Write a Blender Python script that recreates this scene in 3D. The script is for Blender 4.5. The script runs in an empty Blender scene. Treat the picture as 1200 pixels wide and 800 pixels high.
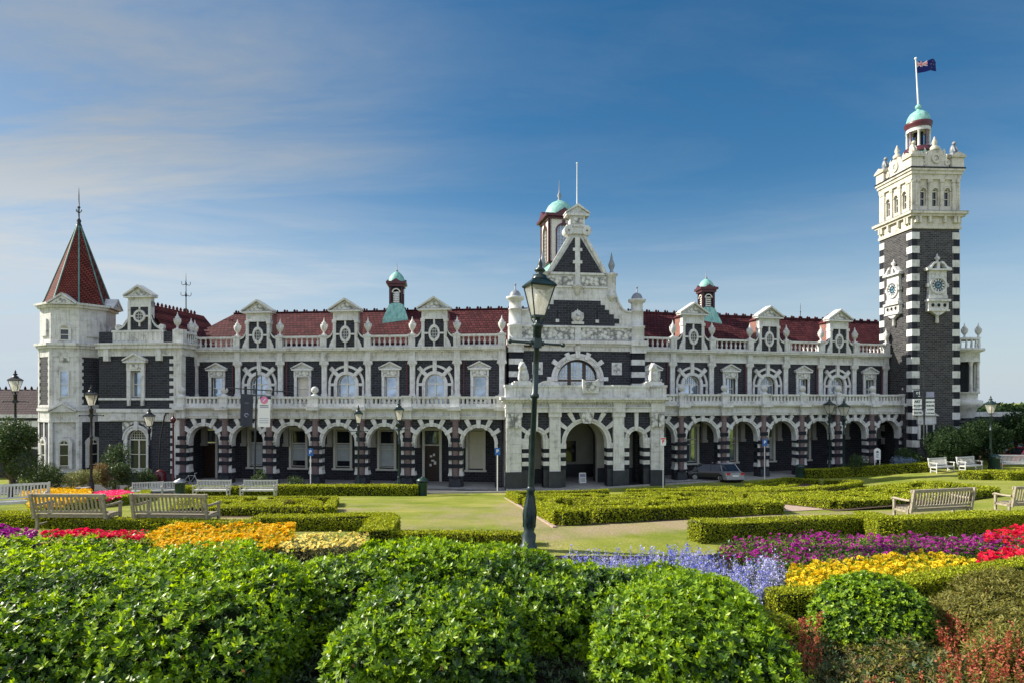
import bpy, math, random
import numpy as np
from mathutils import Vector, Matrix, noise as mnoise

# ------------------------------------------------------------------ camera, light, sky
CZ, HZ, F = 7.0, 467.0, 720.0          # eye height, horizon row, focal length in photo pixels
SC = bpy.context.scene
cam_data = bpy.data.cameras.new('camera')
cam = bpy.data.objects.new('camera', cam_data)
SC.collection.objects.link(cam)
cam.location = (0, 0, CZ)
cam.rotation_euler = (math.radians(90), 0, 0)
cam_data.sensor_width = 36.0
cam_data.lens = 36.0 * F / 1200.0
cam_data.shift_y = (HZ - 400.0) / 1200.0
cam_data.clip_start = 0.1
cam_data.clip_end = 6000
SC.camera = cam
SC.view_settings.view_transform = 'Standard'
SC.view_settings.look = 'None'
SC.view_settings.gamma = 1.0
SC.view_settings.exposure = 0.88
SC.cycles.max_bounces = 6
SC.cycles.transparent_max_bounces = 6
SC.cycles.use_denoising = True

SUN_EL, SUN_BEHIND = 36.0, 9.0          # degrees: height, and how far behind the facade line (sun is to the left)
az = math.radians(180.0 - SUN_BEHIND)    # direction to the sun, measured from +X
to_sun = Vector((math.cos(az) * math.cos(math.radians(SUN_EL)), math.sin(az) * math.cos(math.radians(SUN_EL)), math.sin(math.radians(SUN_EL))))
sun_data = bpy.data.lights.new('sun', 'SUN')
sun_data.energy = 5.0
sun_data.angle = math.radians(0.6)
sun_data.color = (1.0, 0.93, 0.80)
sun = bpy.data.objects.new('sun', sun_data)
SC.collection.objects.link(sun)
sun.location = (-40, 30, 60)
sun.rotation_euler = to_sun.to_track_quat('Z', 'Y').to_euler()

world = bpy.data.worlds.new('World')
SC.world = world
world.use_nodes = True
def build_world():
    nt = world.node_tree; N = nt.nodes; L = nt.links
    N.clear()
    out = N.new('ShaderNodeOutputWorld'); bg = N.new('ShaderNodeBackground')
    L.new(bg.outputs[0], out.inputs[0]); bg.inputs[1].default_value = 0.12
    sky = N.new('ShaderNodeTexSky'); sky.sky_type = 'NISHITA'; sky.sun_disc = False
    sky.sun_elevation = math.radians(SUN_EL)
    sky.sun_rotation = math.atan2(to_sun.x, to_sun.y)
    sky.altitude = 100; sky.air_density = 1.0; sky.dust_density = 0.6; sky.ozone_density = 2.0
    hs = N.new('ShaderNodeHueSaturation'); hs.inputs['Hue'].default_value = 0.494; hs.inputs['Saturation'].default_value = 1.36; hs.inputs['Value'].default_value = 0.52
    L.new(sky.outputs[0], hs.inputs['Color'])
    tc = N.new('ShaderNodeTexCoord')
    sep = N.new('ShaderNodeSeparateXYZ'); L.new(tc.outputs['Generated'], sep.inputs[0])
    def math_(op, a, b=None, clamp=False):
        n = N.new('ShaderNodeMath'); n.operation = op; n.use_clamp = clamp
        for i, v in enumerate((a, b)):
            if v is None: continue
            if isinstance(v, (int, float)): n.inputs[i].default_value = v
            else: L.new(v, n.inputs[i])
        return n.outputs[0]
    zc = math_('ADD', math_('MAXIMUM', sep.outputs[2], 0.0), 0.16)
    u = math_('DIVIDE', sep.outputs[0], zc); v = math_('DIVIDE', sep.outputs[1], zc)
    # high thin streaks, running from lower left to upper right overhead
    cmb = N.new('ShaderNodeCombineXYZ'); L.new(u, cmb.inputs[0]); L.new(v, cmb.inputs[1])
    mp = N.new('ShaderNodeMapping'); mp.inputs['Rotation'].default_value = (0, 0, math.radians(-35)); mp.inputs['Scale'].default_value = (0.42, 1.5, 1)
    L.new(cmb.outputs[0], mp.inputs[0])
    n1 = N.new('ShaderNodeTexNoise'); n1.inputs['Scale'].default_value = 1.3; n1.inputs['Detail'].default_value = 9; n1.inputs['Roughness'].default_value = 0.62; n1.inputs['Distortion'].default_value = 0.55
    L.new(mp.outputs[0], n1.inputs['Vector'])
    r1 = N.new('ShaderNodeMapRange'); r1.inputs[1].default_value = 0.46; r1.inputs[2].default_value = 0.74; L.new(n1.outputs['Fac'], r1.inputs[0])
    # more cloud towards the left (west), as a bank of thin cirrus round the sun
    left = N.new('ShaderNodeMapRange'); left.inputs[1].default_value = 0.05; left.inputs[2].default_value = -0.62; L.new(sep.outputs[0], left.inputs[0]); left.interpolation_type = 'SMOOTHSTEP'
    n2 = N.new('ShaderNodeTexNoise'); n2.inputs['Scale'].default_value = 0.8; n2.inputs['Detail'].default_value = 6; n2.inputs['Roughness'].default_value = 0.6
    L.new(cmb.outputs[0], n2.inputs['Vector'])
    veil = math_('MULTIPLY', left.outputs[0], math_('ADD', math_('MULTIPLY', n2.outputs['Fac'], 0.85), 0.10))
    # low flat bands near the horizon
    mp3 = N.new('ShaderNodeMapping'); mp3.inputs['Scale'].default_value = (1.6, 1.6, 17); L.new(tc.outputs['Generated'], mp3.inputs[0])
    n3 = N.new('ShaderNodeTexNoise'); n3.inputs['Scale'].default_value = 1.5; n3.inputs['Detail'].default_value = 7; n3.inputs['Roughness'].default_value = 0.55; n3.inputs['Distortion'].default_value = 0.3
    L.new(mp3.outputs[0], n3.inputs['Vector'])
    r3 = N.new('ShaderNodeMapRange'); r3.inputs[1].default_value = 0.45; r3.inputs[2].default_value = 0.72; L.new(n3.outputs['Fac'], r3.inputs[0])
    low = N.new('ShaderNodeMapRange'); low.inputs[1].default_value = 0.36; low.inputs[2].default_value = 0.10; low.interpolation_type = 'SMOOTHSTEP'; L.new(sep.outputs[2], low.inputs[0])
    lowl = N.new('ShaderNodeMapRange'); lowl.inputs[1].default_value = 0.6; lowl.inputs[2].default_value = -0.4; lowl.inputs[3].default_value = 0.25; L.new(sep.outputs[0], lowl.inputs[0])
    bands = math_('MULTIPLY', math_('MULTIPLY', r3.outputs[0], low.outputs[0]), lowl.outputs[0])
    streak = math_('MULTIPLY', r1.outputs[0], math_('ADD', math_('MULTIPLY', left.outputs[0], 0.85), 0.16))
    fac = math_('ADD', math_('ADD', streak, math_('MULTIPLY', veil, 0.80)), math_('MULTIPLY', bands, 0.85), True)
    mix = N.new('ShaderNodeMixRGB'); L.new(fac, mix.inputs[0]); L.new(hs.outputs[0], mix.inputs[1])
    hi = N.new('ShaderNodeMapRange'); hi.inputs[1].default_value = 0.12; hi.inputs[2].default_value = 0.42; hi.interpolation_type = 'SMOOTHSTEP'; L.new(sep.outputs[2], hi.inputs[0])
    cc = N.new('ShaderNodeMixRGB'); L.new(hi.outputs[0], cc.inputs[0]); cc.inputs[1].default_value = (3.0, 3.25, 3.5, 1); cc.inputs[2].default_value = (1.75, 1.95, 2.15, 1); L.new(cc.outputs[0], mix.inputs[2])
    # pale haze low on the horizon
    hz = N.new('ShaderNodeMapRange'); hz.inputs[1].default_value = 0.34; hz.inputs[2].default_value = -0.02; hz.inputs[4].default_value = 0.88; hz.interpolation_type = 'SMOOTHSTEP'; L.new(sep.outputs[2], hz.inputs[0])
    mh = N.new('ShaderNodeMixRGB'); L.new(hz.outputs[0], mh.inputs[0]); L.new(mix.outputs[0], mh.inputs[1]); mh.inputs[2].default_value = (2.5, 2.95, 3.35, 1); mix = mh
    # extra-bright cloud added behind the viewer, unseen, as fill light on the facade
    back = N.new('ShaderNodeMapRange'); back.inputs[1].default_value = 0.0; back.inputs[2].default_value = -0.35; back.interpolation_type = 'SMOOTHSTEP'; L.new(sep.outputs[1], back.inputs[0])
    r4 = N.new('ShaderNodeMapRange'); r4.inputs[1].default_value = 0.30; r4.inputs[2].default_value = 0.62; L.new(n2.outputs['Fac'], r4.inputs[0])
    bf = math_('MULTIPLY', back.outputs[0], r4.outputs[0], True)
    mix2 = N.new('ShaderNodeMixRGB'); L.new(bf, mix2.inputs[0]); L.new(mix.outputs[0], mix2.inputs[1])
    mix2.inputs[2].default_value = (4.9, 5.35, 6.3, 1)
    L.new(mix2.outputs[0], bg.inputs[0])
build_world()

# ------------------------------------------------------------------ materials
MATS = {}
def newmat(name):
    m = bpy.data.materials.new(name); m.use_nodes = True
    MATS[name] = m
    nt = m.node_tree
    return m, nt, nt.nodes, nt.links, nt.nodes['Principled BSDF']
def noise_node(N, L, vec, scale, detail=4, rough=0.55):
    n = N.new('ShaderNodeTexNoise'); n.inputs['Scale'].default_value = scale; n.inputs['Detail'].default_value = detail; n.inputs['Roughness'].default_value = rough
    if vec is not None: L.new(vec, n.inputs['Vector'])
    return n
def ramp(N, L, fac, stops):
    r = N.new('ShaderNodeValToRGB'); el = r.color_ramp.elements
    while len(el) < len(stops): el.new(0.5)
    for e, (p, c) in zip(el, stops):
        e.position = p; e.color = (c[0], c[1], c[2], 1)
    L.new(fac, r.inputs[0]); return r.outputs[0]
def bump(N, L, h, b, strength=0.3, dist=0.02):
    n = N.new('ShaderNodeBump'); n.inputs['Strength'].default_value = strength; n.inputs['Distance'].default_value = dist
    L.new(h, n.inputs['Height']); L.new(n.outputs[0], b.inputs['Normal'])
def simple(name, col, rough=0.6, metal=0.0, var=0.12, scale=3.0):
    m, nt, N, L, b = newmat(name)
    tc = N.new('ShaderNodeTexCoord')
    n = noise_node(N, L, tc.outputs['Object'], scale, 5)
    lo = [c * (1 - var) for c in col]; hi = [min(1, c * (1 + var)) for c in col]
    L.new(ramp(N, L, n.outputs['Fac'], [(0.3, lo), (0.7, hi)]), b.inputs['Base Color'])
    b.inputs['Roughness'].default_value = rough; b.inputs['Metallic'].default_value = metal
    if rough >= .7: b.inputs['Specular IOR Level'].default_value = .2
    return m
def wallvec(N, L):
    """(x+y, z, 0) in object space: courses run level on every upright face."""
    tc = N.new('ShaderNodeTexCoord'); s = N.new('ShaderNodeSeparateXYZ'); L.new(tc.outputs['Object'], s.inputs[0])
    a = N.new('ShaderNodeMath'); a.operation = 'ADD'; L.new(s.outputs[0], a.inputs[0]); L.new(s.outputs[1], a.inputs[1])
    c = N.new('ShaderNodeCombineXYZ'); L.new(a.outputs[0], c.inputs[0]); L.new(s.outputs[2], c.inputs[1])
    return c.outputs[0], tc
def stone_mat(name, c1, c2, mortar, bw, bh, ms, rough=0.75, mix=0.5):
    m, nt, N, L, b = newmat(name)
    v, tc = wallvec(N, L)
    # slightly wobbly joints
    nz = noise_node(N, L, v, 3.0, 2); 
    vm = N.new('ShaderNodeVectorMath'); vm.operation = 'MULTIPLY_ADD'; L.new(nz.outputs['Color'], vm.inputs[0]); vm.inputs[1].default_value = (0.03, 0.03, 0); L.new(v, vm.inputs[2])
    br = N.new('ShaderNodeTexBrick'); L.new(vm.outputs[0], br.inputs['Vector'])
    br.inputs['Scale'].default_value = 1.0; br.inputs['Brick Width'].default_value = bw; br.inputs['Row Height'].default_value = bh
    br.inputs['Mortar Size'].default_value = ms; br.inputs['Mortar Smooth'].default_value = 0.3; br.inputs['Bias'].default_value = 0.0
    br.inputs['Color1'].default_value = (*c1, 1); br.inputs['Color2'].default_value = (*c2, 1); br.inputs['Mortar'].default_value = (*mortar, 1)
    br.offset = 0.5; br.squash = 1.0
    n = noise_node(N, L, tc.outputs['Object'], 6.0, 6, 0.65)
    mx = N.new('ShaderNodeMixRGB'); mx.blend_type = 'MULTIPLY'; mx.inputs[0].default_value = mix
    L.new(br.outputs['Color'], mx.inputs[1])
    L.new(ramp(N, L, n.outputs['Fac'], [(0.3, (0.45, 0.45, 0.45)), (0.7, (1.5, 1.5, 1.5))]), mx.inputs[2])
    L.new(mx.outputs[0], b.inputs['Base Color']); b.inputs['Roughness'].default_value = rough
    inv = N.new('ShaderNodeMath'); inv.operation = 'SUBTRACT'; inv.inputs[0].default_value = 1.0; L.new(br.outputs['Fac'], inv.inputs[1])
    ad = N.new('ShaderNodeMath'); ad.operation = 'MULTIPLY_ADD'; L.new(n.outputs['Fac'], ad.inputs[0]); ad.inputs[1].default_value = 0.8; L.new(inv.outputs[0], ad.inputs[2])
    bump(N, L, ad.outputs[0], b, 0.6, 0.02)
    return m
stone_mat('bluestone', (0.005, 0.006, 0.011), (0.020, 0.022, 0.033), (0.12, 0.12, 0.135), 0.50, 0.20, 0.008)
stone_mat('tower_stone', (0.008, 0.009, 0.013), (0.046, 0.045, 0.050), (0.20, 0.19, 0.18), 0.40, 0.165, 0.010)
simple('dark_block', (0.014, 0.016, 0.023), 0.7, 0, 0.35, 5)
simple('plinth_stone', (0.022, 0.026, 0.036), 0.55, 0, 0.4, 2.5)
def white_stone(name='white_stone', tint=(1, 1, 1)):
    m, nt, N, L, b = newmat(name)
    v, tc = wallvec(N, L)
    n = noise_node(N, L, tc.outputs['Object'], 1.7, 8, 0.7)
    n2 = noise_node(N, L, tc.outputs['Object'], 0.45, 3)
    base = ramp(N, L, n.outputs['Fac'], [(p_, tuple(a_ * b_ for a_, b_ in zip(c_, tint))) for p_, c_ in ((0.30, (0.30, 0.29, 0.28)), (0.46, (0.59, 0.59, 0.585)), (0.7, (0.71, 0.715, 0.72)))])
    # rain streaks running down and soot
    mp = N.new('ShaderNodeMapping'); mp.inputs['Scale'].default_value = (5.0, 0.35, 1); L.new(v, mp.inputs[0])
    st = noise_node(N, L, mp.outputs[0], 1.4, 6, 0.7)
    sr = ramp(N, L, st.outputs['Fac'], [(0.32, (0.52, 0.51, 0.48)), (0.48, (1, 1, 1))])
    mx = N.new('ShaderNodeMixRGB'); mx.blend_type = 'MULTIPLY'; mx.inputs[0].default_value = 0.85; L.new(base, mx.inputs[1]); L.new(sr, mx.inputs[2])
    mx2 = N.new('ShaderNodeMixRGB'); mx2.blend_type = 'MULTIPLY'; mx2.inputs[0].default_value = 0.6; L.new(mx.outputs[0], mx2.inputs[1])
    L.new(ramp(N, L, n2.outputs['Fac'], [(0.35, (0.88, 0.86, 0.82)), (0.6, (1, 1, 1))]), mx2.inputs[2])
    br = N.new('ShaderNodeTexBrick'); L.new(v, br.inputs['Vector']); br.inputs['Scale'].default_value = 1; br.inputs['Brick Width'].default_value = 0.95; br.inputs['Row Height'].default_value = 0.42
    br.inputs['Mortar Size'].default_value = 0.008; br.inputs['Mortar Smooth'].default_value = 0.4
    br.inputs['Color1'].default_value = (1, 1, 1, 1); br.inputs['Color2'].default_value = (0.93, 0.93, 0.92, 1); br.inputs['Mortar'].default_value = (0.62, 0.60, 0.56, 1)
    mx3 = N.new('ShaderNodeMixRGB'); mx3.blend_type = 'MULTIPLY'; mx3.inputs[0].default_value = 0.8; L.new(mx2.outputs[0], mx3.inputs[1]); L.new(br.outputs['Color'], mx3.inputs[2])
    L.new(mx3.outputs[0], b.inputs['Base Color']); b.inputs['Roughness'].default_value = 0.8
    bump(N, L, n.outputs['Fac'], b, 0.35, 0.02)
white_stone()
white_stone('cream_stone', (.92, .87, .76))
def carved():
    m, nt, N, L, b = newmat('carved_stone')
    tc = N.new('ShaderNodeTexCoord')
    vo = N.new('ShaderNodeTexVoronoi'); vo.inputs['Scale'].default_value = 3.2; L.new(tc.outputs['Object'], vo.inputs['Vector'])
    n = noise_node(N, L, tc.outputs['Object'], 5.0, 3); n.inputs['Distortion'].default_value = 2.5
    mx = N.new('ShaderNodeMath'); mx.operation = 'MULTIPLY'; L.new(vo.outputs['Distance'], mx.inputs[0]); L.new(n.outputs['Fac'], mx.inputs[1])
    L.new(ramp(N, L, mx.outputs[0], [(0.10, (0.66, 0.65, 0.62)), (0.25, (0.5, 0.5, 0.47)), (0.36, (0.2, 0.2, 0.2))]), b.inputs['Base Color'])
    b.inputs['Roughness'].default_value = 0.85
    inv = N.new('ShaderNodeMath'); inv.operation = 'SUBTRACT'; inv.inputs[0].default_value = 1; L.new(mx.outputs[0], inv.inputs[1])
    bump(N, L, inv.outputs[0], b, 1.0, 0.12)
carved()
def tiles(name, c1, c2, rh=0.30, bw=0.3):
    m, nt, N, L, b = newmat(name)
    tc = N.new('ShaderNodeTexCoord'); s = N.new('ShaderNodeSeparateXYZ'); L.new(tc.outputs['Object'], s.inputs[0])
    a = N.new('ShaderNodeMath'); a.operation = 'ADD'; L.new(s.outputs[0], a.inputs[0]); a.inputs[1].default_value = 0.0
    c = N.new('ShaderNodeCombineXYZ'); L.new(a.outputs[0], c.inputs[0]); L.new(s.outputs[2], c.inputs[1])
    br = N.new('ShaderNodeTexBrick'); L.new(c.outputs[0], br.inputs['Vector']); br.inputs['Scale'].default_value = 1; br.inputs['Brick Width'].default_value = bw; br.inputs['Row Height'].default_value = rh * 0.6
    br.inputs['Mortar Size'].default_value = 0.03; br.inputs['Mortar Smooth'].default_value = 0.5
    br.inputs['Color1'].default_value = (*c1, 1); br.inputs['Color2'].default_value = (*c2, 1); br.inputs['Mortar'].default_value = (c1[0] * .25, c1[1] * .25, c1[2] * .25, 1)
    n = noise_node(N, L, tc.outputs['Object'], 1.2, 6, 0.7)
    mx = N.new('ShaderNodeMixRGB'); mx.blend_type = 'MULTIPLY'; mx.inputs[0].default_value = 0.7; L.new(br.outputs['Color'], mx.inputs[1])
    L.new(ramp(N, L, n.outputs['Fac'], [(0.3, (0.5, 0.5, 0.55)), (0.7, (1.4, 1.35, 1.3))]), mx.inputs[2])
    L.new(mx.outputs[0], b.inputs['Base Color']); b.inputs['Roughness'].default_value = 0.75; b.inputs['Specular IOR Level'].default_value = 0.12
    inv = N.new('ShaderNodeMath'); inv.operation = 'SUBTRACT'; inv.inputs[0].default_value = 1; L.new(br.outputs['Fac'], inv.inputs[1])
    bump(N, L, inv.outputs[0], b, 0.8, 0.04)
tiles('roof_tile', (0.055, 0.014, 0.017), (0.100, 0.027, 0.030), 0.40, 0.34)
tiles('turret_tile', (0.155, 0.038, 0.032), (0.20, 0.055, 0.044), 0.26, 0.2)
tiles('slate_roof', (0.038, 0.022, 0.028), (0.058, 0.036, 0.042), 0.35, 0.3)
simple('terracotta', (0.24, 0.12, 0.10), 0.8, 0, 0.25, 4)
def patina():
    m, nt, N, L, b = newmat('copper_green')
    tc = N.new('ShaderNodeTexCoord'); mp = N.new('ShaderNodeMapping'); mp.inputs['Scale'].default_value = (3, 3, 0.8); L.new(tc.outputs['Object'], mp.inputs[0])
    n = noise_node(N, L, mp.outputs[0], 1.6, 6, 0.65)
    L.new(ramp(N, L, n.outputs['Fac'], [(0.3, (0.09, 0.22, 0.20)), (0.5, (0.19, 0.42, 0.37)), (0.72, (0.34, 0.56, 0.49))]), b.inputs['Base Color'])
    b.inputs['Roughness'].default_value = 0.6
patina()
simple('strip_green', (0.10, 0.21, 0.19), 0.6, 0, 0.3, 2)
def granite():
    m, nt, N, L, b = newmat('pink_granite')
    tc = N.new('ShaderNodeTexCoord'); n = noise_node(N, L, tc.outputs['Object'], 14, 5, 0.7)
    L.new(ramp(N, L, n.outputs['Fac'], [(0.3, (0.06, 0.04, 0.048)), (0.5, (0.135, 0.09, 0.10)), (0.7, (0.20, 0.145, 0.155))]), b.inputs['Base Color'])
    b.inputs['Roughness'].default_value = 0.35
granite()
simple('maroon_paint', (0.075, 0.010, 0.016), 0.4, 0, 0.2, 4)
simple('cream_paint', (0.62, 0.60, 0.53), 0.5, 0, 0.06, 4)
simple('grey_plaster', (0.34, 0.33, 0.31), 0.8, 0, 0.12, 1)  # even grey plaster of the arcade and porch interiors
simple('lead', (0.20, 0.22, 0.25), 0.5, 0.0, 0.2, 3)
simple('black_iron', (0.015, 0.018, 0.022), 0.4, 0.2, 0.3, 8)
simple('green_iron', (0.014, 0.030, 0.030), 0.38, 0.1, 0.45, 9)
simple('grey_metal', (0.32, 0.33, 0.34), 0.4, 0.6, 0.1, 8)
simple('pole_white', (0.72, 0.72, 0.70), 0.45, 0, 0.05, 8)
simple('dark_wood', (0.035, 0.02, 0.014), 0.45, 0, 0.3, 6)
simple('asphalt', (0.055, 0.058, 0.065), 0.9, 0, 0.25, 3)
simple('paving', (0.27, 0.265, 0.26), 0.85, 0, 0.15, 2)
simple('kerb_stone', (0.30, 0.29, 0.28), 0.85, 0, 0.15, 4)
simple('net_curtain', (0.42, 0.46, 0.48), 0.5, 0, 0.15, 1.5)
simple('blind', (0.62, 0.58, 0.48), 0.6, 0, 0.06, 2)
def glass(name, col, refl=0.6, rough=0.06):
    m, nt, N, L, b = newmat(name)
    tc = N.new('ShaderNodeTexCoord'); n = noise_node(N, L, tc.outputs['Object'], 1.1, 2)
    L.new(ramp(N, L, n.outputs['Fac'], [(0.3, [c * 0.7 for c in col]), (0.7, [c * 1.3 for c in col])]), b.inputs['Base Color'])
    b.inputs['Roughness'].default_value = rough; b.inputs['Metallic'].default_value = refl
    b.inputs['Specular IOR Level'].default_value = 0.8
    bump(N, L, n.outputs['Fac'], b, 0.25, 0.01)
glass('window_glass', (0.30, 0.36, 0.42), 0.75)
glass('dark_glass', (0.03, 0.035, 0.045), 0.35)
glass('lamp_glass', (0.72, 0.70, 0.62), 0.0, 0.25)

# ------------------------------------------------------------------ mesh helpers
class MB:
    """Collects faces, then builds ONE mesh."""
    def __init__(self):
        self.v = []; self.f = []; self.m = []; self.s = []; self.mats = []; self.T = None
    def mi(self, mat):
        if mat not in self.mats: self.mats.append(mat)
        return self.mats.index(mat)
    def add(self, vs, fs, mat, smooth=False):
        o = len(self.v); k = self.mi(mat)
        if self.T is not None: vs = [tuple(self.T @ Vector(p)) for p in vs]
        self.v += [tuple(p) for p in vs]
        for f in fs:
            self.f.append([i + o for i in f]); self.m.append(k); self.s.append(smooth)
    def box(self, x0, x1, y0, y1, z0, z1, mat):
        if x1 < x0: x0, x1 = x1, x0
        v = [(x0, y0, z0), (x1, y0, z0), (x1, y1, z0), (x0, y1, z0), (x0, y0, z1), (x1, y0, z1), (x1, y1, z1), (x0, y1, z1)]
        self.add(v, [(0, 3, 2, 1), (4, 5, 6, 7), (0, 1, 5, 4), (1, 2, 6, 5), (2, 3, 7, 6), (3, 0, 4, 7)], mat)
    def prism(self, pts, y0, y1, mat, smooth=False):
        """polygon pts (x, z) extruded from y0 (front) to y1."""
        n = len(pts)
        v = [(p[0], y0, p[1]) for p in pts] + [(p[0], y1, p[1]) for p in pts]
        fs = [tuple(range(n)), tuple(range(2 * n - 1, n - 1, -1))]
        self.add(v, fs, mat)
        self.add(v, [((i + 1) % n, i, n + i, n + (i + 1) % n) for i in range(n)], mat, smooth)
    def prismz(self, pts, z0, z1, mat, smooth=False):
        n = len(pts)
        v = [(p[0], p[1], z0) for p in pts] + [(p[0], p[1], z1) for p in pts]
        self.add(v, [tuple(range(n - 1, -1, -1)), tuple(range(n, 2 * n))], mat)
        self.add(v, [(i, (i + 1) % n, n + (i + 1) % n, n + i) for i in range(n)], mat, smooth)
    def ring(self, cx, cz, r0, r1, a0, a1, y0, y1, mat, n=16, sx=1.0, sz=1.0):
        vs = []
        for i in range(n + 1):
            a = math.radians(a0 + (a1 - a0) * i / n); c, s = math.cos(a), math.sin(a)
            for r in (r0, r1):
                for y in (y0, y1): vs.append((cx + r * c * sx, y, cz + r * s * sz))
        fs = []
        for i in range(n):
            a = i * 4; b = a + 4
            fs += [(a, a + 2, b + 2, b), (a + 1, b + 1, b + 3, a + 3), (a, b, b + 1, a + 1), (a + 2, a + 3, b + 3, b + 2)]
        fs += [(0, 1, 3, 2), (n * 4, n * 4 + 2, n * 4 + 3, n * 4 + 1)]
        self.add(vs, fs, mat)
    def wedge(self, cx, cz, r0, r1, ang, w0, w1, y0, y1, mat):
        a = math.radians(ang); d = (math.cos(a), math.sin(a)); p = (-d[1], d[0])
        pts = [(cx + d[0] * r0 + p[0] * w0, cz + d[1] * r0 + p[1] * w0), (cx + d[0] * r0 - p[0] * w0, cz + d[1] * r0 - p[1] * w0),
               (cx + d[0] * r1 - p[0] * w1, cz + d[1] * r1 - p[1] * w1), (cx + d[0] * r1 + p[0] * w1, cz + d[1] * r1 + p[1] * w1)]
        self.prism(pts, y0, y1, mat)
    def lathe(self, cx, cy, prof, mat, n=12, rot=0.0, smooth=True):
        """prof: list of (r, z)."""
        vs = []
        for r, z in prof:
            for i in range(n):
                a = rot + 2 * math.pi * i / n
                vs.append((cx + r * math.cos(a), cy + r * math.sin(a), z))
        fs = []
        for j in range(len(prof) - 1):
            for i in range(n):
                k = (i + 1) % n
                fs.append((j * n + i, j * n + k, (j + 1) * n + k, (j + 1) * n + i))
        self.add(vs, fs, mat, smooth)
        self.add([vs[i] for i in range(n)], [tuple(range(n - 1, -1, -1))], mat)
        self.add(vs[-n:], [tuple(range(n))], mat)
    def tube(self, pts, r, mat, n=8, r1=None):
        pts = [Vector(p) for p in pts]; vs = []
        for i, p in enumerate(pts):
            d = (pts[min(i + 1, len(pts) - 1)] - pts[max(i - 1, 0)]).normalized()
            u = d.cross(Vector((0, 0, 1)));
            if u.length < 1e-3: u = Vector((1, 0, 0))
            u.normalize(); w = d.cross(u)
            rr = r if r1 is None else r + (r1 - r) * i / (len(pts) - 1)
            for k in range(n):
                a = 2 * math.pi * k / n
                vs.append(p + u * (rr * math.cos(a)) + w * (rr * math.sin(a)))
        fs = []
        for i in range(len(pts) - 1):
            for k in range(n):
                q = (k + 1) % n
                fs.append((i * n + k, i * n + q, (i + 1) * n + q, (i + 1) * n + k))
        self.add(vs, fs, mat, True)
        self.add(vs[:n], [tuple(range(n - 1, -1, -1))], mat); self.add(vs[-n:], [tuple(range(n))], mat)
    def ball(self, c, r, mat, n=10, m=6, sz=1.0):
        prof = [(max(1e-4, r * math.sin(math.pi * j / m)), c[2] - r * sz * math.cos(math.pi * j / m)) for j in range(m + 1)]
        self.lathe(c[0], c[1], prof, mat, n)
    def opening(self, x0, x1, z0, z1, cx, w, zb, zs, y0, y1, mat, rz=None, n=14, intr=None):
        """Wall slab x0..x1, z0..z1 pierced by an opening of half width w: from sill zb to springing zs, then an arch of rise rz (0 = square head)."""
        rz = w if rz is None else rz
        intr = intr or mat
        self.box(x0, cx - w, y0, y1, z0, z1, mat); self.box(cx + w, x1, y0, y1, z0, z1, mat)
        if zb > z0 + 1e-4: self.box(cx - w, cx + w, y0, y1, z0, zb, mat)
        if rz <= 0: 
            self.box(cx - w, cx + w, y0, y1, zs, z1, mat); return
        pts = [(cx - w * math.cos(math.pi * i / n), zs + rz * math.sin(math.pi * i / n)) for i in range(n + 1)]
        for i in range(n):
            a, b = pts[i], pts[i + 1]
            v = [(a[0], y0, a[1]), (b[0], y0, b[1]), (b[0], y0, z1), (a[0], y0, z1), (a[0], y1, a[1]), (b[0], y1, b[1]), (b[0], y1, z1), (a[0], y1, z1)]
            self.add(v, [(0, 1, 2, 3), (5, 4, 7, 6)], mat); self.add(v, [(1, 0, 4, 5)], intr)
        self.add([(cx - w, y0, z1), (cx + w, y0, z1), (cx + w, y1, z1), (cx - w, y1, z1)], [(0, 1, 2, 3)], mat)
    def mesh(self, name):
        me = bpy.data.meshes.new(name)
        me.from_pydata(self.v, [], self.f)
        for m in self.mats: me.materials.append(MATS[m])
        me.polygons.foreach_set('material_index', self.m)
        me.polygons.foreach_set('use_smooth', self.s)
        me.update()
        return me

W = {}
def link(name, data, parent=None, M=None):
    o = bpy.data.objects.new(name, data); SC.collection.objects.link(o)
    M = Matrix.Identity(4) if M is None else M
    if parent is not None:
        o.parent = parent; o.matrix_basis = W[parent.name].inverted() @ M
    else: o.matrix_basis = M
    W[o.name] = M.copy()
    return o
def tag(o, label=None, cat=None, group=None, kind=None):
    if label: o['label'] = label
    if cat: o['category'] = cat
    if group: o['group'] = group
    if kind: o['kind'] = kind
    return o
def TR(x, y, z): return Matrix.Translation((x, y, z))
def RZ(a): return Matrix.Rotation(a, 4, 'Z')
def copy_tree(o, M, parent=None):
    c = o.copy(); SC.collection.objects.link(c)
    old = W[o.name]
    if parent is None: c.matrix_basis = M; W[c.name] = M.copy()
    else:
        c.parent = parent; W[c.name] = M.copy()
    for ch in [x for x in SC.objects if x.parent == o]:
        copy_tree(ch, M @ old.inverted() @ W[ch.name], c)
    return c

class Frame:
    def __init__(s, x, y, ang): s.o = Vector((x, y)); s.a = ang; s.d = Vector((math.cos(ang), math.sin(ang))); s.n = Vector((-math.sin(ang), math.cos(ang)))
    def M(s, x=0, y=0, z=0, r=0.0):
        p = s.o + s.d * x + s.n * y
        return TR(p.x, p.y, z) @ RZ(s.a + r)
    def sx(s, px, y=0.0):
        """local x where the sight line through photo column px meets the plane at local depth y."""
        k = (px - 600.0) / F
        q = s.o + s.n * y
        return (k * q.y - q.x) / (s.d.x - k * s.d.y)
    def dep(s, px, y=0.0):
        t = s.sx(px, y); return (s.o + s.n * y + s.d * t).y
    def z(s, px, row, y=0.0): return CZ + (HZ - row) * s.dep(px, y) / F
def ray(px, row, d): return Vector(((px - 600.0) * d / F, d, CZ + (HZ - row) * d / F))

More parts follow.
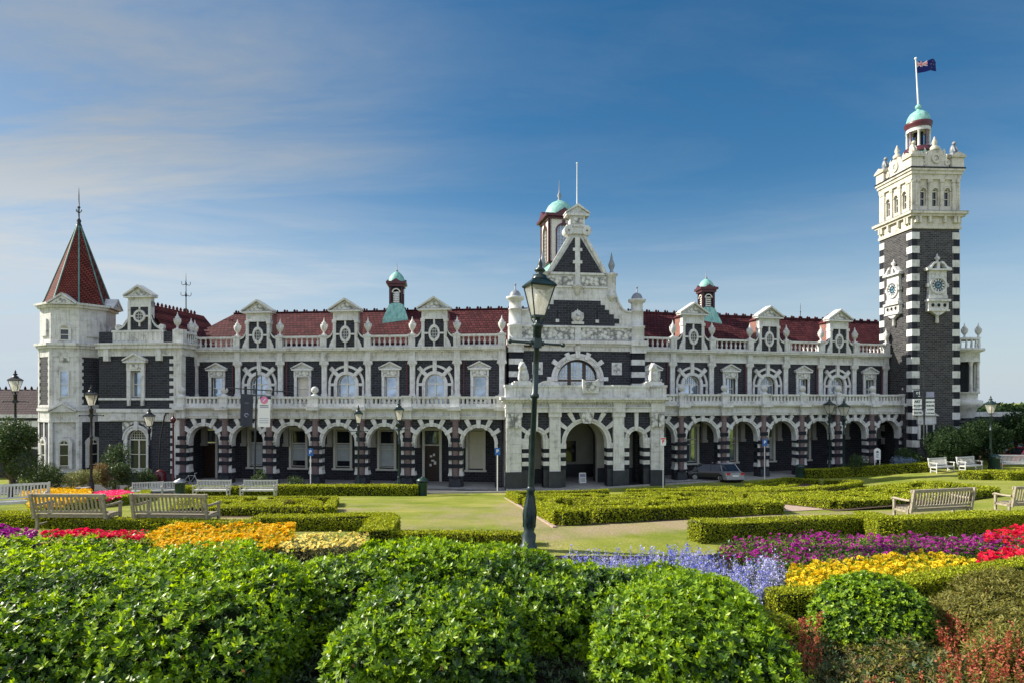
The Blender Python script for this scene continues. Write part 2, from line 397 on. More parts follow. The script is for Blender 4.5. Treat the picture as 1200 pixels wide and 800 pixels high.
# ------------------------------------------------------------------ ground height
def sstep(a, b, x):
    t = min(1.0, max(0.0, (x - a) / (b - a))); return t * t * (3 - 2 * t)
def G(x, y):
    xx = x * min(1.6, 50.0 / max(y, 30.0)); e = 0.1 + 0.22 * sstep(0.0, 12.0, xx) + 1.0 * sstep(23.0, 37.0, xx)
    if y <= 12.5: return 4.1
    t = min(1.0, (y - 12.5) / 31.5)
    return 4.1 + (e - 4.1) * t
def gp(px, row, h=0.0):
    """where the sight line through (px, row) meets the ground raised by h."""
    lo, hi = 2.0, 400.0
    k = (px - 600.0) / F; m = (HZ - row) / F
    d = lo
    while d < hi:
        if CZ + m * d <= G(k * d, d) + h: break
        d += 0.25
    a, b = d - 0.25, d
    for _ in range(12):
        c = (a + b) / 2
        if CZ + m * c <= G(k * c, c) + h: b = c
        else: a = c
    return Vector((k * b, b, G(k * b, b)))
# ------------------------------------------------------------------ the railway station
LW = Frame(-0.98 - 0.0, 47.0, -math.atan2(2.8, 24.62))            # origin at its porch end; local x runs negative to the left
RW = Frame(12.8, 49.8, math.atan2(6.3, 22.26))
CB = Frame(-0.51, 46.0, math.atan2(1.6, 12.27))
TW = Frame(35.8, 55.0, math.radians(3.0))

station = link('railway_station', None, None, TR(5.5, 49.0, 0.1))
tag(station, 'long bluestone railway station with white trim, red roof, corner turret and clock tower', 'railway station')
def part(name, mb, fr=None, x=0, y=0, z=0, r=0.0, parent=None, mesh=None):
    M = fr.M(x, y, z, r) if fr is not None else TR(x, y, z) @ RZ(r)
    return link(name, mesh if mesh is not None else mb.mesh(name), parent or station, M)

MESH = {}
def cached(key, fn):
    if key not in MESH:
        MESH[key] = fn()
    return MESH[key]

# ---- small architectural pieces, each a mesh of its own, built round (0,0,0)
def m_urn():
    b = MB(); b.box(-.16, .16, -.16, .16, 0, .08, 'white_stone')
    b.lathe(0, 0, [(.13, .08), (.07, .2), (.10, .3), (.24, .5), (.29, .72), (.25, .86), (.16, .92), (.20, 1.0), (.10, 1.08), (.05, 1.22), (.015, 1.42)], 'white_stone', 10)
    for s in (-1, 1): b.box(s * .24 - .06, s * .24 + .06, -.05, .05, .66, .9, 'white_stone')
    return b.mesh('urn')
def m_ball():
    b = MB(); b.lathe(0, 0, [(.26, 0), (.26, .08), (.12, .14), (.12, .2)], 'white_stone', 12); b.ball((0, 0, .46), .29, 'white_stone', 14, 8); return b.mesh('ball_finial')
def m_column():
    b = MB()
    b.box(-.42, .42, -.02, .75, -.05, .72, 'plinth_stone'); b.box(-.50, .50, .02, .70, -.05, .45, 'plinth_stone')
    for z0, z1 in ((.93, 1.55), (1.86, 2.17), (2.53, 2.87), (3.17, 3.55), (3.87, 5.31)):
        b.lathe(0, .24, [(.27, z0), (.27, z1)], 'pink_granite', 14)
    b.lathe(0, .24, [(.34, .72), (.34, .84), (.27, .93)], 'dark_block', 14)
    for z0, z1, w in ((1.55, 1.86, .52), (2.17, 2.53, .52), (2.87, 3.17, .52), (3.55, 3.87, .36)):
        b.box(-w, w, 0.03, .62, z0, z1, 'dark_block')
    b.box(-.36, .36, -.02, .6, 5.16, 5.33, 'pink_granite')
    return b.mesh('column')
def m_jambs():                               # white quoin blocks either side of a column
    b = MB()
    for s in (-1, 1):
        for z0, z1 in ((1.86, 2.17), (2.53, 2.87)): b.box(s * .30, s * .53, .06, .62, z0, z1, 'white_stone')
        b.prism([(s * .28, .93), (s * .60, .93), (s * .53, 1.25), (s * .53, 1.55), (s * .30, 1.55)], .06, .62, 'white_stone')
        b.box(s * .32, s * .53, .06, .62, 3.17, 3.62, 'white_stone')
    return b.mesh('quoin')
def m_arch(w, zs, ztop, half, rings=(.0, .24), cw=.13):
    b = MB()
    b.ring(0, zs, w - .02, w + .14, 0, 180, -.06, .5, 'white_stone', 22)
    b.ring(0, zs, w + .14, w + .25, 0, 180, -.12, .5, 'white_stone', 22)
    for a in (90, 63, 117):
        s = math.sin(math.radians(a)); b.wedge(0, zs, w - .05, (ztop - zs) / s - .02, a, cw, cw * 1.35, -.16, .3, 'white_stone')
    for a in (34, 146): b.wedge(0, zs, w - .05, w + .72, a, cw, cw * 1.3, -.16, .3, 'white_stone')
    for s in (-1, 1): b.box(s * (w - .02), s * (w + .22), -.08, .5, zs - .35, zs + .02, 'white_stone')
    return b.mesh('arch')
def win_rect(w, z0, z1, mull=0, rows=1, frame='cream_paint'):
    """sash window: returns (frame mesh, pane mesh)."""
    b = MB(); t = .06
    b.box(-w, -w + t, 0, .08, z0, z1, frame); b.box(w - t, w, 0, .08, z0, z1, frame)
    b.box(-w + t, w - t, 0, .08, z0, z0 + t, frame); b.box(-w + t, w - t, 0, .08, z1 - t, z1, frame)
    for k in range(1, rows + 1):
        zz = z0 + (z1 - z0) * k / (rows + 1); b.box(-w + t, w - t, -.01, .06, zz - .03, zz + .03, frame)
    for k in range(1, mull + 1):
        xx = -w + 2 * w * k / (mull + 1); b.box(xx - .02, xx + .02, .01, .05, z0 + t, z1 - t, frame)
    return b
def pane_rect(w, z0, z1, mat, blind=0.0):
    p = MB(); p.box(-w + .03, w - .03, .07, .09, z0 + .03, z1 - .03, mat)
    if blind > 0: p.box(-w + .07, w - .07, .055, .068, z1 - .06 - blind * (z1 - z0), z1 - .07, 'blind')
    return p
def m_rectsurround(lv):
    b = MB(); z0, z1 = lv['w0'], lv['w1']
    for s in (-1, 1):
        b.box(s * .50, s * .72, -.10, .2, z0 - .15, z1, 'white_stone')
    b.box(-.74, .74, -.12, .2, z1, lv['ent'], 'white_stone')
    b.box(-.60, .60, -.16, .0, z1 + .12, lv['ent'] - .1, 'carved_stone')
    b.box(-.80, .80, -.16, .2, z0 - .3, z0 - .15, 'white_stone')
    e = lv['ent']
    b.box(-.90, .90, -.26, .15, e, e + .12, 'white_stone')
    b.prism([(-.92, e + .12), (.92, e + .12), (0, e + .56)], -.06, .15, 'white_stone')
    for s in (-1, 1): b.prism([(s * .95, e + .125), (s * .95, e + .21), (0, e + .68), (0, e + .56)], -.28, .15, 'white_stone')
    return b.mesh('window_surround')
def m_archsurround(w, zs, ztop, zbot):
    b = MB()
    b.ring(0, zs, w, w + .26, 0, 180, -.14, .2, 'white_stone', 22)
    b.ring(0, zs, 1.34, 1.53, 0, 180, -.10, .2, 'white_stone', 24)
    for s in (-1, 1):
        b.box(s * w, s * (w + .26), -.14, .2, zbot, zs, 'white_stone'); b.box(s * 1.34, s * 1.53, -.10, .2, zbot, zs, 'white_stone')
        b.box(s * (w + .26), s * 1.52, -.12, .1, zs - .16, zs + .06, 'white_stone')
    b.box(-.15, .15, -.2, .15, zs + w - .02, ztop, 'white_stone')
    for a in (45, 135): b.wedge(0, zs, w, 1.86, a, .13, .17, -.19, .15, 'white_stone')
    return b.mesh('window_surround')
def arch_frame(w, z0, zs, cols=1, frame='cream_paint', fancy=False):
    b = MB(); t = .06
    b.ring(0, zs, w - .07, w, 0, 180, 0, .08, frame, 18)
    for s in (-1, 1): b.box(s * (w - t), s * w, 0, .08, z0, zs, frame)
    b.box(-w + t, w - t, 0, .08, z0, z0 + t, frame); b.box(-w + t, w - t, -.02, .08, zs - .05, zs + .05, frame)
    for k in range(1, cols + 1):
        xx = -w + 2 * w * k / (cols + 1); b.box(xx - .05, xx + .05, -.01, .08, z0, zs, frame)
    b.box(-w + t, w - t, .01, .06, (z0 + zs) / 2 - .025, (z0 + zs) / 2 + .025, frame)
    if fancy:
        for k in (-3, -2, -1, 0, 1, 2, 3):
            xx = k * w / 4; h = math.sqrt(max(0, w * w - xx * xx)); b.box(xx - .015, xx + .015, .02, .05, zs, zs + h - .04, frame)
        for h in (.25, .5, .75):
            ww = w * math.sqrt(1 - h * h); b.box(-ww, ww, .02, .05, zs + w * h - .015, zs + w * h + .015, frame)
    else: b.box(-.02, .02, .02, .05, zs, zs + w - .04, frame)
    return b
def arch_pane(w, z0, zs, mat):
    p = MB(); pts = [(-w + .02, z0), (w - .02, z0)] + [((w - .02) * math.cos(math.radians(a)), zs + (w - .02) * math.sin(math.radians(a))) for a in range(0, 181, 15)]
    p.prism(pts, .07, .09, mat); return p

def add_window(fr, x, y, fmesh, pmesh, smesh=None, label=None):
    w = part('window', None, fr, x, y, 0, mesh=fmesh)
    part('pane', None, fr, x, y, 0, parent=w, mesh=pmesh)
    if smesh: part('surround', None, fr, x, y, 0, parent=w, mesh=smesh)
    return w

def build_wing(fr, piers, ups, arch_first, dz, side, balls, backs):
    """piers: local x of arcade columns; ups: local x of upper pilasters; arch_first: does the first upper bay hold an arched window."""
    UY = 1.9; g = 0.1
    E0, E1, C1, R0, R1 = 5.44 + dz, 6.22 + dz, 6.40 + dz, 6.63 + dz, 7.2 + dz
    xs, xe = piers[0], piers[-1]
    xl, xr = (xs - (.1 if side == 'L' else 2.0), xe + (1.0 if side == 'L' else .35))
    # arcade wall, one mesh
    b = MB(); ends = []
    n = len(piers)
    bays = [(piers[i], piers[i + 1]) for i in range(n - 1)]
    if side == 'R': bays = [(piers[0] - (piers[1] - piers[0]), piers[0])] + bays
    for i, (a, c) in enumerate(bays):
        w = (c - a) / 2 - .53; mid = (a + c) / 2; zs = 3.55 + dz
        b.opening(a, c, 5.44 - 5.35, E0, mid, w, 5.44 - 5.35, zs, .12, .62, 'bluestone', n=18, intr='white_stone', rz=w * .93)
        am = cached(('arch', round(w, 2), dz), lambda: m_arch(w, zs, E0, 1.8))
        o = part('arch', None, fr, mid, .12, 0, mesh=am)
    part('arcade_wall', b, fr)
    for i, x in enumerate(piers):
        if side == 'L' and i == n - 1: continue
        cm = cached('column', m_column); col = part('column', None, fr, x, -.15, dz + .13, mesh=cm)
        part('quoins', None, fr, x, -.02, dz + .13, parent=col, mesh=cached('jambs', m_jambs))
    # entablature and balcony
    b = MB()
    b.box(xl, xr, -.10, .8, E0, E0 + .22, 'white_stone'); b.box(xl, xr, -.02, .8, E0 + .22, E1, 'white_stone'); b.box(xl, xr, -.18, .8, E0 + .17, E0 + .25, 'white_stone')
    b.box(xl, xr, -.42, .8, E1 + .03, C1, 'white_stone'); b.box(xl, xr, -.25, .8, E1 - .08, E1 + .03, 'white_stone')
    for x in piers:
        b.box(x - .38, x + .38, -.30, .0, E0 + .002, E1 - .1, 'white_stone'); b.box(x - .50, x + .50, -.62, -.02, E1 - .1, C1 + .01, 'white_stone')
    part('balcony_cornice', b, fr)
    b = MB()
    b.box(xl, xr, -.22, .10, C1, R0, 'white_stone'); b.box(xl, xr, -.26, .14, R1 - .16, R1, 'white_stone')
    x = xl + .1
    while x < xr - .1:
        b.box(x, x + .17, -.16, .04, R0, R1 - .16, 'white_stone'); b.box(x - .02, x + .19, -.17, .05, R0, R0 + .07, 'white_stone'); b.box(x - .02, x + .19, -.17, .05, R1 - .23, R1 - .16, 'white_stone'); x += .345
    for x in piers:
        b.box(x - .36, x + .36, -.34, .2, C1, R1 + .04, 'white_stone'); b.box(x - .42, x + .42, -.40, .26, R1 - .12, R1 + .06, 'white_stone')
    part('balcony_parapet', b, fr)
    for i in balls: part('ball_finial', None, fr, piers[i], -.06, R1 + .04, mesh=cached('ball', m_ball))
    # arcade floor, ceiling, back wall, steps
    b = MB(); BY = 3.1
    b.box(xl, xr, -.4, BY, -.15, .22 + dz, 'paving'); b.box(xl, xr, -.8, -.4, -.15, .10 + dz, 'kerb_stone')
    part('arcade_floor', b, fr)
    b = MB(); b.box(xl, xr, .62, BY + .3, 5.75 + dz, C1 - .03, 'grey_plaster'); part('arcade_ceiling', b, fr)
    b = MB(); wl = sorted(backs, key=lambda t: t[0]); x = xl - (.4 if side == 'L' else 3.0); b.box(x, x + .3, .7, BY, .1, 5.75 + dz, 'bluestone')
    b.box(xr, xr + .3, .7, BY + .4, .1, 5.75 + dz, 'bluestone')
    for (bx, kind) in wl:
        w = .62; zb = .24 + dz if kind == 'door' else 1.3 + dz
        x1 = (bx + w + .05)
        b.opening(x, x1, .1, 5.75 + dz, bx, w, zb, 4.35 + dz, BY, BY + .4, 'bluestone', rz=0); x = x1
    b.box(x, xr, BY, BY + .4, .1, 5.75 + dz, 'bluestone')
    part('arcade_back_wall', b, fr)
    for (bx, kind) in backs:
        w = .62; z0 = .24 + dz if kind == 'door' else 1.3 + dz; z1 = 4.35 + dz
        if kind == 'door':
            b = MB(); b.box(-w, w, .05, .14, z0, 3.15 + dz, 'dark_wood')
            for sx_ in (-1, 1):
                for zz in (.5, 1.7): b.box(sx_ * .08, sx_ * .5, .03, .05, z0 + zz, z0 + zz + 1.0, 'dark_wood')
            b.box(-w, w, 0, .12, 3.15 + dz, 3.25 + dz, 'cream_paint')
            if bx > -8:
                for nx, nz, nw, nh in ((-.22, 1.95, .20, .16), (.05, 2.05, .16, .2), (-.1, 1.6, .26, .14), (.12, 1.35, .2, .26), (-.25, 1.2, .18, .2)): b.box(nx, nx + nw, .02, .032, z0 + nz, z0 + nz + nh, 'pole_white')
            d = part('door', b, fr, bx, BY + .05)
            p = pane_rect(w, 3.25 + dz, z1, 'window_glass'); part('fanlight', p, fr, bx, BY + .05, parent=d)
        else:
            f = win_rect(w, z0, z1, 1 if kind == 'lights' else 0, 1); f.box(-w, w, -.02, .08, 3.2 + dz, 3.3 + dz, 'cream_paint')
            d = part('window', f, fr, bx, BY + .05)
            pm = pane_rect(w, z0, z1, 'dark_glass' if kind != 'lights' else 'window_glass', .97 if kind == 'blind' else 0)
            if kind == 'plain': pm.box(-w + .07, w - .07, .055, .068, z0 + (.1 if int(bx * 3) % 2 else .5), 3.15 + dz, 'net_curtain')
            part('pane', pm, fr, bx, BY + .05, parent=d)
        s = MB()
        for q in (-1, 1): s.box(q * w, q * (w + .2), -.08, .1, z0 - .1, z1 + .05, 'cream_paint')
        s.box(-w - .26, w + .26, -.12, .1, z1 + .05, z1 + .3, 'cream_paint')
        if kind != 'door': s.box(-w - .3, w + .3, -.16, .1, z0 - .25, z0 - .1, 'cream_paint')
        part('surround', s, fr, bx, BY - .02, parent=d)
    # wall brackets under the ceiling
    for i, x in enumerate(piers):
        b = MB(); b.box(x - .2, x + .2, BY - .35, BY, 3.1 + dz, 5.7 + dz, 'grey_plaster'); b.box(x - .13, x + .13, .6, BY, 5.35 + dz, 5.74 + dz, 'grey_plaster'); b.box(x - .26, x + .26, BY - .42, BY, 3.0 + dz, 3.25 + dz, 'grey_plaster')
        part('arcade_bracket', b, fr)
    # ---- upper storey
    U0, U1, K1, T0, T1 = 6.35, 10.1, 10.9, 11.17, 12.14
    ul, ur = ups[0] - .3, ups[-1] + .3
    b = MB(); m = len(ups)
    lv = dict(w0=6.95, w1=8.8, ent=9.35)
    arch_w, arch_zs = .78, 8.22
    allb = [(ups[i], ups[i + 1]) for i in range(m - 1)]
    for i, (a, c) in enumerate(allb):
        is_arch = (i % 2 == 0) == arch_first; mid = (a + c) / 2
        if is_arch: b.opening(a, c, U0, U1, mid, arch_w, 6.6, arch_zs, UY, UY + .45, 'bluestone', n=16)
        else: b.opening(a, c, U0, U1, mid, .5, lv['w0'], lv['w1'], UY, UY + .45, 'bluestone', rz=0)
    b.box(ul, ups[0], UY, UY + .45, U0, U1, 'bluestone'); b.box(ups[-1], ur, UY, UY + .45, U0, U1, 'bluestone')
    part('upper_wall', b, fr)
    b = MB(); b.box(xl, xr, .10, UY + .1, C1 - .025, C1 + .02, 'paving'); part('balcony_floor', b, fr)
    for x in ups:
        b = MB() 
        def mk():
            p = MB(); p.box(-.21, .21, -.16, .05, U0 + .1, U1 - .3, 'white_stone'); p.box(-.30, .30, -.22, .05, U0, U0 + .9, 'white_stone'); p.box(-.26, .26, -.2, .05, U0 + .9, U0 + 1.05, 'white_stone')
            p.box(-.26, .26, -.2, .05, U1 - .42, U1 - .3, 'white_stone'); p.box(-.34, .34, -.26, .05, U1 - .3, U1, 'white_stone')
            for s in (-1, 1): p.lathe(s * .3, -.18, [(.10, U1 - .30), (.10, U1 - .12)], 'white_stone', 8)
            return p.mesh('pilaster')
        part('pilaster', None, fr, x, UY, 0, mesh=cached('pilaster', mk))
    for i, (a, c) in enumerate(allb):
        is_arch = (i % 2 == 0) == arch_first; mid = (a + c) / 2
        if is_arch:
            f = cached(('af', side), lambda: arch_frame(arch_w, 6.6, arch_zs, 1, fancy=(side == 'R')).mesh('window'))
            p = cached('ap', lambda: arch_pane(arch_w, 6.6, arch_zs, 'window_glass').mesh('pane'))
            add_window(fr, mid, UY + .18, f, p, None)
            part('window_surround', None, fr, mid, UY, 0, mesh=cached('as', lambda: m_archsurround(arch_w, arch_zs, U1, 6.6)))
        else:
            bl = [0.55, 0.0, 0.25, 0.0][i % 4] if side == 'L' else 0.0
            f = cached(('rf', side), lambda: win_rect(.5, lv['w0'], lv['w1'], 0 if side == 'L' else 2, 1).mesh('window'))
            p = pane_rect(.5, lv['w0'], lv['w1'], 'window_glass', .93 if (side == 'L' and i in (1, 7)) or (side == 'L' and i == 2) else 0).mesh('pane')
            add_window(fr, mid, UY + .18, f, p, None)
            part('window_surround', None, fr, mid, UY, 0, mesh=cached('rs', lambda: m_rectsurround(lv)))
            b = MB(); b.tube([(a + .55, UY - .1, U0), (a + .55, UY - .1, U1)] if side == 'L' and i % 4 else [(c - .45, UY - .1, U0), (c - .45, UY - .1, U1)], .05, 'maroon_paint', 8)
            part('downpipe', b, fr)
    b = MB()
    b.box(ul, ur, UY - .12, UY + .45, U1 + .002, U1 + .2, 'white_stone'); b.box(ul, ur, UY - .06, UY + .45, U1 + .2, K1 - .1, 'white_stone')
    b.box(ul, ur, UY - .3, UY + .45, K1 - .1, K1 + .02, 'white_stone'); b.box(ul, ur, UY - .5, UY + .45, K1 + .02, T0, 'white_stone'); b.box(ul, ur, UY - .55, UY + .3, T0 - .1, T0, 'white_stone')
    for x in ups: b.box(x - .24, x + .24, UY - .28, UY - .05, U1 + .004, K1 - .1, 'white_stone')
    part('cornice', b, fr)
    b = MB(); PY = UY - .3
    for i, (a, c) in enumerate(allb):
        is_arch = (i % 2 == 0) == arch_first
        if is_arch: continue
        b = MB(); b.box(a + .28, c - .28, PY - .02, PY + .3, T0, T0 + .14, 'white_stone'); b.box(a + .28, c - .28, PY - .04, PY + .32, T1 - .17, T1, 'white_stone')
        k = max(4, int((c - a - .6) / .41))
        for j in range(k):
            x = a + .3 + (c - a - .6) * (j + .5) / k
            b.lathe(x, PY + .14, [(.09, T0 + .14), (.09, T0 + .2), (.055, T0 + .26), (.115, T0 + .42), (.06, T0 + .62), (.055, T0 + .68), (.10, T1 - .22), (.10, T1 - .17)], 'white_stone', 7)
        part('balustrade', b, fr)
    for x in ups:
        b = MB(); b.box(x - .27, x + .27, PY - .08, PY + .38, T0, T1 + .02, 'white_stone'); b.box(x - .32, x + .32, PY - .12, PY + .42, T1 - .1, T1 + .05, 'white_stone')
        part('pedestal', b, fr)
    for x in ups:
        part('urn', None, fr, x, PY + .14, T1 + .05, mesh=cached('urn', m_urn))
    # ---- dormers over the arched bays
    def m_dormer():
        d = MB(); z0, ze, za = T0 - .02, 13.35, 14.15
        w = 1.04
        d.box(-w + .2, w - .2, .06, .35, z0, ze, 'bluestone'); d.box(-w, w, .0, .4, ze, za - .1, 'white_stone'); d.box(-w - .06, w + .06, -.08, .4, ze, ze + .1, 'white_stone')
        for s in (-1, 1):
            d.box(s * (w - .24), s * w, -.05, .4, z0, ze, 'white_stone'); d.box(s * (w - .27), s * (w + .06), -.1, .4, ze - .18, ze, 'white_stone')
            d.prism([(s * w, z0), (s * (w + .34), z0), (s * (w + .30), z0 + .25), (s * (w + .14), z0 + .55), (s * w, z0 + .8)], -.02, .2, 'white_stone')
            # swept shoulder to the neighbouring pedestal
            pts = [(s * (w + .0), ze - .55)] + [(s * (w + .62 - .62 * math.cos(t)), ze - .55 - .75 * math.sin(t)) for t in [math.radians(k) for k in (15, 35, 55, 75, 90)]]
            low = [(x, z - .16) for x, z in reversed(pts)]
            d.prism(pts + low, .0, .2, 'white_stone'); 
            d.prism([(s * w, z0), (s * 1.62, z0), (s * 1.62, T1 - .25), (s * (w + .3), T1 + .1), (s * w, T1 + .45)], .08, .16, 'bluestone')
        zc = 12.25
        d.ring(0, zc, .30, .46, 0, 360, -.06, .2, 'white_stone', 20, 1.0, 1.5)
        d.box(-.07, .07, -.03, .1, zc + .68, ze, 'white_stone'); d.box(-.07, .07, -.03, .1, z0, zc - .68, 'white_stone')
        for s in (-1, 1): d.box(s * .45, s * (w - .24), -.03, .1, zc - .07, zc + .07, 'white_stone')
        return d.mesh('dormer')
    def m_pane():
        d = MB(); d.prism([(.3 * math.cos(t), 12.25 + .47 * math.sin(t)) for t in [2 * math.pi * k / 18 for k in range(18)]], .03, .055, 'dark_glass')
        for x in (-.1, .1): d.box(x - .012, x + .012, .0, .03, 11.82, 12.68, 'cream_paint')
        for z in (12.0, 12.25, 12.5): d.box(-.27, .27, .0, .03, z - .012, z + .012, 'cream_paint')
        return d.mesh('oval_window')
    def m_ped():
        d = MB(); za = 14.05
        d.box(-1.32, 1.32, -.24, .5, za, za + .12, 'white_stone'); d.prism([(-1.28, za + .12), (1.28, za + .12), (0, za + .95)], -.02, .5, 'white_stone')
        d.prism([(-.9, za + .2), (.9, za + .2), (0, za + .76)], -.06, .0, 'carved_stone')
        for s in (-1, 1): d.prism([(s * 1.38, za + .125), (s * 1.38, za + .24), (0, za + 1.12), (0, za + .95)], -.28, .5, 'white_stone')
        return d.mesh('pediment')
    def m_cheek():
        d = MB()
        for s in (-1, 1): d.box(s * .86, s * 1.0, .4, 1.3, T0, 13.95, 'terracotta')
        for s in (-1, 1): d.add([(s * 1.14, .5, 13.95), (0, .5, 14.9), (0, 1.35, 14.9), (s * 1.14, 1.35, 13.95)], [(0, 1, 2, 3)], 'roof_tile')
        d.box(-.9, .9, 1.2, 1.3, T0, 14.0, 'terracotta')
        return d.mesh('dormer_roof')
    for i, (a, c) in enumerate(allb):
        if (i % 2 == 0) != arch_first: continue
        mid = (a + c) / 2
        o = part('dormer', None, fr, mid, PY + .0, 0, mesh=cached('dormer', m_dormer))
        part('pediment', None, fr, mid, PY, 0, parent=o, mesh=cached('dped', m_ped))
        part('oval_window', None, fr, mid, PY + .0, 0, parent=o, mesh=cached('dpane', m_pane))
        part('dormer_roof', None, fr, mid, PY, 0, parent=o, mesh=cached('cheek', m_cheek))
    return dict(ul=ul, ur=ur)

L_piers = [LW.sx(p, 0.1) for p in (214.6, 264.3, 316.2, 370, 423.8, 478.1, 534, 588)]
L_ups = [LW.sx(p, 1.7) for p in (228, 278, 328, 379.5, 431, 483, 535.5, 588)]
backs = [(LW.sx(p, 3.1), k) for p, k in ((245, 'door'), (301, 'plain'), (350, 'plain'), (402, 'plain'), (453.5, 'plain'), (506.5, 'door'), (557.5, 'blind'))]
build_wing(LW, L_piers, L_ups, False, 0.0, 'L', (0, 1, 2, 3), backs)
R_piers = [RW.sx(p, 0.1) for p in (797.5, 847.5, 894, 938.7, 980.7, 1020.7, 1059)]
R_ups = [RW.sx(p, 1.7) for p in (788.7, 834.5, 879, 921.7, 962.5, 1002, 1038.7)]
R_ups = [R_ups[0] - (R_ups[1] - R_ups[0])] + R_ups
backs = [(RW.sx(p, 3.1), k) for p, k in ((809, 'lights'), (855, 'lights'), (899, 'plain'), (941, 'plain'))]
build_wing(RW, R_piers, R_ups, False, 0.2, 'R', range(7), backs)

# ---- roofs of the two wings
def wing_roof(fr, xl, xr, hipl=0.0, zr=14.87):
    b = MB(); y0, y1, ze = 2.0, 7.4, 11.1
    v = [(xl, y0, ze), (xr, y0, ze), (xr, y1, zr), (xl + hipl, y1, zr), (xr, 2 * y1 - y0, ze), (xl, 2 * y1 - y0, ze)]
    b.add(v, [(0, 1, 2, 3), (3, 2, 4, 5), (5, 0, 3), (1, 4, 2)], 'roof_tile')
    r = part('roof', b, fr)
    c = MB(); c.box(xl + hipl, xr, y1 - .10, y1 + .10, zr - .05, zr + .12, 'roof_tile'); x = xl + hipl + .2; 
    while x < xr - .3:
        c.lathe(x, y1, [(.08, zr + .1), (.12, zr + .18), (.10, zr + .27), (.03, zr + .33)], 'roof_tile', 6); c.lathe(x + .24, y1, [(.06, zr + .1), (.09, zr + .17), (.08, zr + .24), (.03, zr + .29)], 'roof_tile', 6); x += .95
    part('ridge_crest', c, fr, parent=r)
    return r
lroof_l = LW.sx(228, 2.4)
wing_roof(LW, lroof_l - 2.6, 2.5, 3.2)
wing_roof(RW, -4.0, RW.sx(1052, 7.4), 0, 15.0)
w = MB(); w.box(lroof_l - 2.2, 3, 12.6, 12.9, 0, 11.1, 'bluestone'); part('rear_wall', w, LW)
w = MB(); w.box(-4, 25, 12.6, 12.9, 0, 11.1, 'bluestone'); part('rear_wall', w, RW)

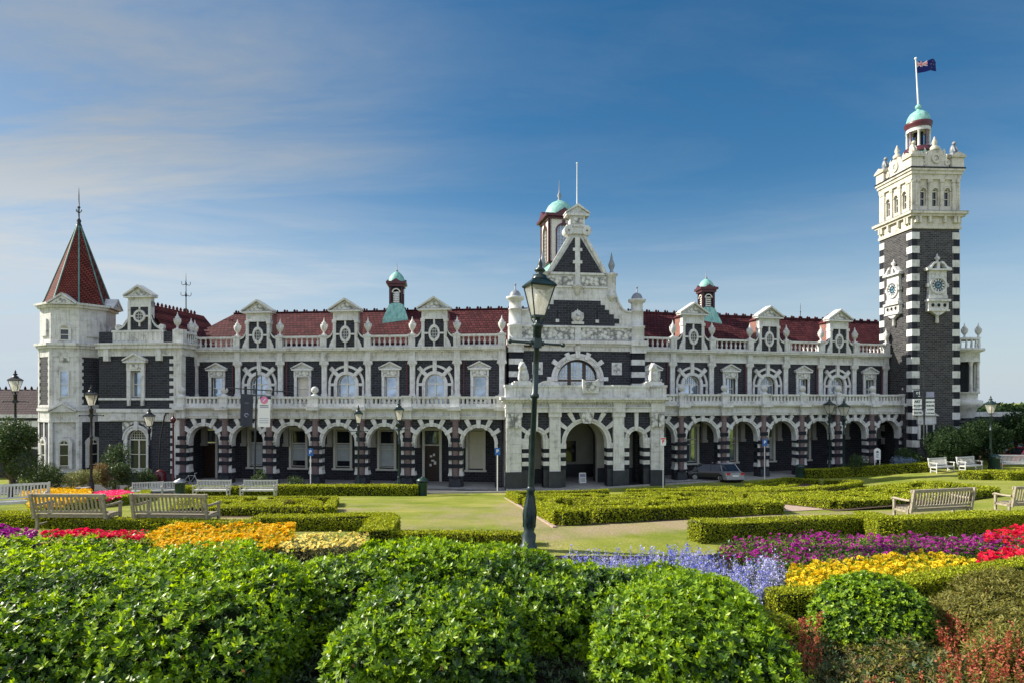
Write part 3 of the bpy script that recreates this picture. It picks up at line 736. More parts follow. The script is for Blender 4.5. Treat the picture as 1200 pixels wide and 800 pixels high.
# ---- corner pavilion at the left
def pavilion():
    fr = LW; S = lambda p, y=0: fr.sx(p, y)
    x0, x1 = S(116), S(213)
    xw, xl = S(160), S(161)
    b = MB()
    b.opening(x0, x1, .05, 5.17, xl, .85, 1.25, 3.65, 0, .5, 'bluestone', n=16)
    b.opening(x0, x1, 6.2, 10.5, xw, .45, 7.15, 9.25, 0, .5, 'bluestone', rz=0)
    b.box(x1 - .5, x1, .5, 2.2, .05, 10.5, 'bluestone'); b.box(x0, x0 + .5, .5, 6, .05, 10.5, 'bluestone')
    part('pavilion_wall', b, fr)
    b = MB()
    b.box(x0, x1, -.1, .52, 5.17, 5.9, 'white_stone'); b.box(x0, x1, -.3, .52, 5.9, 6.2, 'white_stone'); b.box(S(130), S(196), -.22, 0, 5.25, 5.85, 'white_stone')
    part('lower_cornice', b, fr); b = MB(); b.box(x0, x1 + .05, -.08, .3, 6.9, 7.08, 'white_stone'); part('sill_band', b, fr); b = MB(); b.box(x0, x1, -.04, .2, .05, .9, 'plinth_stone'); part('plinth', b, fr); b = MB()
    b.box(x0, x1 + .1, -.12, 2.2, 10.5, 11.1, 'white_stone'); b.box(x0, x1 + .35, -.4, 2.2, 11.1, 11.4, 'white_stone'); b.box(x0, x1 + .45, -.5, 2.2, 11.4, 11.55, 'white_stone')
    for p in (127, 188): b.box(S(p) - .22, S(p) + .22, -.3, 0, 10.1, 11.1, 'white_stone')
    part('pavilion_cornice', b, fr)
    b = MB()
    for k in range(7):                                            # quoins on the pavilion's free corner
        z = .95 + k * .62
        b.box(S(200), S(204.5), -.05, .3, z, z + .36, 'white_stone')
    for k in range(7):
        z = 6.3 + k * .6; b.box(S(199), S(204.5), -.05, .3, z, z + .34, 'white_stone')
    b.box(S(204.5), x1 + .06, -.12, .4, .1, 5.17, 'white_stone'); b.box(S(204.5), x1 + .06, -.12, .4, 6.2, 10.5, 'white_stone')
    part('quoins', b, fr)
    f = arch_frame(.85, 1.25, 3.65, 1, fancy=True).mesh('window'); w_ = part('window', None, fr, xl, .2, mesh=f)
    part('pane', arch_pane(.85, 1.25, 3.65, 'dark_glass'), fr, xl, .2, parent=w_)
    s = MB(); s.ring(0, 3.65, .85, 1.1, 0, 180, -.12, .3, 'white_stone', 20); s.ring(0, 3.65, 1.1, 1.22, 0, 180, -.18, .3, 'white_stone', 20)
    for q in (-1, 1): s.box(q * .85, q * 1.15, -.12, .3, 1.0, 3.65, 'white_stone')
    s.box(-1.3, 1.3, -.2, .1, 1.0, 1.24, 'white_stone'); s.box(-.16, .16, -.22, .1, 4.45, 5.17, 'white_stone')
    for q in (-1, 1): s.prism([(q * 1.25, 3.7), (q * 1.35, 5.1), (q * .2, 5.1), (q * .75, 4.75), (q * 1.1, 4.3)], -.03, .1, 'carved_stone')
    part('surround', s, fr, xl, 0, parent=w_)
    f = win_rect(.45, 7.15, 9.25, 0, 1).mesh('window'); w_ = part('window', None, fr, xw, .2, mesh=f)
    part('pane', pane_rect(.45, 7.15, 9.25, 'window_glass'), fr, xw, .2, parent=w_)
    s = MB()
    for q in (-1, 1): s.box(q * .45, q * .78, -.14, .2, 6.9, 9.3, 'white_stone'); 
    s.box(-.8, .8, -.16, .2, 9.3, 9.95, 'white_stone'); s.box(-.5, .5, -.2, .0, 9.42, 9.82, 'carved_stone'); s.box(-1.0, 1.0, -.32, .2, 9.95, 10.08, 'white_stone')
    s.prism([(-1.0, 10.08), (1.0, 10.08), (0, 10.6)], -.2, .2, 'white_stone')
    for q in (-1, 1): s.prism([(q * 1.05, 10.085), (q * 1.05, 10.2), (0, 10.78), (0, 10.6)], -.36, .2, 'white_stone')
    for q in (-1, 1): s.box(q * .5, q * .7, -.2, .1, 6.45, 6.9, 'white_stone')
    part('surround', s, fr, xw, 0, parent=w_)
    # parapet and gable
    b = MB()
    px0, px1 = S(133), S(192)
    b.box(px0, px1, -.1, .2, 11.55, 12.55, 'white_stone'); b.box(px0 - .05, px1 + .05, -.16, .26, 12.42, 12.6, 'white_stone')
    k = 11
    for j in range(k):
        x = px0 + (px1 - px0) * (j + .5) / k; b.box(x - .1, x + .1, -.16, -.1, 11.75, 12.4, 'white_stone')
    b.box(x0, px0, 0, .2, 11.55, 12.5, 'bluestone'); b.box(px1, x1, 0, .2, 11.55, 12.5, 'bluestone')
    # balustrade round the corner towards the wing
    q0 = S(205); b.box(q0, x1 + .3, -.3, .2, 11.55, 12.6, 'white_stone')
    b.box(x1 - .05, x1 + .25, .2, 1.6, 11.3, 11.5, 'white_stone'); b.box(x1 - .05, x1 + .25, .2, 1.6, 12.3, 12.5, 'white_stone')
    for j in range(5): b.lathe(x1 + .1, .4 + j * .27, [(.07, 11.5), (.11, 11.75), (.05, 12.1), (.08, 12.3)], 'white_stone', 6)
    part('parapet', b, fr)
    part('urn', None, fr, S(208), 0, 12.6, mesh=cached('urn', m_urn)); part('urn', None, fr, S(224, 1.4), 1.4, 12.3, mesh=cached('urn', m_urn))
    d = MB(); xc = S(163.5); d.T = TR(xc, 0, 0)
    w = 1.02; z0, ze, za = 12.6, 14.95, 15.25
    d.box(-w + .1, w - .1, .06, .35, z0, ze, 'bluestone'); d.box(-w, w, 0, .4, ze - .45, za, 'white_stone')
    for s in (-1, 1):
        d.box(s * (w - .22), s * w, -.05, .4, z0, ze, 'white_stone')
        pts = [(s * w, 14.0)] + [(s * (w + .95 - .95 * math.cos(t)), 14.0 - 1.15 * math.sin(t)) for t in [math.radians(k_) for k_ in (12, 30, 50, 70, 90)]]
        d.prism(pts + [(x, z - .2) for x, z in reversed(pts)], -.02, .22, 'white_stone'); d.prism([(s * w, z0), (s * (w + .95), z0), (s * (w + .55), 13.0), (s * (w + .1), 13.6), (s * w, 13.9)], .05, .15, 'bluestone')
        d.ring(s * (w + .9), z0 + .25, .06, .24, 0, 360, -.04, .24, 'white_stone', 14)
    d.ring(0, 13.75, .36, .52, 0, 360, -.06, .2, 'white_stone', 22)
    for a in (0, 90, 180, 270): d.wedge(0, 13.75, .5, .82 if a % 180 == 0 else .85, a, .07, .07, -.03, .1, 'white_stone')
    d.prism([(.37 * math.cos(t), 13.75 + .37 * math.sin(t)) for t in [2 * math.pi * k_ / 18 for k_ in range(18)]], .03, .055, 'dark_glass')
    for x in (-.12, .12): d.box(x - .015, x + .015, 0, .03, 13.42, 14.08, 'cream_paint'); d.box(-.33, .33, .0, .029, 13.735 + x, 13.765 + x, 'cream_paint')
    gable = part('gable', d, fr)
    d = MB(); d.T = TR(xc, 0, 0)
    d.box(-1.25, 1.25, -.24, .5, za, za + .12, 'white_stone'); d.prism([(-1.2, za + .12), (1.2, za + .12), (0, za + .85)], -.02, .5, 'white_stone')
    for s in (-1, 1): d.prism([(s * 1.3, za + .125), (s * 1.3, za + .24), (0, za + 1.05), (0, za + .85)], -.28, .5, 'white_stone')
    d.prism([(-.8, za + .18), (.8, za + .18), (0, za + .66)], -.06, 0, 'carved_stone')
    part('pediment', d, fr, parent=gable)
    # roof running back from the gable
    r = MB(); zr = 14.9
    r.add([(xc - 3.0, .4, 11.6), (xc, .5, zr), (xc, 8.6, zr), (xc - 3.0, 8.6, 11.6), (xc + 2.9, .4, 11.6), (xc + 2.9, 8.6, 11.6)], [(0, 1, 2, 3), (1, 4, 5, 2), (3, 2, 5)], 'turret_tile')
    for k_ in range(14):
        y = .7 + k_ * .5; r.lathe(xc, y, [(.09, zr - .02), (.13, zr + .12), (.04, zr + .3)], 'turret_tile', 6)
    part('roof', r, fr)
    return
pavilion()
# iron finial on the hip
b = MB()
def finial(b, z, h, mat, r=.05):
    b.lathe(0, 0, [(r * 4, z), (r * 2.2, z + h * .08), (r * 3, z + h * .14), (r, z + h * .2), (r * .9, z + h * .45), (r * 2.2, z + h * .48), (r * .8, z + h * .52), (r * .6, z + h * .8), (.008, z + h)], mat, 8)
finial(b, 14.6, 4.0, 'black_iron')
for k in range(4):
    for zz, rr in ((16.6, .42), (17.6, .36)):
        a = k * math.pi / 2 + .4; d = Vector((math.cos(a), math.sin(a), 0))
        b.tube([Vector((0, 0, zz)) + d * .05, Vector((0, 0, zz - .12)) + d * rr * .7, Vector((0, 0, zz + .0)) + d * rr, Vector((0, 0, zz + .22)) + d * rr], .03, 'black_iron', 5)
part('finial', b, None, ray(218, 370, 57.0).x, 57.0, 0)
b = MB(); finial(b, 15.0, 1.6, 'black_iron', .03); part('finial', b, RW, RW.sx(938, 7.4), 7.4, 0)

# ---- octagonal turret
def turret():
    c = ray(92.5, 467, 53.0); cx, cy = c.x, c.y; R = 2.78
    look = math.atan2(-cy, -cx); rot = look              # a corner points at the viewer
    def O(r, z0, z1, mat, b): b.lathe(0, 0, [(r, z0), (r, z1)], mat, 8, rot, False)
    z = lambda row: CZ + (HZ - row) * (cy - 2.2) / F
    A = R * math.cos(math.pi / 8)
    b = MB()
    O(R - .25, .0, z(358), 'white_stone', b)
    t = part('turret', b, None, cx, cy, 0)
    def facet(k):   # transform whose local x runs along facet k, y into the tower
        a = rot + math.pi / 8 + k * math.pi / 4
        return RZ(a + math.pi / 2) @ TR(0, -A, 0)
    w = R * math.sin(math.pi / 8)
    b = MB()
    for k in range(8):
        b.T = facet(k)
        dark = k in (0, 2, 6, 4)                         # dark panels alternate with window bays
        for s in (-1, 1): b.box(s * (w - .22), s * w, -.02, .3, 0, z(406), 'white_stone')
        if dark:
            b.box(-w + .22, w - .22, .04, .3, z(474), z(418), 'bluestone'); b.box(-w + .22, w - .22, .04, .3, .9, z(492), 'bluestone')
            b.box(-.10, .10, .0, .1, z(515), z(490), 'white_stone')
            for q in range(7):
                zz = z(472) + q * .56
                for s in (-1, 1): b.box(s * (w - .34), s * (w - .2), .0, .1, zz, zz + .3, 'white_stone')
        else:
            b.box(-w + .22, w - .22, .06, .3, z(474), z(418), 'white_stone'); b.box(-.36, .36, .0, .1, z(424), z(418), 'carved_stone')
        b.box(-w, w, .0, .3, z(492), z(474), 'white_stone'); b.box(-w, w, .0, .3, z(418), z(406), 'white_stone'); b.box(-w, w, -.03, .3, 0, .9, 'plinth_stone')
        b.box(-w, w, -.05, .3, z(477), z(475), 'white_stone')
        b.box(-.5, .5, -.04, .1, z(394), z(374), 'white_stone') if k in (0, 2, 4, 6) else None
    b.T = None
    for z0, z1, r in ((z(408), z(405), R + .18), (z(405), z(402), R + .32), (z(481), z(478), R + .12), (z(494), z(491), R + .05), (z(361), z(358), R + .12), (z(358), z(355.5), R + .3)): O(r, z0, z1, 'white_stone', b)
    b.lathe(0, 0, [(R - .1, z(402)), (R - .1, z(361))], 'white_stone', 8, rot, False)
    part('stonework', b, None, cx, cy, 0, parent=t)
    T0 = TR(cx, cy, 0)
    for k in (0, -1, 1, -2, 2):
        M = T0 @ facet(k)
        if k % 2:
            for (z0, z1, ww) in ((z(465), z(434), .34),):
                o = link('window', win_rect(ww, z0, z1, 0, 1).mesh('window'), station, M @ TR(0, -.02, 0)); link('pane', pane_rect(ww, z0, z1, 'window_glass').mesh('pane'), o, M @ TR(0, -.02, 0))
            s = MB(); s.prism([(-.95, z(482)), (.95, z(482)), (0, z(473))], -.35, .1, 'white_stone')
            for q in (-1, 1): s.prism([(q * 1.02, z(481.5)), (q * 1.02, z(480)), (0, z(470.5)), (0, z(473))], -.42, .1, 'white_stone')
            link('pediment', s.mesh('pediment'), t, M); s = MB(); s.prism([(-.95, z(358)), (.95, z(358)), (0, z(347.5))], -.42, 1.2, 'white_stone')
            for q in (-1, 1): s.prism([(q * 1.05, z(357.5)), (q * 1.05, z(355.8)), (0, z(344.5)), (0, z(347.5))], -.5, 1.2, 'white_stone')
            s.prism([(-.5, z(356)), (.5, z(356)), (0, z(350))], -.45, -.4, 'carved_stone')
            link('pediment', s.mesh('pediment'), t, M)
            o = link('window', arch_frame(.34, z(399), z(386), 0, fancy=True).mesh('window'), station, M @ TR(0, .02, 0)); link('pane', arch_pane(.34, z(399), z(386), 'dark_glass').mesh('pane'), o, M @ TR(0, .02, 0))
            s = MB(); s.ring(0, z(386), .34, .5, 0, 180, -.02, .2, 'white_stone', 14); s.box(-.5, -.34, -.02, .2, z(400), z(386), 'white_stone'); s.box(.34, .5, -.02, .2, z(400), z(386), 'white_stone'); link('surround', s.mesh('surround'), o, M)
        o = link('window', arch_frame(.36, z(545), z(520), 0).mesh('window'), station, M @ TR(0, -.06, 0)); link('pane', arch_pane(.36, z(545), z(520), 'dark_glass').mesh('pane'), o, M @ TR(0, -.06, 0))
        s = MB(); s.ring(0, z(520), .36, .62, 0, 180, -.1, .2, 'white_stone', 16)
        for q in (-1, 1): s.box(q * .36, q * .58, -.1, .2, z(548), z(520), 'white_stone')
        link('surround', s.mesh('surround'), o, M)
    # spire
    b = MB(); za_ = lambda row: CZ + (HZ - row) * cy / F; zt, zb = za_(263), z(356)
    b.lathe(0, 0, [(2.6, zb), (2.38, zb + .35), (.10, zt)], 'turret_tile', 8, rot, False)
    sp = part('roof', b, None, cx, cy, 0)
    b = MB()
    for k in range(8):
        a = rot + k * math.pi / 4; d = Vector((math.cos(a), math.sin(a), 0))
        b.tube([d * 2.62 + Vector((0, 0, zb + .02)), d * 2.40 + Vector((0, 0, zb + .37)), d * .10 + Vector((0, 0, zt))], .06, 'strip_green', 6)
    part('hip_strips', b, None, cx, cy, 0, parent=sp)
    b = MB(); finial(b, zt - .15, za_(218) - zt, 'black_iron', .06); b.lathe(0, 0, [(.17, zt - .4), (.2, zt - .2), (.08, zt + .2)], 'lead', 8)
    for k in range(4):
        a = k * math.pi / 2; d = Vector((math.cos(a), math.sin(a), 0)); b.tube([Vector((0, 0, za_(250))), Vector((0, 0, za_(248))) + d * .22, Vector((0, 0, za_(246))) + d * .25], .03, 'black_iron', 5)
    part('finial', b, None, cx, cy, 0)
turret()

# ---- the low range beyond the turret
b = MB(); x0 = -52.0
b.box(x0, -37.2, 54, 60, .0, z_ := 5.4, 'bluestone'); b.box(x0, -37.2, 53.9, 54.1, 4.55, 5.1, 'white_stone'); b.box(x0, -37.2, 53.7, 54.2, 5.35, 5.65, 'white_stone'); b.box(x0, -37.2, 53.95, 54.1, 2.6, 2.8, 'white_stone')
low = part('side_range_wall', b)
b = MB(); b.add([(x0, 53.8, 5.6), (-36.8, 53.8, 5.6), (-36.8, 57.3, 7.9), (x0, 57.3, 7.9), (-36.8, 60.8, 5.6), (x0, 60.8, 5.6)], [(0, 1, 2, 3), (3, 2, 4, 5), (1, 4, 2), (0, 3, 5)], 'slate_roof')
x = x0
while x < -37.5: b.lathe(x, 57.3, [(.08, 7.85), (.12, 8.0), (.03, 8.2)], 'slate_roof', 6); x += .6
part('roof', b)

# ---- centre block with stepped gable
CX = CB.sx(676.5, 3.0); CY = 3.0
def centre():
    fr = CB; S = lambda p, y=CY: fr.sx(p, y)
    h = 5.5
    b = MB(); b.T = TR(CX, 0, 0)
    zsp = 8.5; w = 1.68
    b.opening(-h, h, 6.1, 10.85, 0, w, 7.75, zsp + .05, CY, CY + .6, 'bluestone', n=20, rz=1.55)
    b.opening(-h, h, .05, 6.1, CB.sx(687, .2) - .1 - CX, 1.55, .05, 3.7, CY, CY + .6, 'bluestone', n=20)
    b.box(-h, -h + .6, CY + .6, 11, .05, 12.7, 'bluestone'); b.box(h - .6, h, CY + .6, 11, .05, 12.7, 'bluestone'); b.box(-h, h, 10.6, 11.2, .05, 12.7, 'bluestone')
    b.box(-h + .6, h - .6, CY + 1.0, CY + 1.1, 7, 10.8, 'dark_block')
    part('centre_wall', b, fr)
    # banded corner piers
    for s in (-1, 1):
        b = MB(); b.T = TR(CX, 0, 0)
        for z0, z1, m in ((7.9, 8.25, 'white_stone'), (8.25, 8.75, 'dark_block'), (8.75, 9.2, 'white_stone'), (9.2, 9.75, 'dark_block'), (9.75, 10.2, 'white_stone'), (10.2, 10.72, 'dark_block')):
            b.box(s * 5.05 - .55, s * 5.05 + .55, CY - .25, CY + .3, z0, z1, m)
        b.box(s * 5.05 - .6, s * 5.05 + .6, CY - .3, CY + .4, 6.9, 7.9, 'white_stone')
        part('corner_pier', b, fr)
    b = MB(); b.T = TR(CX, 0, 0)
    b.box(-h, h, CY - .12, CY + .6, 10.85, 11.25, 'white_stone'); b.box(-h - .1, h + .1, CY - .3, CY + .6, 11.25, 11.42, 'white_stone'); b.box(-h - .2, h + .2, CY - .5, CY + .6, 11.42, 11.64, 'white_stone')
    for s in (-1, 1): b.box(s * 5.05 - .62, s * 5.05 + .62, CY - .42, CY + .3, 10.72, 11.3, 'white_stone'); b.box(s * 5.05 - .7, s * 5.05 + .7, CY - .62, CY + .3, 11.3, 11.7, 'white_stone')
    b.box(-.22, .22, CY - .3, CY, 10.86, 11.42, 'white_stone')
    part('cornice', b, fr)
    b = MB(); b.T = TR(CX, 0, 0)
    b.box(-4.6, 4.6, CY - .05, CY + .6, 11.64, 12.9, 'white_stone'); b.box(-4.55, -.28, CY - .12, CY - .04, 11.78, 12.72, 'carved_stone'); b.box(.28, 4.55, CY - .12, CY - .04, 11.78, 12.72, 'carved_stone')
    b.box(-4.6, 4.6, CY - .22, CY + .3, 12.72, 12.86, 'white_stone'); b.box(-.25, .25, CY - .2, CY, 11.64, 12.72, 'white_stone')
    part('carved_frieze', b, fr)
    # gable
    b = MB(); b.T = TR(CX, 0, 0)
    out = [(4.55, 12.86), (4.55, 14.05), (4.1, 14.08), (3.75, 14.3), (3.4, 14.9), (3.05, 15.9), (3.05, 17.15), (2.5, 17.15), (.62, 20.3)]
    pts = out + [(-x, z) for x, z in reversed(out)]
    b.prism(pts, CY + .02, CY + .75, 'white_stone')
    for s in (-1, 1):
        b.tube([(s * x, CY + .0, z + .02) for x, z in out[1:6]], .10, 'white_stone', 6)
        b.prism([(s * 2.62, 17.0), (s * 2.28, 17.0), (s * .45, 20.2), (s * .66, 20.3)], CY - .12, CY + .1, 'white_stone')
    steps = [(14.93, 1.94), (14.58, 2.3), (14.2, 2.65), (13.85, 3.05), (13.5, 3.5), (13.12, 3.12), (12.86, 3.12)]
    for (z1, hw), (z0, _) in zip(steps[:-1], steps[1:]): b.box(-hw, hw, CY - .03, CY + .03, z0 + .0005, z1, 'bluestone')
    b.prism([(-2.05, 17.18), (2.05, 17.18), (.28, 20.0), (-.28, 20.0)], CY - .03, CY + .03, 'bluestone')
    b.box(-2.9, 2.9, CY - .12, CY + .04, 17.0, 17.18, 'white_stone'); b.box(-2.4, -.35, CY - .05, CY + .03, 16.15, 16.85, 'carved_stone'); b.box(.35, 2.4, CY - .05, CY + .03, 16.15, 16.85, 'carved_stone')
    b.box(-2.6, 2.6, CY - .08, CY + .03, 15.95, 16.08, 'white_stone')
    b.box(-.2, .2, CY - .14, CY, 15.9, 20.0, 'white_stone'); b.box(-.38, .38, CY - .15, CY, 17.9, 18.15, 'white_stone'); b.box(-.38, .38, CY - .15, CY, 18.9, 19.15, 'white_stone')
    b.lathe(0, CY - .05, [(.02, 15.3), (.18, 15.5), (.28, 15.85), (.45, 16.0), (.45, 16.15)], 'white_stone', 10)
    for s in (-1, 1):
        b.box(s * 1.65 - .14, s * 1.65 + .14, CY - .07, CY, 13.15, 13.4, 'white_stone'); b.box(s * 1.65 - .06, s * 1.65 + .06, CY - .04, CY, 13.4, 14.1, 'dark_block')
    part('gable', b, fr)
    b = MB(); b.T = TR(CX, 0, 0)
    b.box(-.5, .5, CY - .25, CY, 13.0, 13.2, 'white_stone'); b.prism([(-.3, 13.15), (.3, 13.15), (.5, 13.5), (.5, 13.9), (.25, 14.0), (-.25, 14.0), (-.5, 13.9), (-.5, 13.5)], CY - .2, CY, 'white_stone')
    b.ball((0, CY - .22, 13.55), .26, 'carved_stone', 10, 6, 1.2); b.prism([(-.25, 14.0), (-.15, 14.12), (-.08, 14.05), (0, 14.25), (.08, 14.05), (.15, 14.12), (.25, 14.0)], CY - .16, CY, 'white_stone')
    part('carved_crest', b, fr)
    # crowning scroll, block and pediment
    b = MB(); b.T = TR(CX, 0, 0)
    b.box(-.75, .75, CY - .15, CY + .7, 20.3, 20.95, 'white_stone')
    for s in (-1, 1): b.ring(s * .75, 20.55, .08, .38, 0, 360, CY - .25, CY + .7, 'white_stone', 16); b.ring(s * .75, 20.55, .0, .08, 0, 360, CY - .15, CY + .6, 'carved_stone', 8)
    b.box(-.9, .9, CY - .22, CY + .72, 20.85, 21.0, 'white_stone'); b.box(-.6, .6, CY - .1, CY + .65, 21.0, 21.95, 'white_stone'); b.box(-.45, .45, CY - .15, CY - .1, 21.15, 21.6, 'carved_stone')
    b.box(-.95, .95, CY - .25, CY + .8, 21.75, 21.93, 'white_stone'); b.prism([(-.95, 21.93), (.95, 21.93), (0, 22.55)], CY - .12, CY + .8, 'white_stone')
    for s in (-1, 1): b.prism([(s * 1.0, 21.935), (s * 1.0, 22.05), (0, 22.74), (0, 22.55)], CY - .28, CY + .8, 'white_stone')
    part('gable_pediment', b, fr)
    b = MB(); b.tube([(CX + .05, CY + .3, 22.6), (CX + .05, CY + .3, 26.1)], .05, 'pole_white', 8, .03); b.ball((CX + .05, CY + .3, 26.15), .08, 'pole_white', 8, 6); part('flagpole', b, fr)
    # domed corner posts and small spikes
    def post():
        p = MB(); p.lathe(0, 0, [(.60, 11.7), (.60, 12.75), (.66, 12.8), (.66, 12.95), (.52, 13.0), (.52, 14.1), (.56, 14.12), (.56, 14.2), (.48, 14.24), (.48, 14.8), (.68, 14.9), (.74, 15.02), (.74, 15.12), (.5, 15.16)], 'white_stone', 16)
        p.lathe(0, 0, [(.46, 15.16), (.44, 15.35), (.32, 15.55), (.12, 15.68), (.06, 15.7), (.05, 16.05)], 'lead', 14); p.ball((0, 0, 16.12), .09, 'lead', 8, 6)
        return p.mesh('corner_post')
    for s in (-1, 1): part('corner_post', None, fr, CX + s * 5.05, CY + .15, 0, mesh=cached('post', post))
    def spike():
        p = MB(); p.lathe(0, 0, [(.02, 14.9), (.3, 15.15), (.42, 15.35), (.36, 15.4), (.36, 16.9), (.5, 17.0), (.52, 17.15), (.36, 17.2)], 'white_stone', 14)
        p.lathe(0, 0, [(.22, 17.2), (.12, 17.4), (.26, 17.75), (.28, 17.9), (.12, 18.3), (.02, 18.9)], 'lead', 10); return p.mesh('pinnacle')
    for s in (-1, 1): part('pinnacle', None, fr, CX + s * 2.85, CY - .02, 0, mesh=cached('spike', spike))
    # lunette window
    b = MB(); b.T = TR(0, 0, 0); zs = 8.55; w = 1.66
    b.ring(0, zs, w - .1, w, 0, 180, 0, .1, 'dark_wood', 22, 1, .93); 
    for x in (-.62, .62): b.box(x - .14, x + .14, 0, .1, 7.75, zs + 1.4, 'dark_wood')
    b.box(-w, w, -.01, .1, zs - .13, zs + .02, 'dark_wood'); b.box(-w, w, 0, .1, 7.7, 7.8, 'dark_wood')
    for x0, x1 in ((-1.6, -.76), (-.48, .48), (.76, 1.6)):
        for k in range(1, 4):
            x = x0 + (x1 - x0) * k / 4
            top = zs + .93 * math.sqrt(max(0, w * w - x * x)) - .08
            b.box(x - .02, x + .02, .02, .06, 7.8, top, 'cream_paint')
        for z in (8.0, 8.22, 8.85, 9.15, 9.45):
            if z > zs and min(abs(x0), abs(x1)) > .6:
                lim = math.sqrt(max(0, w * w - ((z - zs) / .93) ** 2)) - .05
                xa, xb = (max(x0, -lim), x1) if x0 < 0 else (x0, min(x1, lim))
                if xb > xa: b.box(xa, xb, .02, .06, z - .018, z + .018, 'cream_paint')
            else: b.box(x0, x1, .02, .06, z - .018, z + .018, 'cream_paint')
        b.box(x0, x1, .01, .07, zs + .03, zs + .09, 'cream_paint'); b.box(x0, x1, .01, .07, zs - .2, zs - .14, 'cream_paint')
    o = part('window', b, fr, CX, CY + .2, 0)
    p = MB(); p.prism([(-w + .03, 7.75), (w - .03, 7.75)] + [((w - .03) * math.cos(math.radians(a)), zs + .93 * (w - .03) * math.sin(math.radians(a))) for a in range(0, 181, 12)], .07, .09, 'window_glass'); part('pane', p, fr, CX, CY + .2, parent=o)
    s = MB(); s.ring(0, zs + .05, w, w + .3, 0, 180, -.12, .3, 'white_stone', 26, 1, .95); s.ring(0, zs + .05, w + .3, w + .5, 0, 180, -.2, .3, 'white_stone', 26, 1, .95)
    for q in (-1, 1): s.box(q * w, q * (w + .5), -.12, .3, 7.3, zs + .05, 'white_stone'); s.box(q * w, q * (w + .85), -.26, .1, zs - .1, zs + .22, 'white_stone')
    for a in (35, 66, 90, 114, 145): s.wedge(0, zs + .05, w + .05, w + .85 if a in (35, 145) else w + .62, a, .15, .19, -.28, .1, 'white_stone')
    part('surround', s, fr, CX, CY, parent=o)
    for q in (-1, 1):
        s = MB(); s.box(-.42, .42, -.08, .05, 8.95, 9.95, 'white_stone'); s.prism([(0, 9.05), (.3, 9.3), (.3, 9.7), (0, 9.85), (-.3, 9.7), (-.3, 9.3)], -.16, -.07, 'carved_stone')
        part('carved_plaque', s, fr, CX + q * 3.28, CY, 0)
    # roof behind the gable
    b = MB(); b.add([(CX - 5.2, CY + .8, 12.7), (CX, CY + .8, 18.0), (CX, 11.0, 18.0), (CX - 5.2, 11.0, 12.7), (CX + 5.2, CY + .8, 12.7), (CX + 5.2, 11.0, 12.7)], [(0, 1, 2, 3), (1, 4, 5, 2), (3, 2, 5), (0, 4, 1)], 'roof_tile')
    part('roof', b, fr)
centre()

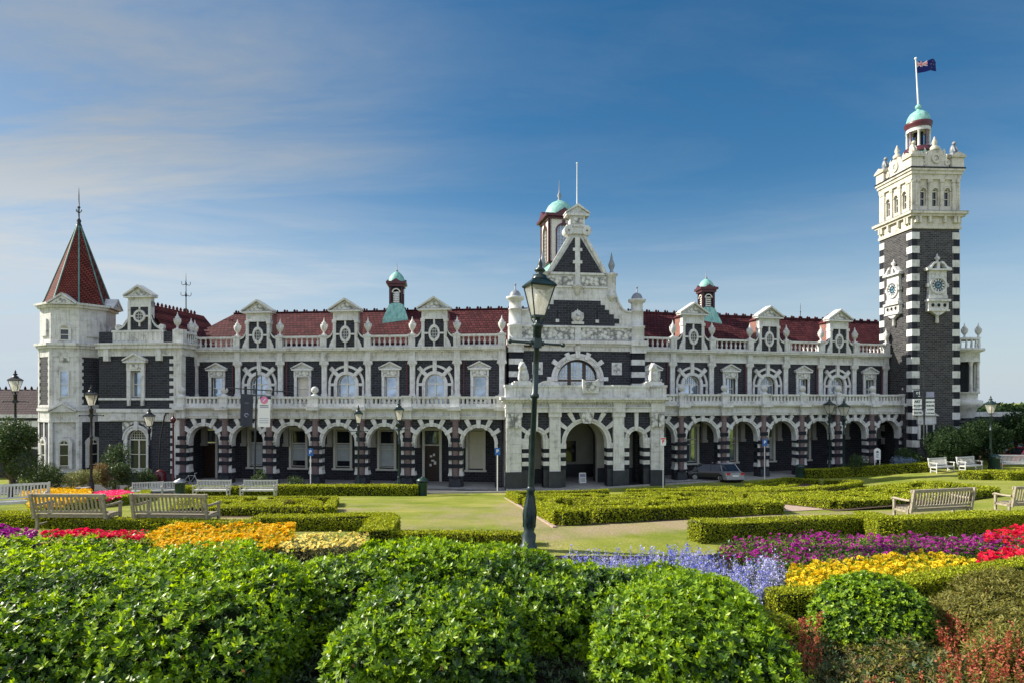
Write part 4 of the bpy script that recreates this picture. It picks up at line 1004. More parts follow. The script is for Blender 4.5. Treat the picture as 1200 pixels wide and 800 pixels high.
def porch():
    fr = CB; S = lambda p, y=0: fr.sx(p, y); P0, P1, P2 = 1.54, 5.99, 8.04
    g = .1
    xa, xb = S(593), S(777); arches = [(S(634.5, .2), .55, 4.0), (S(687, .2), 1.63, 3.62), (S(745, .2), .58, 4.0)]
    arches[0] = (2 * arches[1][0] - arches[2][0], .58, 4.0)
    m1 = (arches[0][0] + .58 + arches[1][0] - 1.63) / 2; m2 = (arches[1][0] + 1.63 + arches[2][0] - .58) / 2
    segs = [(xa, m1), (m1, m2), (m2, xb)]
    b = MB()
    for (a, c), (cx, w, zs) in zip(segs, arches): b.opening(a, c, g, P1, cx, w, g, zs, .15, .9, 'bluestone', n=20, intr='white_stone')
    for x in (xa, xb - .9): 
        b.box(x, x + .9, .9, 3.0, g, P1, 'white_stone')
    part('porch_wall', b, fr)
    b = MB()
    # plinths, pilasters, big end piers, banded jambs
    left_end, right_end = arches[0][0] - .58, arches[2][0] + .58
    ps = [(xa, left_end - .55), (m1 - .42, m1 + .42), (m2 - .42, m2 + .42), (right_end + .55, xb)]
    for k, (a, c) in enumerate(ps):
        b = MB(); b.box(a, c, -.12, .2, P0, P1 - .35, 'white_stone'); b.box(a - .06, c + .06, -.2, .2, P1 - .35, P1, 'white_stone'); b.box(a - .08, c + .08, -.2, .25, g, P0, 'plinth_stone')
        if k in (0, 3):
            mid = (a + c) / 2; b.box(mid - .5, mid - .06, -.32, -.1, P1 - 1.15, P1 - .1, 'carved_stone'); b.box(mid + .06, mid + .5, -.32, -.1, P1 - 1.15, P1 - .1, 'carved_stone')
            for z in (2.2, 2.9, 3.6, 4.3): b.box(a + .0, c, -.125, -.118, z, z + .02, 'kerb_stone')
            b.box(a, a + .3, -.2, .2, P0, P1 - .35, 'white_stone') if k == 0 else b.box(c - .3, c, -.2, .2, P0, P1 - .35, 'white_stone')
        part('pilaster', b, fr)
    for cx, w, zs in arches:
        for s in (-1, 1):
            b = MB(); b.box(cx + s * w, cx + s * (w + .45), .06, .92, g, P0 + .1, 'plinth_stone')
            z = P0 + .1; k = 0
            while z < zs - .45:
                b.box(cx + s * (w - .01), cx + s * (w + .5), .04, .93, z, z + .32, 'white_stone' if k % 2 else 'dark_block'); z += .32; k += 1
            b.box(cx + s * (w - .03), cx + s * (w + .55), .02, .93, z, zs + .02, 'white_stone')
            part('banded_jamb', b, fr)
    for (cx, w, zs), (a, c) in zip(arches, segs):
        q = MB()
        q.ring(0, zs, w - .02, w + .18, 0, 180, -.04, .8, 'white_stone', 22); q.ring(0, zs, w + .18, w + .32, 0, 180, -.12, .3, 'white_stone', 22)
        if w > 1:
            for a_ in (36, 60, 80, 100, 120, 144):
                s = math.sin(math.radians(a_)); L = min((P1 - zs) / s - .02, w + 1.1); q.wedge(0, zs, w + .3, L, a_, .12, .19, -.16, .2, 'white_stone')
            q.prism([(-.28, zs + w - .1), (.28, zs + w - .1), (.5, P1 - .3), (.5, P1), (-.5, P1), (-.5, P1 - .3)], -.3, .2, 'carved_stone')
        else:
            for a_ in (35, 90, 145): q.wedge(0, zs, w, (P1 - zs if a_ == 90 else w + .95), a_, .12, .16, -.16, .2, 'white_stone')
        part('arch', q, fr, cx, .15, 0)
    b = MB()
    b.box(xa - .05, xb + .05, -.15, 3.0, P1, P1 + .35, 'white_stone'); b.box(xa, xb, -.05, 3.0, P1 + .35, P1 + .8, 'white_stone'); b.box(xa - .1, xb + .1, -.25, 3.0, P1 + .32, P1 + .4, 'white_stone')
    for a, c in ps: b.box(a - .05, c + .05, -.3, 0, P1 + .003, P1 + .8, 'white_stone')
    b.box(xa - .3, xb + .3, -.45, 3.0, P1 + .8, P1 + .95, 'white_stone'); b.box(xa - .45, xb + .45, -.65, 3.0, P1 + .95, P1 + 1.14, 'white_stone')
    x = xa
    while x < xb: b.box(x, x + .12, -.4, -.25, P1 + .70, P1 + .8, 'white_stone'); x += .24
    part('porch_cornice', b, fr)
    b = MB()
    b.box(xa - .05, xb + .05, -.35, .1, P1 + 1.14, P2 - .15, 'white_stone'); b.box(xa - .12, xb + .12, -.42, .17, P2 - .15, P2, 'white_stone')
    for a, c in ps: b.box(a - .1, c + .1, -.44, 0, P1 + 1.141, P2 - .15, 'white_stone'); b.box(a - .16, c + .16, -.5, .2, P2 - .15, P2 + .02, 'white_stone')
    for a, c in (ps[1], ps[3]):
        mid = (a + c) / 2 - (.6 if c == xb else 0)
    for px in (642, 763):
        x = S(px); b.prism([(x - .8, P2), (x - .75, P2 + .12), (x - .3, P2 + .3), (x, P2 + .36), (x + .3, P2 + .3), (x + .75, P2 + .12), (x + .8, P2)], -.3, .1, 'white_stone')
    for s in (0, 1):
        x = (xa + .15) if s == 0 else (xb - .45); b.box(x, x + .3, -.3, 3.0, P1 + 1.141, P2, 'white_stone')
    part('porch_parapet', b, fr)
    x = S(690); b = MB(); b.prism([(-.62, P2 - .6), (.62, P2 - .6), (.62, P2 + .45), (.4, P2 + .35), (-.4, P2 + .35), (-.62, P2 + .45)], -.6, -.35, 'white_stone'); b.prism([(0, P2 - .55), (.42, P2 - .15), (.42, P2 + .25), (-.42, P2 + .25), (-.42, P2 - .15)], -.68, -.6, 'carved_stone')
    part('carved_crest', b, fr, x, 0, 0)
    # seated stone lions on the porch corners
    def lion():
        b = MB(); st = 'white_stone'
        b.box(-.75, .75, -.35, .5, 0, .2, st); b.box(-.6, .6, -.3, .45, .2, .3, st)
        b.lathe(.1, .1, [(.36, .3), (.44, .5), (.40, .8), (.30, 1.15), (.2, 1.35)], st, 10)
        b.ball((.18, .25, .55), .36, st, 10, 6); b.ball((-.02, -.05, 1.45), .27, st, 10, 7); b.ball((-.12, -.22, 1.40), .15, st, 8, 6); b.ball((.02, .02, 1.30), .34, st, 10, 6, .8)
        for s in (-1, 1): b.tube([(-.05 + s * .14, -.1, 1.1), (-.08 + s * .16, -.2, .6), (-.1 + s * .16, -.26, .34)], .10, st, 7); b.ball((.0 + s * .1, .02, 1.68), .07, st, 6, 4)
        b.tube([(.4, .3, .4), (.62, .1, .35), (.66, -.1, .45)], .05, st, 6)
        return b.mesh('lion_statue')
    part('lion_statue', None, fr, S(612), -.05, P2, mesh=cached('lion', lion)); part('lion_statue', None, fr, S(765), -.05, P2, mesh=cached('lion', lion))
    # inside of the porch
    b = MB(); b.box(xa, xb, -.3, 3.2, -.1, .30, 'paving'); b.box(S(660), S(715), -.9, -.3, -.1, .18, 'paving'); b.box(S(655), S(720), -1.3, -.9, -.1, .08, 'kerb_stone'); part('porch_steps', b, fr)
    b = MB(); b.box(xa + .9, xb - .9, .9, 3.2, P1 + .01, P1 + .1, 'grey_plaster'); part('porch_ceiling', b, fr)
    b = MB(); y = 3.62; cx = arches[1][0] - .1
    b.opening(cx - 6.0, cx + 6.0, .3, P1, cx, 1.55, .3, 3.7, CY - .5, CY - .02, 'grey_plaster', n=18)
    part('porch_back_wall', b, fr)
    b = MB(); b.box(cx - 3, cx + 3, 6.2, 6.4, .3, 6, 'grey_plaster'); b.box(cx - 3.2, cx - 3, 3.4, 6.4, .3, 6, 'grey_plaster'); b.box(cx + 3, cx + 3.2, 3.4, 6.4, .3, 6, 'grey_plaster'); b.box(cx - 3, cx + 3, 3.4, 6.2, 5.7, 5.8, 'grey_plaster'); b.box(cx - 3, cx + 3, 3.3, 6.2, .2, .31, 'paving')
    b.box(cx - 3, cx + 3, 6.12, 6.2, .31, 1.4, 'plinth_stone'); b.opening(cx - 3, cx + 3, 1.4, 5.7, cx + .1, .6, 1.6, 3.4, 6.1, 6.2, 'grey_plaster', rz=0); b.box(cx - .55, cx + .7, 6.15, 6.19, 1.5, 3.5, 'dark_glass')
    part('vestibule', b, fr)
    b = MB(); b.box(cx - 1.5, cx - .62, 5.2, 5.28, .31, 3.6, 'dark_wood'); b.box(cx - 1.4, cx - .72, 5.17, 5.2, .6, 3.3, 'dark_glass'); part('door', b, fr)
    for x in (xa + 1.0, arches[0][0] + .95, arches[2][0] - .95, xb - 1.3): b = MB(); b.box(x, x + .3, CY - .65, CY - .5, 1.4, 4.6, 'white_stone'); part('pilaster', b, fr)
    for x0_, x1_ in ((cx - 6, cx - 1.6), (cx + 1.6, cx + 6)): b = MB(); b.box(x0_, x1_, CY - .6, CY - .5, .3, 1.45, 'plinth_stone'); part('plinth', b, fr)
porch()

# ---- cupolas on the roofs
def cupola_small(wx, d, name='cupola'):
    k = d / 55.0
    z = lambda row: CZ + (HZ - row) * d / F
    return z
def small_cupola(px, d, rows):
    skb, skt, bt, ct, dt, sp = rows
    z = lambda row: CZ + (HZ - row) * d / F
    o_ = ray(px, 467, d); c = 'copper_green'
    b = MB(); r0, r1 = .78, 1.5
    b.lathe(0, 0, [(r1 * 1.1, z(skb) - .6), (r1 * 1.02, z(skb)), (r0 * 1.08, z(skt)), (r0 * 1.02, z(skt) + .08)], c, 4, math.pi / 4, False)
    t = part('cupola', b, None, o_.x, o_.y, 0, r=RW.a * .3)
    b = MB(); h = .56; zb, zt = z(skt), z(bt)
    for f in range(4):
        b.T = RZ(f * math.pi / 2)
        b.opening(-h, h, zb, zt, 0, .28, zb + .12, zt - .55, -h, -h + .12, 'maroon_paint' if False else 'dark_block', n=10)
        for k in range(5): b.box(-.28, .28, -h + .06, -h + .1, zb + .16 + k * .2, zb + .28 + k * .2, 'cream_paint')
        b.ring(0, zt - .55, .28, .38, 0, 180, -h - .04, -h + .02, 'cream_paint', 12)
        for s in (-1, 1): b.box(s * (h - .12), s * (h + .05), -h - .05, -h + .05, zb, zt, 'maroon_paint')
    b.T = None
    part('lantern', b, None, o_.x, o_.y, 0, r=RW.a * .3, parent=t)
    b = MB(); zt = z(bt); zc = z(ct)
    b.box(-.72, .72, -.72, .72, zt - .02, zt + (zc - zt) * .5, 'maroon_paint'); b.box(-.86, .86, -.86, .86, zt + (zc - zt) * .5, zc, 'maroon_paint')
    for f in range(4):
        b.T = RZ(f * math.pi / 2); b.prism([(-.4, zc), (.4, zc), (0, zc + .25)], -.86, -.6, 'maroon_paint')
    b.T = None
    part('cornice', b, None, o_.x, o_.y, 0, r=RW.a * .3, parent=t)
    b = MB(); H = z(dt) - zc; R = .72
    b.lathe(0, 0, [(R * 1.02, zc), (R * .98, zc + H * .25), (R * .85, zc + H * .5), (R * .6, zc + H * .75), (R * .3, zc + H * .93), (.08, zc + H)], c, 16); 
    b.lathe(0, 0, [(.1, zc + H - .02), (.14, zc + H + .08), (.04, zc + H + .16), (.02, z(sp))], 'lead', 8)
    part('dome', b, None, o_.x, o_.y, 0, parent=t)
small_cupola(465, 55.0, (375, 357.5, 337, 331.5, 318.5, 309))
small_cupola(827.5, RW.dep(827.5, 7.4), (379, 362, 343.5, 338, 327, 317))

def big_cupola():
    d = 57.0; z = lambda row: CZ + (HZ - row) * d / F; c = ray(655.5, 467, d); ro = math.radians(12)
    b = MB(); b.lathe(0, 0, [(2.4, 15.5), (1.9, z(322)), (1.75, z(312))], 'copper_green', 4, math.pi / 4, False); t = part('cupola', b, None, c.x, c.y, 0, r=ro)
    b = MB(); h = 1.36; zb, zt = z(312), z(262)
    for f in range(4):
        b.T = RZ(f * math.pi / 2)
        b.opening(-h, h, zb, zt, .0, .62, zb + .3, zt - 1.1, -h, -h + .25, 'cream_paint', n=14)
        b.ring(0, zt - 1.1, .62, .76, 0, 180, -h - .06, -h + .04, 'maroon_paint', 16)
        for s in (-1, 1): b.box(s * .62, s * .74, -h - .06, -h + .04, zb + .1, zt - 1.1, 'maroon_paint'); b.box(s * (h - .12), s * (h + .08), -h - .08, -h + .05, zb, zt, 'maroon_paint')
        b.box(-.14, .14, -h - .1, -h, zt - .5, zt - .1, 'maroon_paint'); b.box(-h, h, -h - .05, -h + .02, zb, zb + .12, 'maroon_paint')
        for x in (-.3, 0, .3): b.box(x - .02, x + .02, -h + .1, -h + .14, zb + .3, zt - .55, 'cream_paint')
        for k in range(8): b.box(-.6, .6, -h + .1, -h + .135, zb + .5 + k * .33, zb + .53 + k * .33, 'cream_paint')
        b.box(-.6, .6, -h + .16, -h + .18, zb + .3, zt - .5, 'window_glass')
    b.T = None
    part('lantern', b, None, c.x, c.y, 0, r=ro, parent=t)
    b = MB(); zc = z(254)
    b.box(-h - .15, h + .15, -h - .15, h + .15, zt - .02, zt + .18, 'maroon_paint'); b.box(-h - .38, h + .38, -h - .38, h + .38, zt + .18, zt + .42, 'maroon_paint')
    for f in range(4):
        b.T = RZ(f * math.pi / 2); b.prism([(-.85, zt + .42), (.85, zt + .42), (0, zt + .95)], -h - .38, -h + .4, 'maroon_paint')
    b.T = None; part('cornice', b, None, c.x, c.y, 0, r=ro, parent=t)
    b = MB(); R = 1.34; z0 = zt + .40; H = z(235.5) - z0
    b.lathe(0, 0, [(R * 1.05, z0), (R, z0 + H * .25), (R * .95, z0 + H * .42), (R * .8, z0 + H * .65), (R * .55, z0 + H * .84), (R * .25, z0 + H * .96), (.12, z0 + H)], 'copper_green', 20)
    b.lathe(0, 0, [(.2, z0 + H - .03), (.1, z0 + H + .2), (.22, z0 + H + .45), (.06, z0 + H + .75), (.05, z(222)), (.015, z(211))], 'lead', 8)
    part('dome', b, None, c.x, c.y, 0, parent=t)
big_cupola()

# ---- clock tower
def clock_tower():
    fr = TW; S = 4.5; zc = lambda row: CZ + (HZ - row) * 55.0 / F
    ct = part('clock_tower', None, fr, S / 2, S / 2, 0, mesh=None) if False else None
    C = TR(0, 0, 0)
    base = fr.M(S / 2, S / 2, 0)
    h = S / 2
    b = MB(); b.box(-h + .05, h - .05, -h + .05, h - .05, 0, zc(267), 'tower_stone')
    t = link('clock_tower', b.mesh('clock_tower'), station, base)
    SB = lambda nm, mb, extra=None: link(nm, mb.mesh(nm), t, base @ (extra or C))
    # quoins
    for sx_ in (-1, 1):
        for sy in (-1, 1):
            b = MB(); z = zc(272) - .62
            while z > 1.5:
                cx, cy = sx_ * h, sy * h; x0, x1 = sorted((cx, cx - sx_ * .72)); y0, y1 = sorted((cy, cy - sy * .72)); b.box(x0, x1, y0, y1, z, z + .62, 'white_stone')
                cx, cy = sx_ * (h - .02), sy * (h - .02); x0, x1 = sorted((cx, cx - sx_ * .5)); y0, y1 = sorted((cy, cy - sy * .5)); b.box(x0, x1, y0, y1, z - .62, z, 'dark_block')
                z -= 1.24
            SB('quoins', b)
    b = MB(); zf0, zf1 = zc(268), zc(254)
    b.box(-h - .08, h + .08, -h - .08, h + .08, zf0, zf0 + .25, 'cream_stone'); b.box(-h - .02, h + .02, -h - .02, h + .02, zf0 + .25, zf1, 'cream_stone')
    for f in range(4):
        b.T = RZ(f * math.pi / 2)
        for x in (-h + .3, -h + .62, -.7, .7, h - .62, h - .3): b.box(x - .12, x + .12, -h - .26, -h, zf1 - .55, zf1, 'cream_stone')
    b.T = None
    b.box(-h - .28, h + .28, -h - .28, h + .28, zf1, zf1 + .2, 'cream_stone'); b.box(-h - .45, h + .45, -h - .45, h + .45, zf1 + .2, zf1 + .42, 'cream_stone'); b.box(-h - .47, h + .47, -h - .47, h + .47, zf1 + .42, zf1 + .46, 'lead')
    SB('lower_cornice', b)
    # belfry
    zb0, zb1 = zf1 + .45, zc(210)
    b = MB()
    for f in range(4):
        b.T = RZ(f * math.pi / 2)
        xs = [-1.12, 0, 1.12]; ed = [-h + .25, -.56, .56, h - .25]
        for x, a, c in zip(xs, ed[:-1], ed[1:]): b.opening(a, c, zb0, zb1, x, .27, zb0 + .55, zb0 + 1.9, -h + .12, -h + .5, 'cream_stone', n=10)
        for x in (-h + .27, -1.68, -.56, .56, 1.68, h - .27):
            b.box(x - .15, x + .15, -h, -h + .2, zb0, zb1 - .25, 'cream_stone'); b.box(x - .2, x + .2, -h - .05, -h + .2, zb1 - .25, zb1, 'cream_stone')
        for x in xs: b.ring(x, zb0 + 1.9, .27, .37, 0, 180, -h + .06, -h + .14, 'cream_stone', 10)
    b.T = None
    for s in (-1, 1):
        for q in (-1, 1): b.box(min(s * h, s * (h - .4)), max(s * h, s * (h - .4)), min(q * h, q * (h - .4)), max(q * h, q * (h - .4)), zb0, zb1, 'cream_stone')
    b.box(-h + .6, h - .6, -h + .6, h - .6, zb0, zb1, 'dark_block')
    SB('belfry', b)
    for f in (0, 3):
        for x in (-1.12, 0, 1.12):
            M = base @ RZ(f * math.pi / 2) @ TR(x, -h + .3, 0)
            link('window', arch_frame(.27, zb0 + .55, zb0 + 1.9, 0).mesh('window'), t, M); 
            p = arch_pane(.27, zb0 + .55, zb0 + 1.9, 'dark_glass'); link('pane', p.mesh('pane'), t, M)
    b = MB(); zt = zc(197)
    b.box(-h - .05, h + .05, -h - .05, h + .05, zb1, zb1 + .45, 'cream_stone'); b.box(-h - .15, h + .15, -h - .15, h + .15, zb1 + .45, zt - .25, 'cream_stone'); b.box(-h - .26, h + .26, -h - .26, h + .26, zt - .25, zt - .07, 'cream_stone'); b.box(-h - .30, h + .30, -h - .30, h + .30, zt - .07, zt + .05, 'dark_block')
    SB('upper_cornice', b)
    b = MB(); b.box(-h + .3, h - .3, -h + .3, h - .3, zt, zt + .1, 'lead'); SB('terrace', b)
    # corner pedestals with statues, gables between them
    for sx_ in (-1, 1):
        for sy in (-1, 1):
            q = MB(); q.box(-.55, .55, -.55, .55, zt + .05, zt + 1.0, 'cream_stone'); q.box(-.68, .68, -.68, .68, zt + .95, zt + 1.08, 'cream_stone')
            for f in range(4): q.T = RZ(f * math.pi / 2); q.prism([(-.7, zt + 1.08), (.7, zt + 1.08), (0, zt + 1.45)], -.68, 0, 'cream_stone')
            q.T = None
            st = 'lead' if sy > -2 and (sx_, sy) != (-1, -1) else 'cream_stone'
            q.box(-.25, .25, -.25, .25, zt + 1.2, zt + 1.55, st)
            q.lathe(0, .05, [(.22, zt + 1.55), (.28, zt + 1.75), (.22, zt + 2.1), (.14, zt + 2.25)], st, 8); q.ball((0, -.08, zt + 2.38), .18, st, 8, 6); q.tube([(.1, -.1, zt + 2.1), (.12, -.25, zt + 1.8), (.1, -.28, zt + 1.58)], .07, st, 6); q.tube([(-.1, -.1, zt + 2.1), (-.12, -.25, zt + 1.8), (-.1, -.28, zt + 1.58)], .07, st, 6); q.tube([(0, .25, zt + 1.7), (.3, .35, zt + 1.9), (.35, .3, zt + 2.2)], .05, st, 5)
            link('lion_statue', q.mesh('lion_statue'), t, base @ TR(sx_ * (h - .35), sy * (h - .35), 0))
    for f in range(4):
        q = MB()
        q.prism([(-1.1, zt + .05), (1.1, zt + .05), (1.1, zt + .5), (.75, zt + .75), (.6, zt + 1.25), (.35, zt + 1.4), (-.35, zt + 1.4), (-.6, zt + 1.25), (-.75, zt + .75), (-1.1, zt + .5)], -h + .05, -h + .4, 'cream_stone')
        q.ring(0, zt + .75, .2, .38, 0, 360, -h - .06, -h + .1, 'cream_stone', 14); q.ball((0, -h + .1, zt + .75), .18, 'carved_stone', 8, 6)
        for s in (-1, 1): q.lathe(s * .8, -h + .2, [(.14, zt + .7), (.2, zt + .95), (.08, zt + 1.15), (.12, zt + 1.3), (.02, zt + 1.55)], 'cream_stone', 8); q.ring(s * .95, zt + .45, .05, .25, 0, 360, -h, -h + .4, 'cream_stone', 12)
        q.lathe(0, -h + .2, [(.3, zt + 1.4), (.34, zt + 1.6), (.14, zt + 1.8), (.22, zt + 1.95), (.16, zt + 2.1), (.03, zt + 2.4)], 'cream_stone', 8)
        link('parapet_gable', q.mesh('parapet_gable'), t, base @ RZ(f * math.pi / 2) @ TR(0, 0, -zt * .22) @ Matrix.Diagonal((1.12, 1, 1.22, 1)))
    # copper skirt, lantern, dome, pole
    d = 57.36; z = lambda row: CZ + (HZ - row) * d / F
    b = MB(); b.lathe(0, 0, [(1.9, zt + .1), (1.75, zt + .9), (1.05, z(181))], 'copper_green', 8, math.pi / 8, False); SB('copper_skirt', b)
    b = MB(); zl0, zl1 = z(181), z(152)
    b.lathe(0, 0, [(1.22, zl0), (1.22, zl0 + .3), (1.1, zl0 + .35), (1.1, zl0 + .45)], 'maroon_paint', 20)
    b.lathe(0, 0, [(.4, zl0 + .45), (.4, zl1)], 'dark_block', 10)
    b.lathe(0, 0, [(.98, zl1 - .35), (1.0, zl1)], 'white_stone', 20)
    for k in range(8):
        a = k * math.pi / 4 + .2; b.lathe(.88 * math.cos(a), .88 * math.sin(a), [(.15, zl0 + .45), (.15, zl0 + .55), (.11, zl0 + .6), (.10, zl1 - .45), (.16, zl1 - .35)], 'white_stone' if k % 2 else 'pink_granite', 8)
    b.lathe(0, 0, [(1.05, zl1 - .02), (1.06, zl1 + .14), (1.14, zl1 + .3), (1.14, zl1 + .46), (1.1, zl1 + .52)], 'maroon_paint', 22)
    SB('lantern', b)
    b = MB(); z0 = zl1 + .5; H = z(130) - z0; R = .97
    b.lathe(0, 0, [(R, z0), (R * .99, z0 + H * .25), (R * .9, z0 + H * .5), (R * .7, z0 + H * .75), (R * .4, z0 + H * .92), (.16, z0 + H)], 'copper_green', 20); b.ball((0, 0, z(126)), .26, 'copper_green', 12, 8); b.lathe(0, 0, [(.2, z(130) - .05), (.12, z(128)), (.1, z(122))], 'copper_green', 10)
    SB('dome', b)
    b = MB(); b.tube([(0, 0, z(123)), (-.25, 0, z(70))], .075, 'pole_white', 8, .045); b.ball((-.25, 0, z(69)), .12, 'pole_white', 10, 6); SB('flagpole', b)
    # clocks on the two faces in view (and the far ones)
    def surround():
        q = MB(); w = .92; zz = lambda r: CZ + (HZ - r) * 55.1 / F
        q.prism([(-w, zz(352)), (w, zz(352)), (w - .08, zz(345)), (w - .12, zz(318)), (-w + .12, zz(318)), (-w + .08, zz(345))], -.22, .1, 'white_stone')
        q.box(-w + .05, w - .05, -.3, -.05, zz(350.5), zz(347), 'white_stone')
        q.ring(0, zz(335), .62, .80, 0, 360, -.34, -.15, 'white_stone', 28)
        for s in (-1, 1): q.box(s * .78, s * .98, -.3, .0, zz(337), zz(333), 'white_stone')
        q.box(-1.12, 1.12, -.46, .05, zz(318), zz(316), 'white_stone')
        for s in (-1, 1):
            q.prism([(s * 1.14, zz(316)), (s * 1.14, zz(314.8)), (s * .8, zz(313.5)), (s * .45, zz(308)), (s * .22, zz(307)), (s * .2, zz(309.5)), (s * .42, zz(310.5)), (s * .7, zz(315.9))], -.4, .05, 'white_stone')
        q.box(-.14, .14, -.3, .05, zz(316), zz(308), 'white_stone'); q.lathe(0, -.12, [(.12, zz(308)), (.09, zz(306)), (.24, zz(303.5)), (.2, zz(302)), (.1, zz(301)), (.03, zz(298))], 'white_stone', 10)
        q.prism([(-w - .02, zz(364)), (w + .02, zz(364)), (w + .02, zz(353.5)), (-w - .02, zz(353.5))], -.30, .1, 'white_stone'); q.box(-w - .12, w + .12, -.46, .1, zz(354), zz(351.5), 'white_stone'); q.box(-w - .06, w + .06, -.4, .1, zz(365.5), zz(363.5), 'white_stone')
        for x in (-.55, 0, .55): q.ring(x, zz(358.5), 0.0, .17, 0, 360, -.315, -.29, 'dark_block', 14); q.ring(x, zz(358.5), .17, .23, 0, 360, -.34, -.29, 'white_stone', 14)
        q.prism([(-.7, zz(365.5)), (.7, zz(365.5)), (.2, zz(369.5)), (-.2, zz(369.5))], -.3, .05, 'white_stone'); q.lathe(0, -.1, [(.10, zz(379)), (.16, zz(378)), (.13, zz(371)), (.26, zz(369.5))], 'white_stone', 10)
        return q.mesh('clock_surround')
    def face():
        q = MB(); zz = CZ + (HZ - 335) * 55.1 / F
        q.prism([(.62 * math.cos(math.pi * 2 * k / 28), zz + .62 * math.sin(math.pi * 2 * k / 28)) for k in range(28)], -.26, -.2, 'clock_blue')
        q.ring(0, zz, .57, .60, 0, 360, -.275, -.262, 'pole_white', 28); q.ring(0, zz, .36, .375, 0, 360, -.275, -.262, 'pole_white', 24)
        for k in range(12):
            a = math.pi / 2 - k * math.pi / 6; n = [2, 1, 2, 3, 2, 1, 2, 3, 3, 2, 2, 3][k]
            for j in range(n):
                aa = math.degrees(a) + (j - (n - 1) / 2) * 6.5
                q.wedge(0, zz, .39, .55, aa, .016, .020, -.278, -.262, 'pole_white')
        q.ring(0, zz, .10, .22, 0, 360, -.270, -.262, 'clock_rose', 12)
        return q.mesh('clock_face')
    def hands():
        q = MB(); zz = CZ + (HZ - 335) * 55.1 / F
        q.wedge(0, zz, -.08, .50, 90 - 54, .022, .012, -.30, -.285, 'black_iron'); q.wedge(0, zz, -.06, .34, 90 - 274, .035, .02, -.32, -.305, 'black_iron'); return q.mesh('clock_hands')
    for f in range(4):
        M = base @ RZ(f * math.pi / 2) @ TR(0, -h + .0, 0)
        link('clock_surround', None or cached('csur', surround), t, M); link('clock_face', cached('cface', face), t, M); link('clock_hands', cached('chands', hands), t, M)
    # low window with a pediment
    s = MB(); s.box(-.75, .75, -.1, .1, 3.4, 4.75, 'white_stone'); s.prism([(-1.05, 5.5), (1.05, 5.5), (0, 6.15)], -.3, .1, 'white_stone'); s.box(-.85, .85, -.15, .1, 4.75, 5.5, 'white_stone')
    s.box(-.55, -.06, -.13, -.09, 3.5, 4.7, 'dark_glass'); s.box(.06, .55, -.13, -.09, 3.5, 4.7, 'dark_glass')
    link('window', s.mesh('window'), t, base @ TR(-.95, -h, 0))
    # round stair bay at the tower's right flank
    z2 = lambda row: CZ + (HZ - row) * 58.0 / F
    b = MB()
    b.lathe(0, 0, [(1.35, .5), (1.35, z2(489))], 'bluestone', 8, .39, False); b.lathe(0, 0, [(1.1, z2(489)), (1.3, z2(478)), (1.75, z2(474)), (1.75, z2(469)), (1.4, z2(468))], 'white_stone', 16)
    b.lathe(0, 0, [(1.35, z2(468)), (1.35, z2(461)), (1.5, z2(460.5)), (1.5, z2(459))], 'white_stone', 16); b.lathe(0, 0, [(.95, z2(459)), (.95, z2(424))], 'dark_block', 12)
    for k in range(8):
        a = k * math.pi / 4; b.lathe(1.32 * math.cos(a), 1.32 * math.sin(a), [(.2, z2(459)), (.16, z2(457)), (.14, z2(428)), (.22, z2(424))], 'white_stone', 8)
    b.lathe(0, 0, [(1.5, z2(424)), (1.5, z2(413)), (1.9, z2(411)), (1.9, z2(408.5)), (1.5, z2(408))], 'white_stone', 16); b.lathe(0, 0, [(1.5, z2(398.5)), (1.55, z2(396.5)), (1.4, z2(396))], 'white_stone', 16)
    for k in range(20):
        a = k * math.pi / 10; b.lathe(1.45 * math.cos(a), 1.45 * math.sin(a), [(.07, z2(408)), (.1, z2(404)), (.06, z2(398.5))], 'white_stone', 6)
    c = ray(1125.5, 467, 58.6)
    sb = link('stair_bay', b.mesh('stair_bay'), station, TR(c.x, c.y, 0))
    for dx in (-.2, 1.1):
        link('urn', cached('urn', m_urn), station, TR(c.x + dx, c.y - .8, z2(396.5)))
def extra_mats():
    m, nt, N, L, b = newmat('clock_blue'); b.inputs['Base Color'].default_value = (.01, .03, .05, 1); b.inputs['Roughness'].default_value = .25
    m, nt, N, L, b = newmat('clock_rose'); b.inputs['Base Color'].default_value = (.12, .25, .32, 1); b.inputs['Roughness'].default_value = .4
extra_mats()
clock_tower()
# low wall running on to the right of the tower
b = MB(); b.box(0, 9, 0, .5, 0, 5.3, 'bluestone'); b.box(-.1, 9.1, -.1, .6, 5.3, 5.75, 'white_stone'); part('side_range_wall', b, None, 42.9, 59.5, 0)
# ------------------------------------------------------------------ ground, road
def seg_dist(p, a, b):
    ax, ay = a; bx, by = b; px, py = p
    t = ((px - ax) * (bx - ax) + (py - ay) * (by - ay)) / ((bx - ax) ** 2 + (by - ay) ** 2 + 1e-9); t = min(1, max(0, t))
    return math.hypot(px - ax - t * (bx - ax), py - ay - t * (by - ay))
def gxy(px, row, h=0): v = gp(px, row, h); return (v.x, v.y)
WORN = [(gxy(640, 626), gxy(800, 612), 1.3, 1.0), (gxy(800, 612), gxy(930, 604), 1.2, 1.0), (gxy(930, 604), gxy(1060, 600), 1.1, .6),
        (gxy(598, 590), gxy(640, 622), .9, .8), (gxy(400, 596), gxy(260, 605), 1.6, .7), (gxy(430, 590), gxy(600, 600), 1.8, .35), (gxy(540, 604), gxy(600, 612), 1.8, .6), (gxy(300, 609), gxy(560, 622), 1.2, .25)]
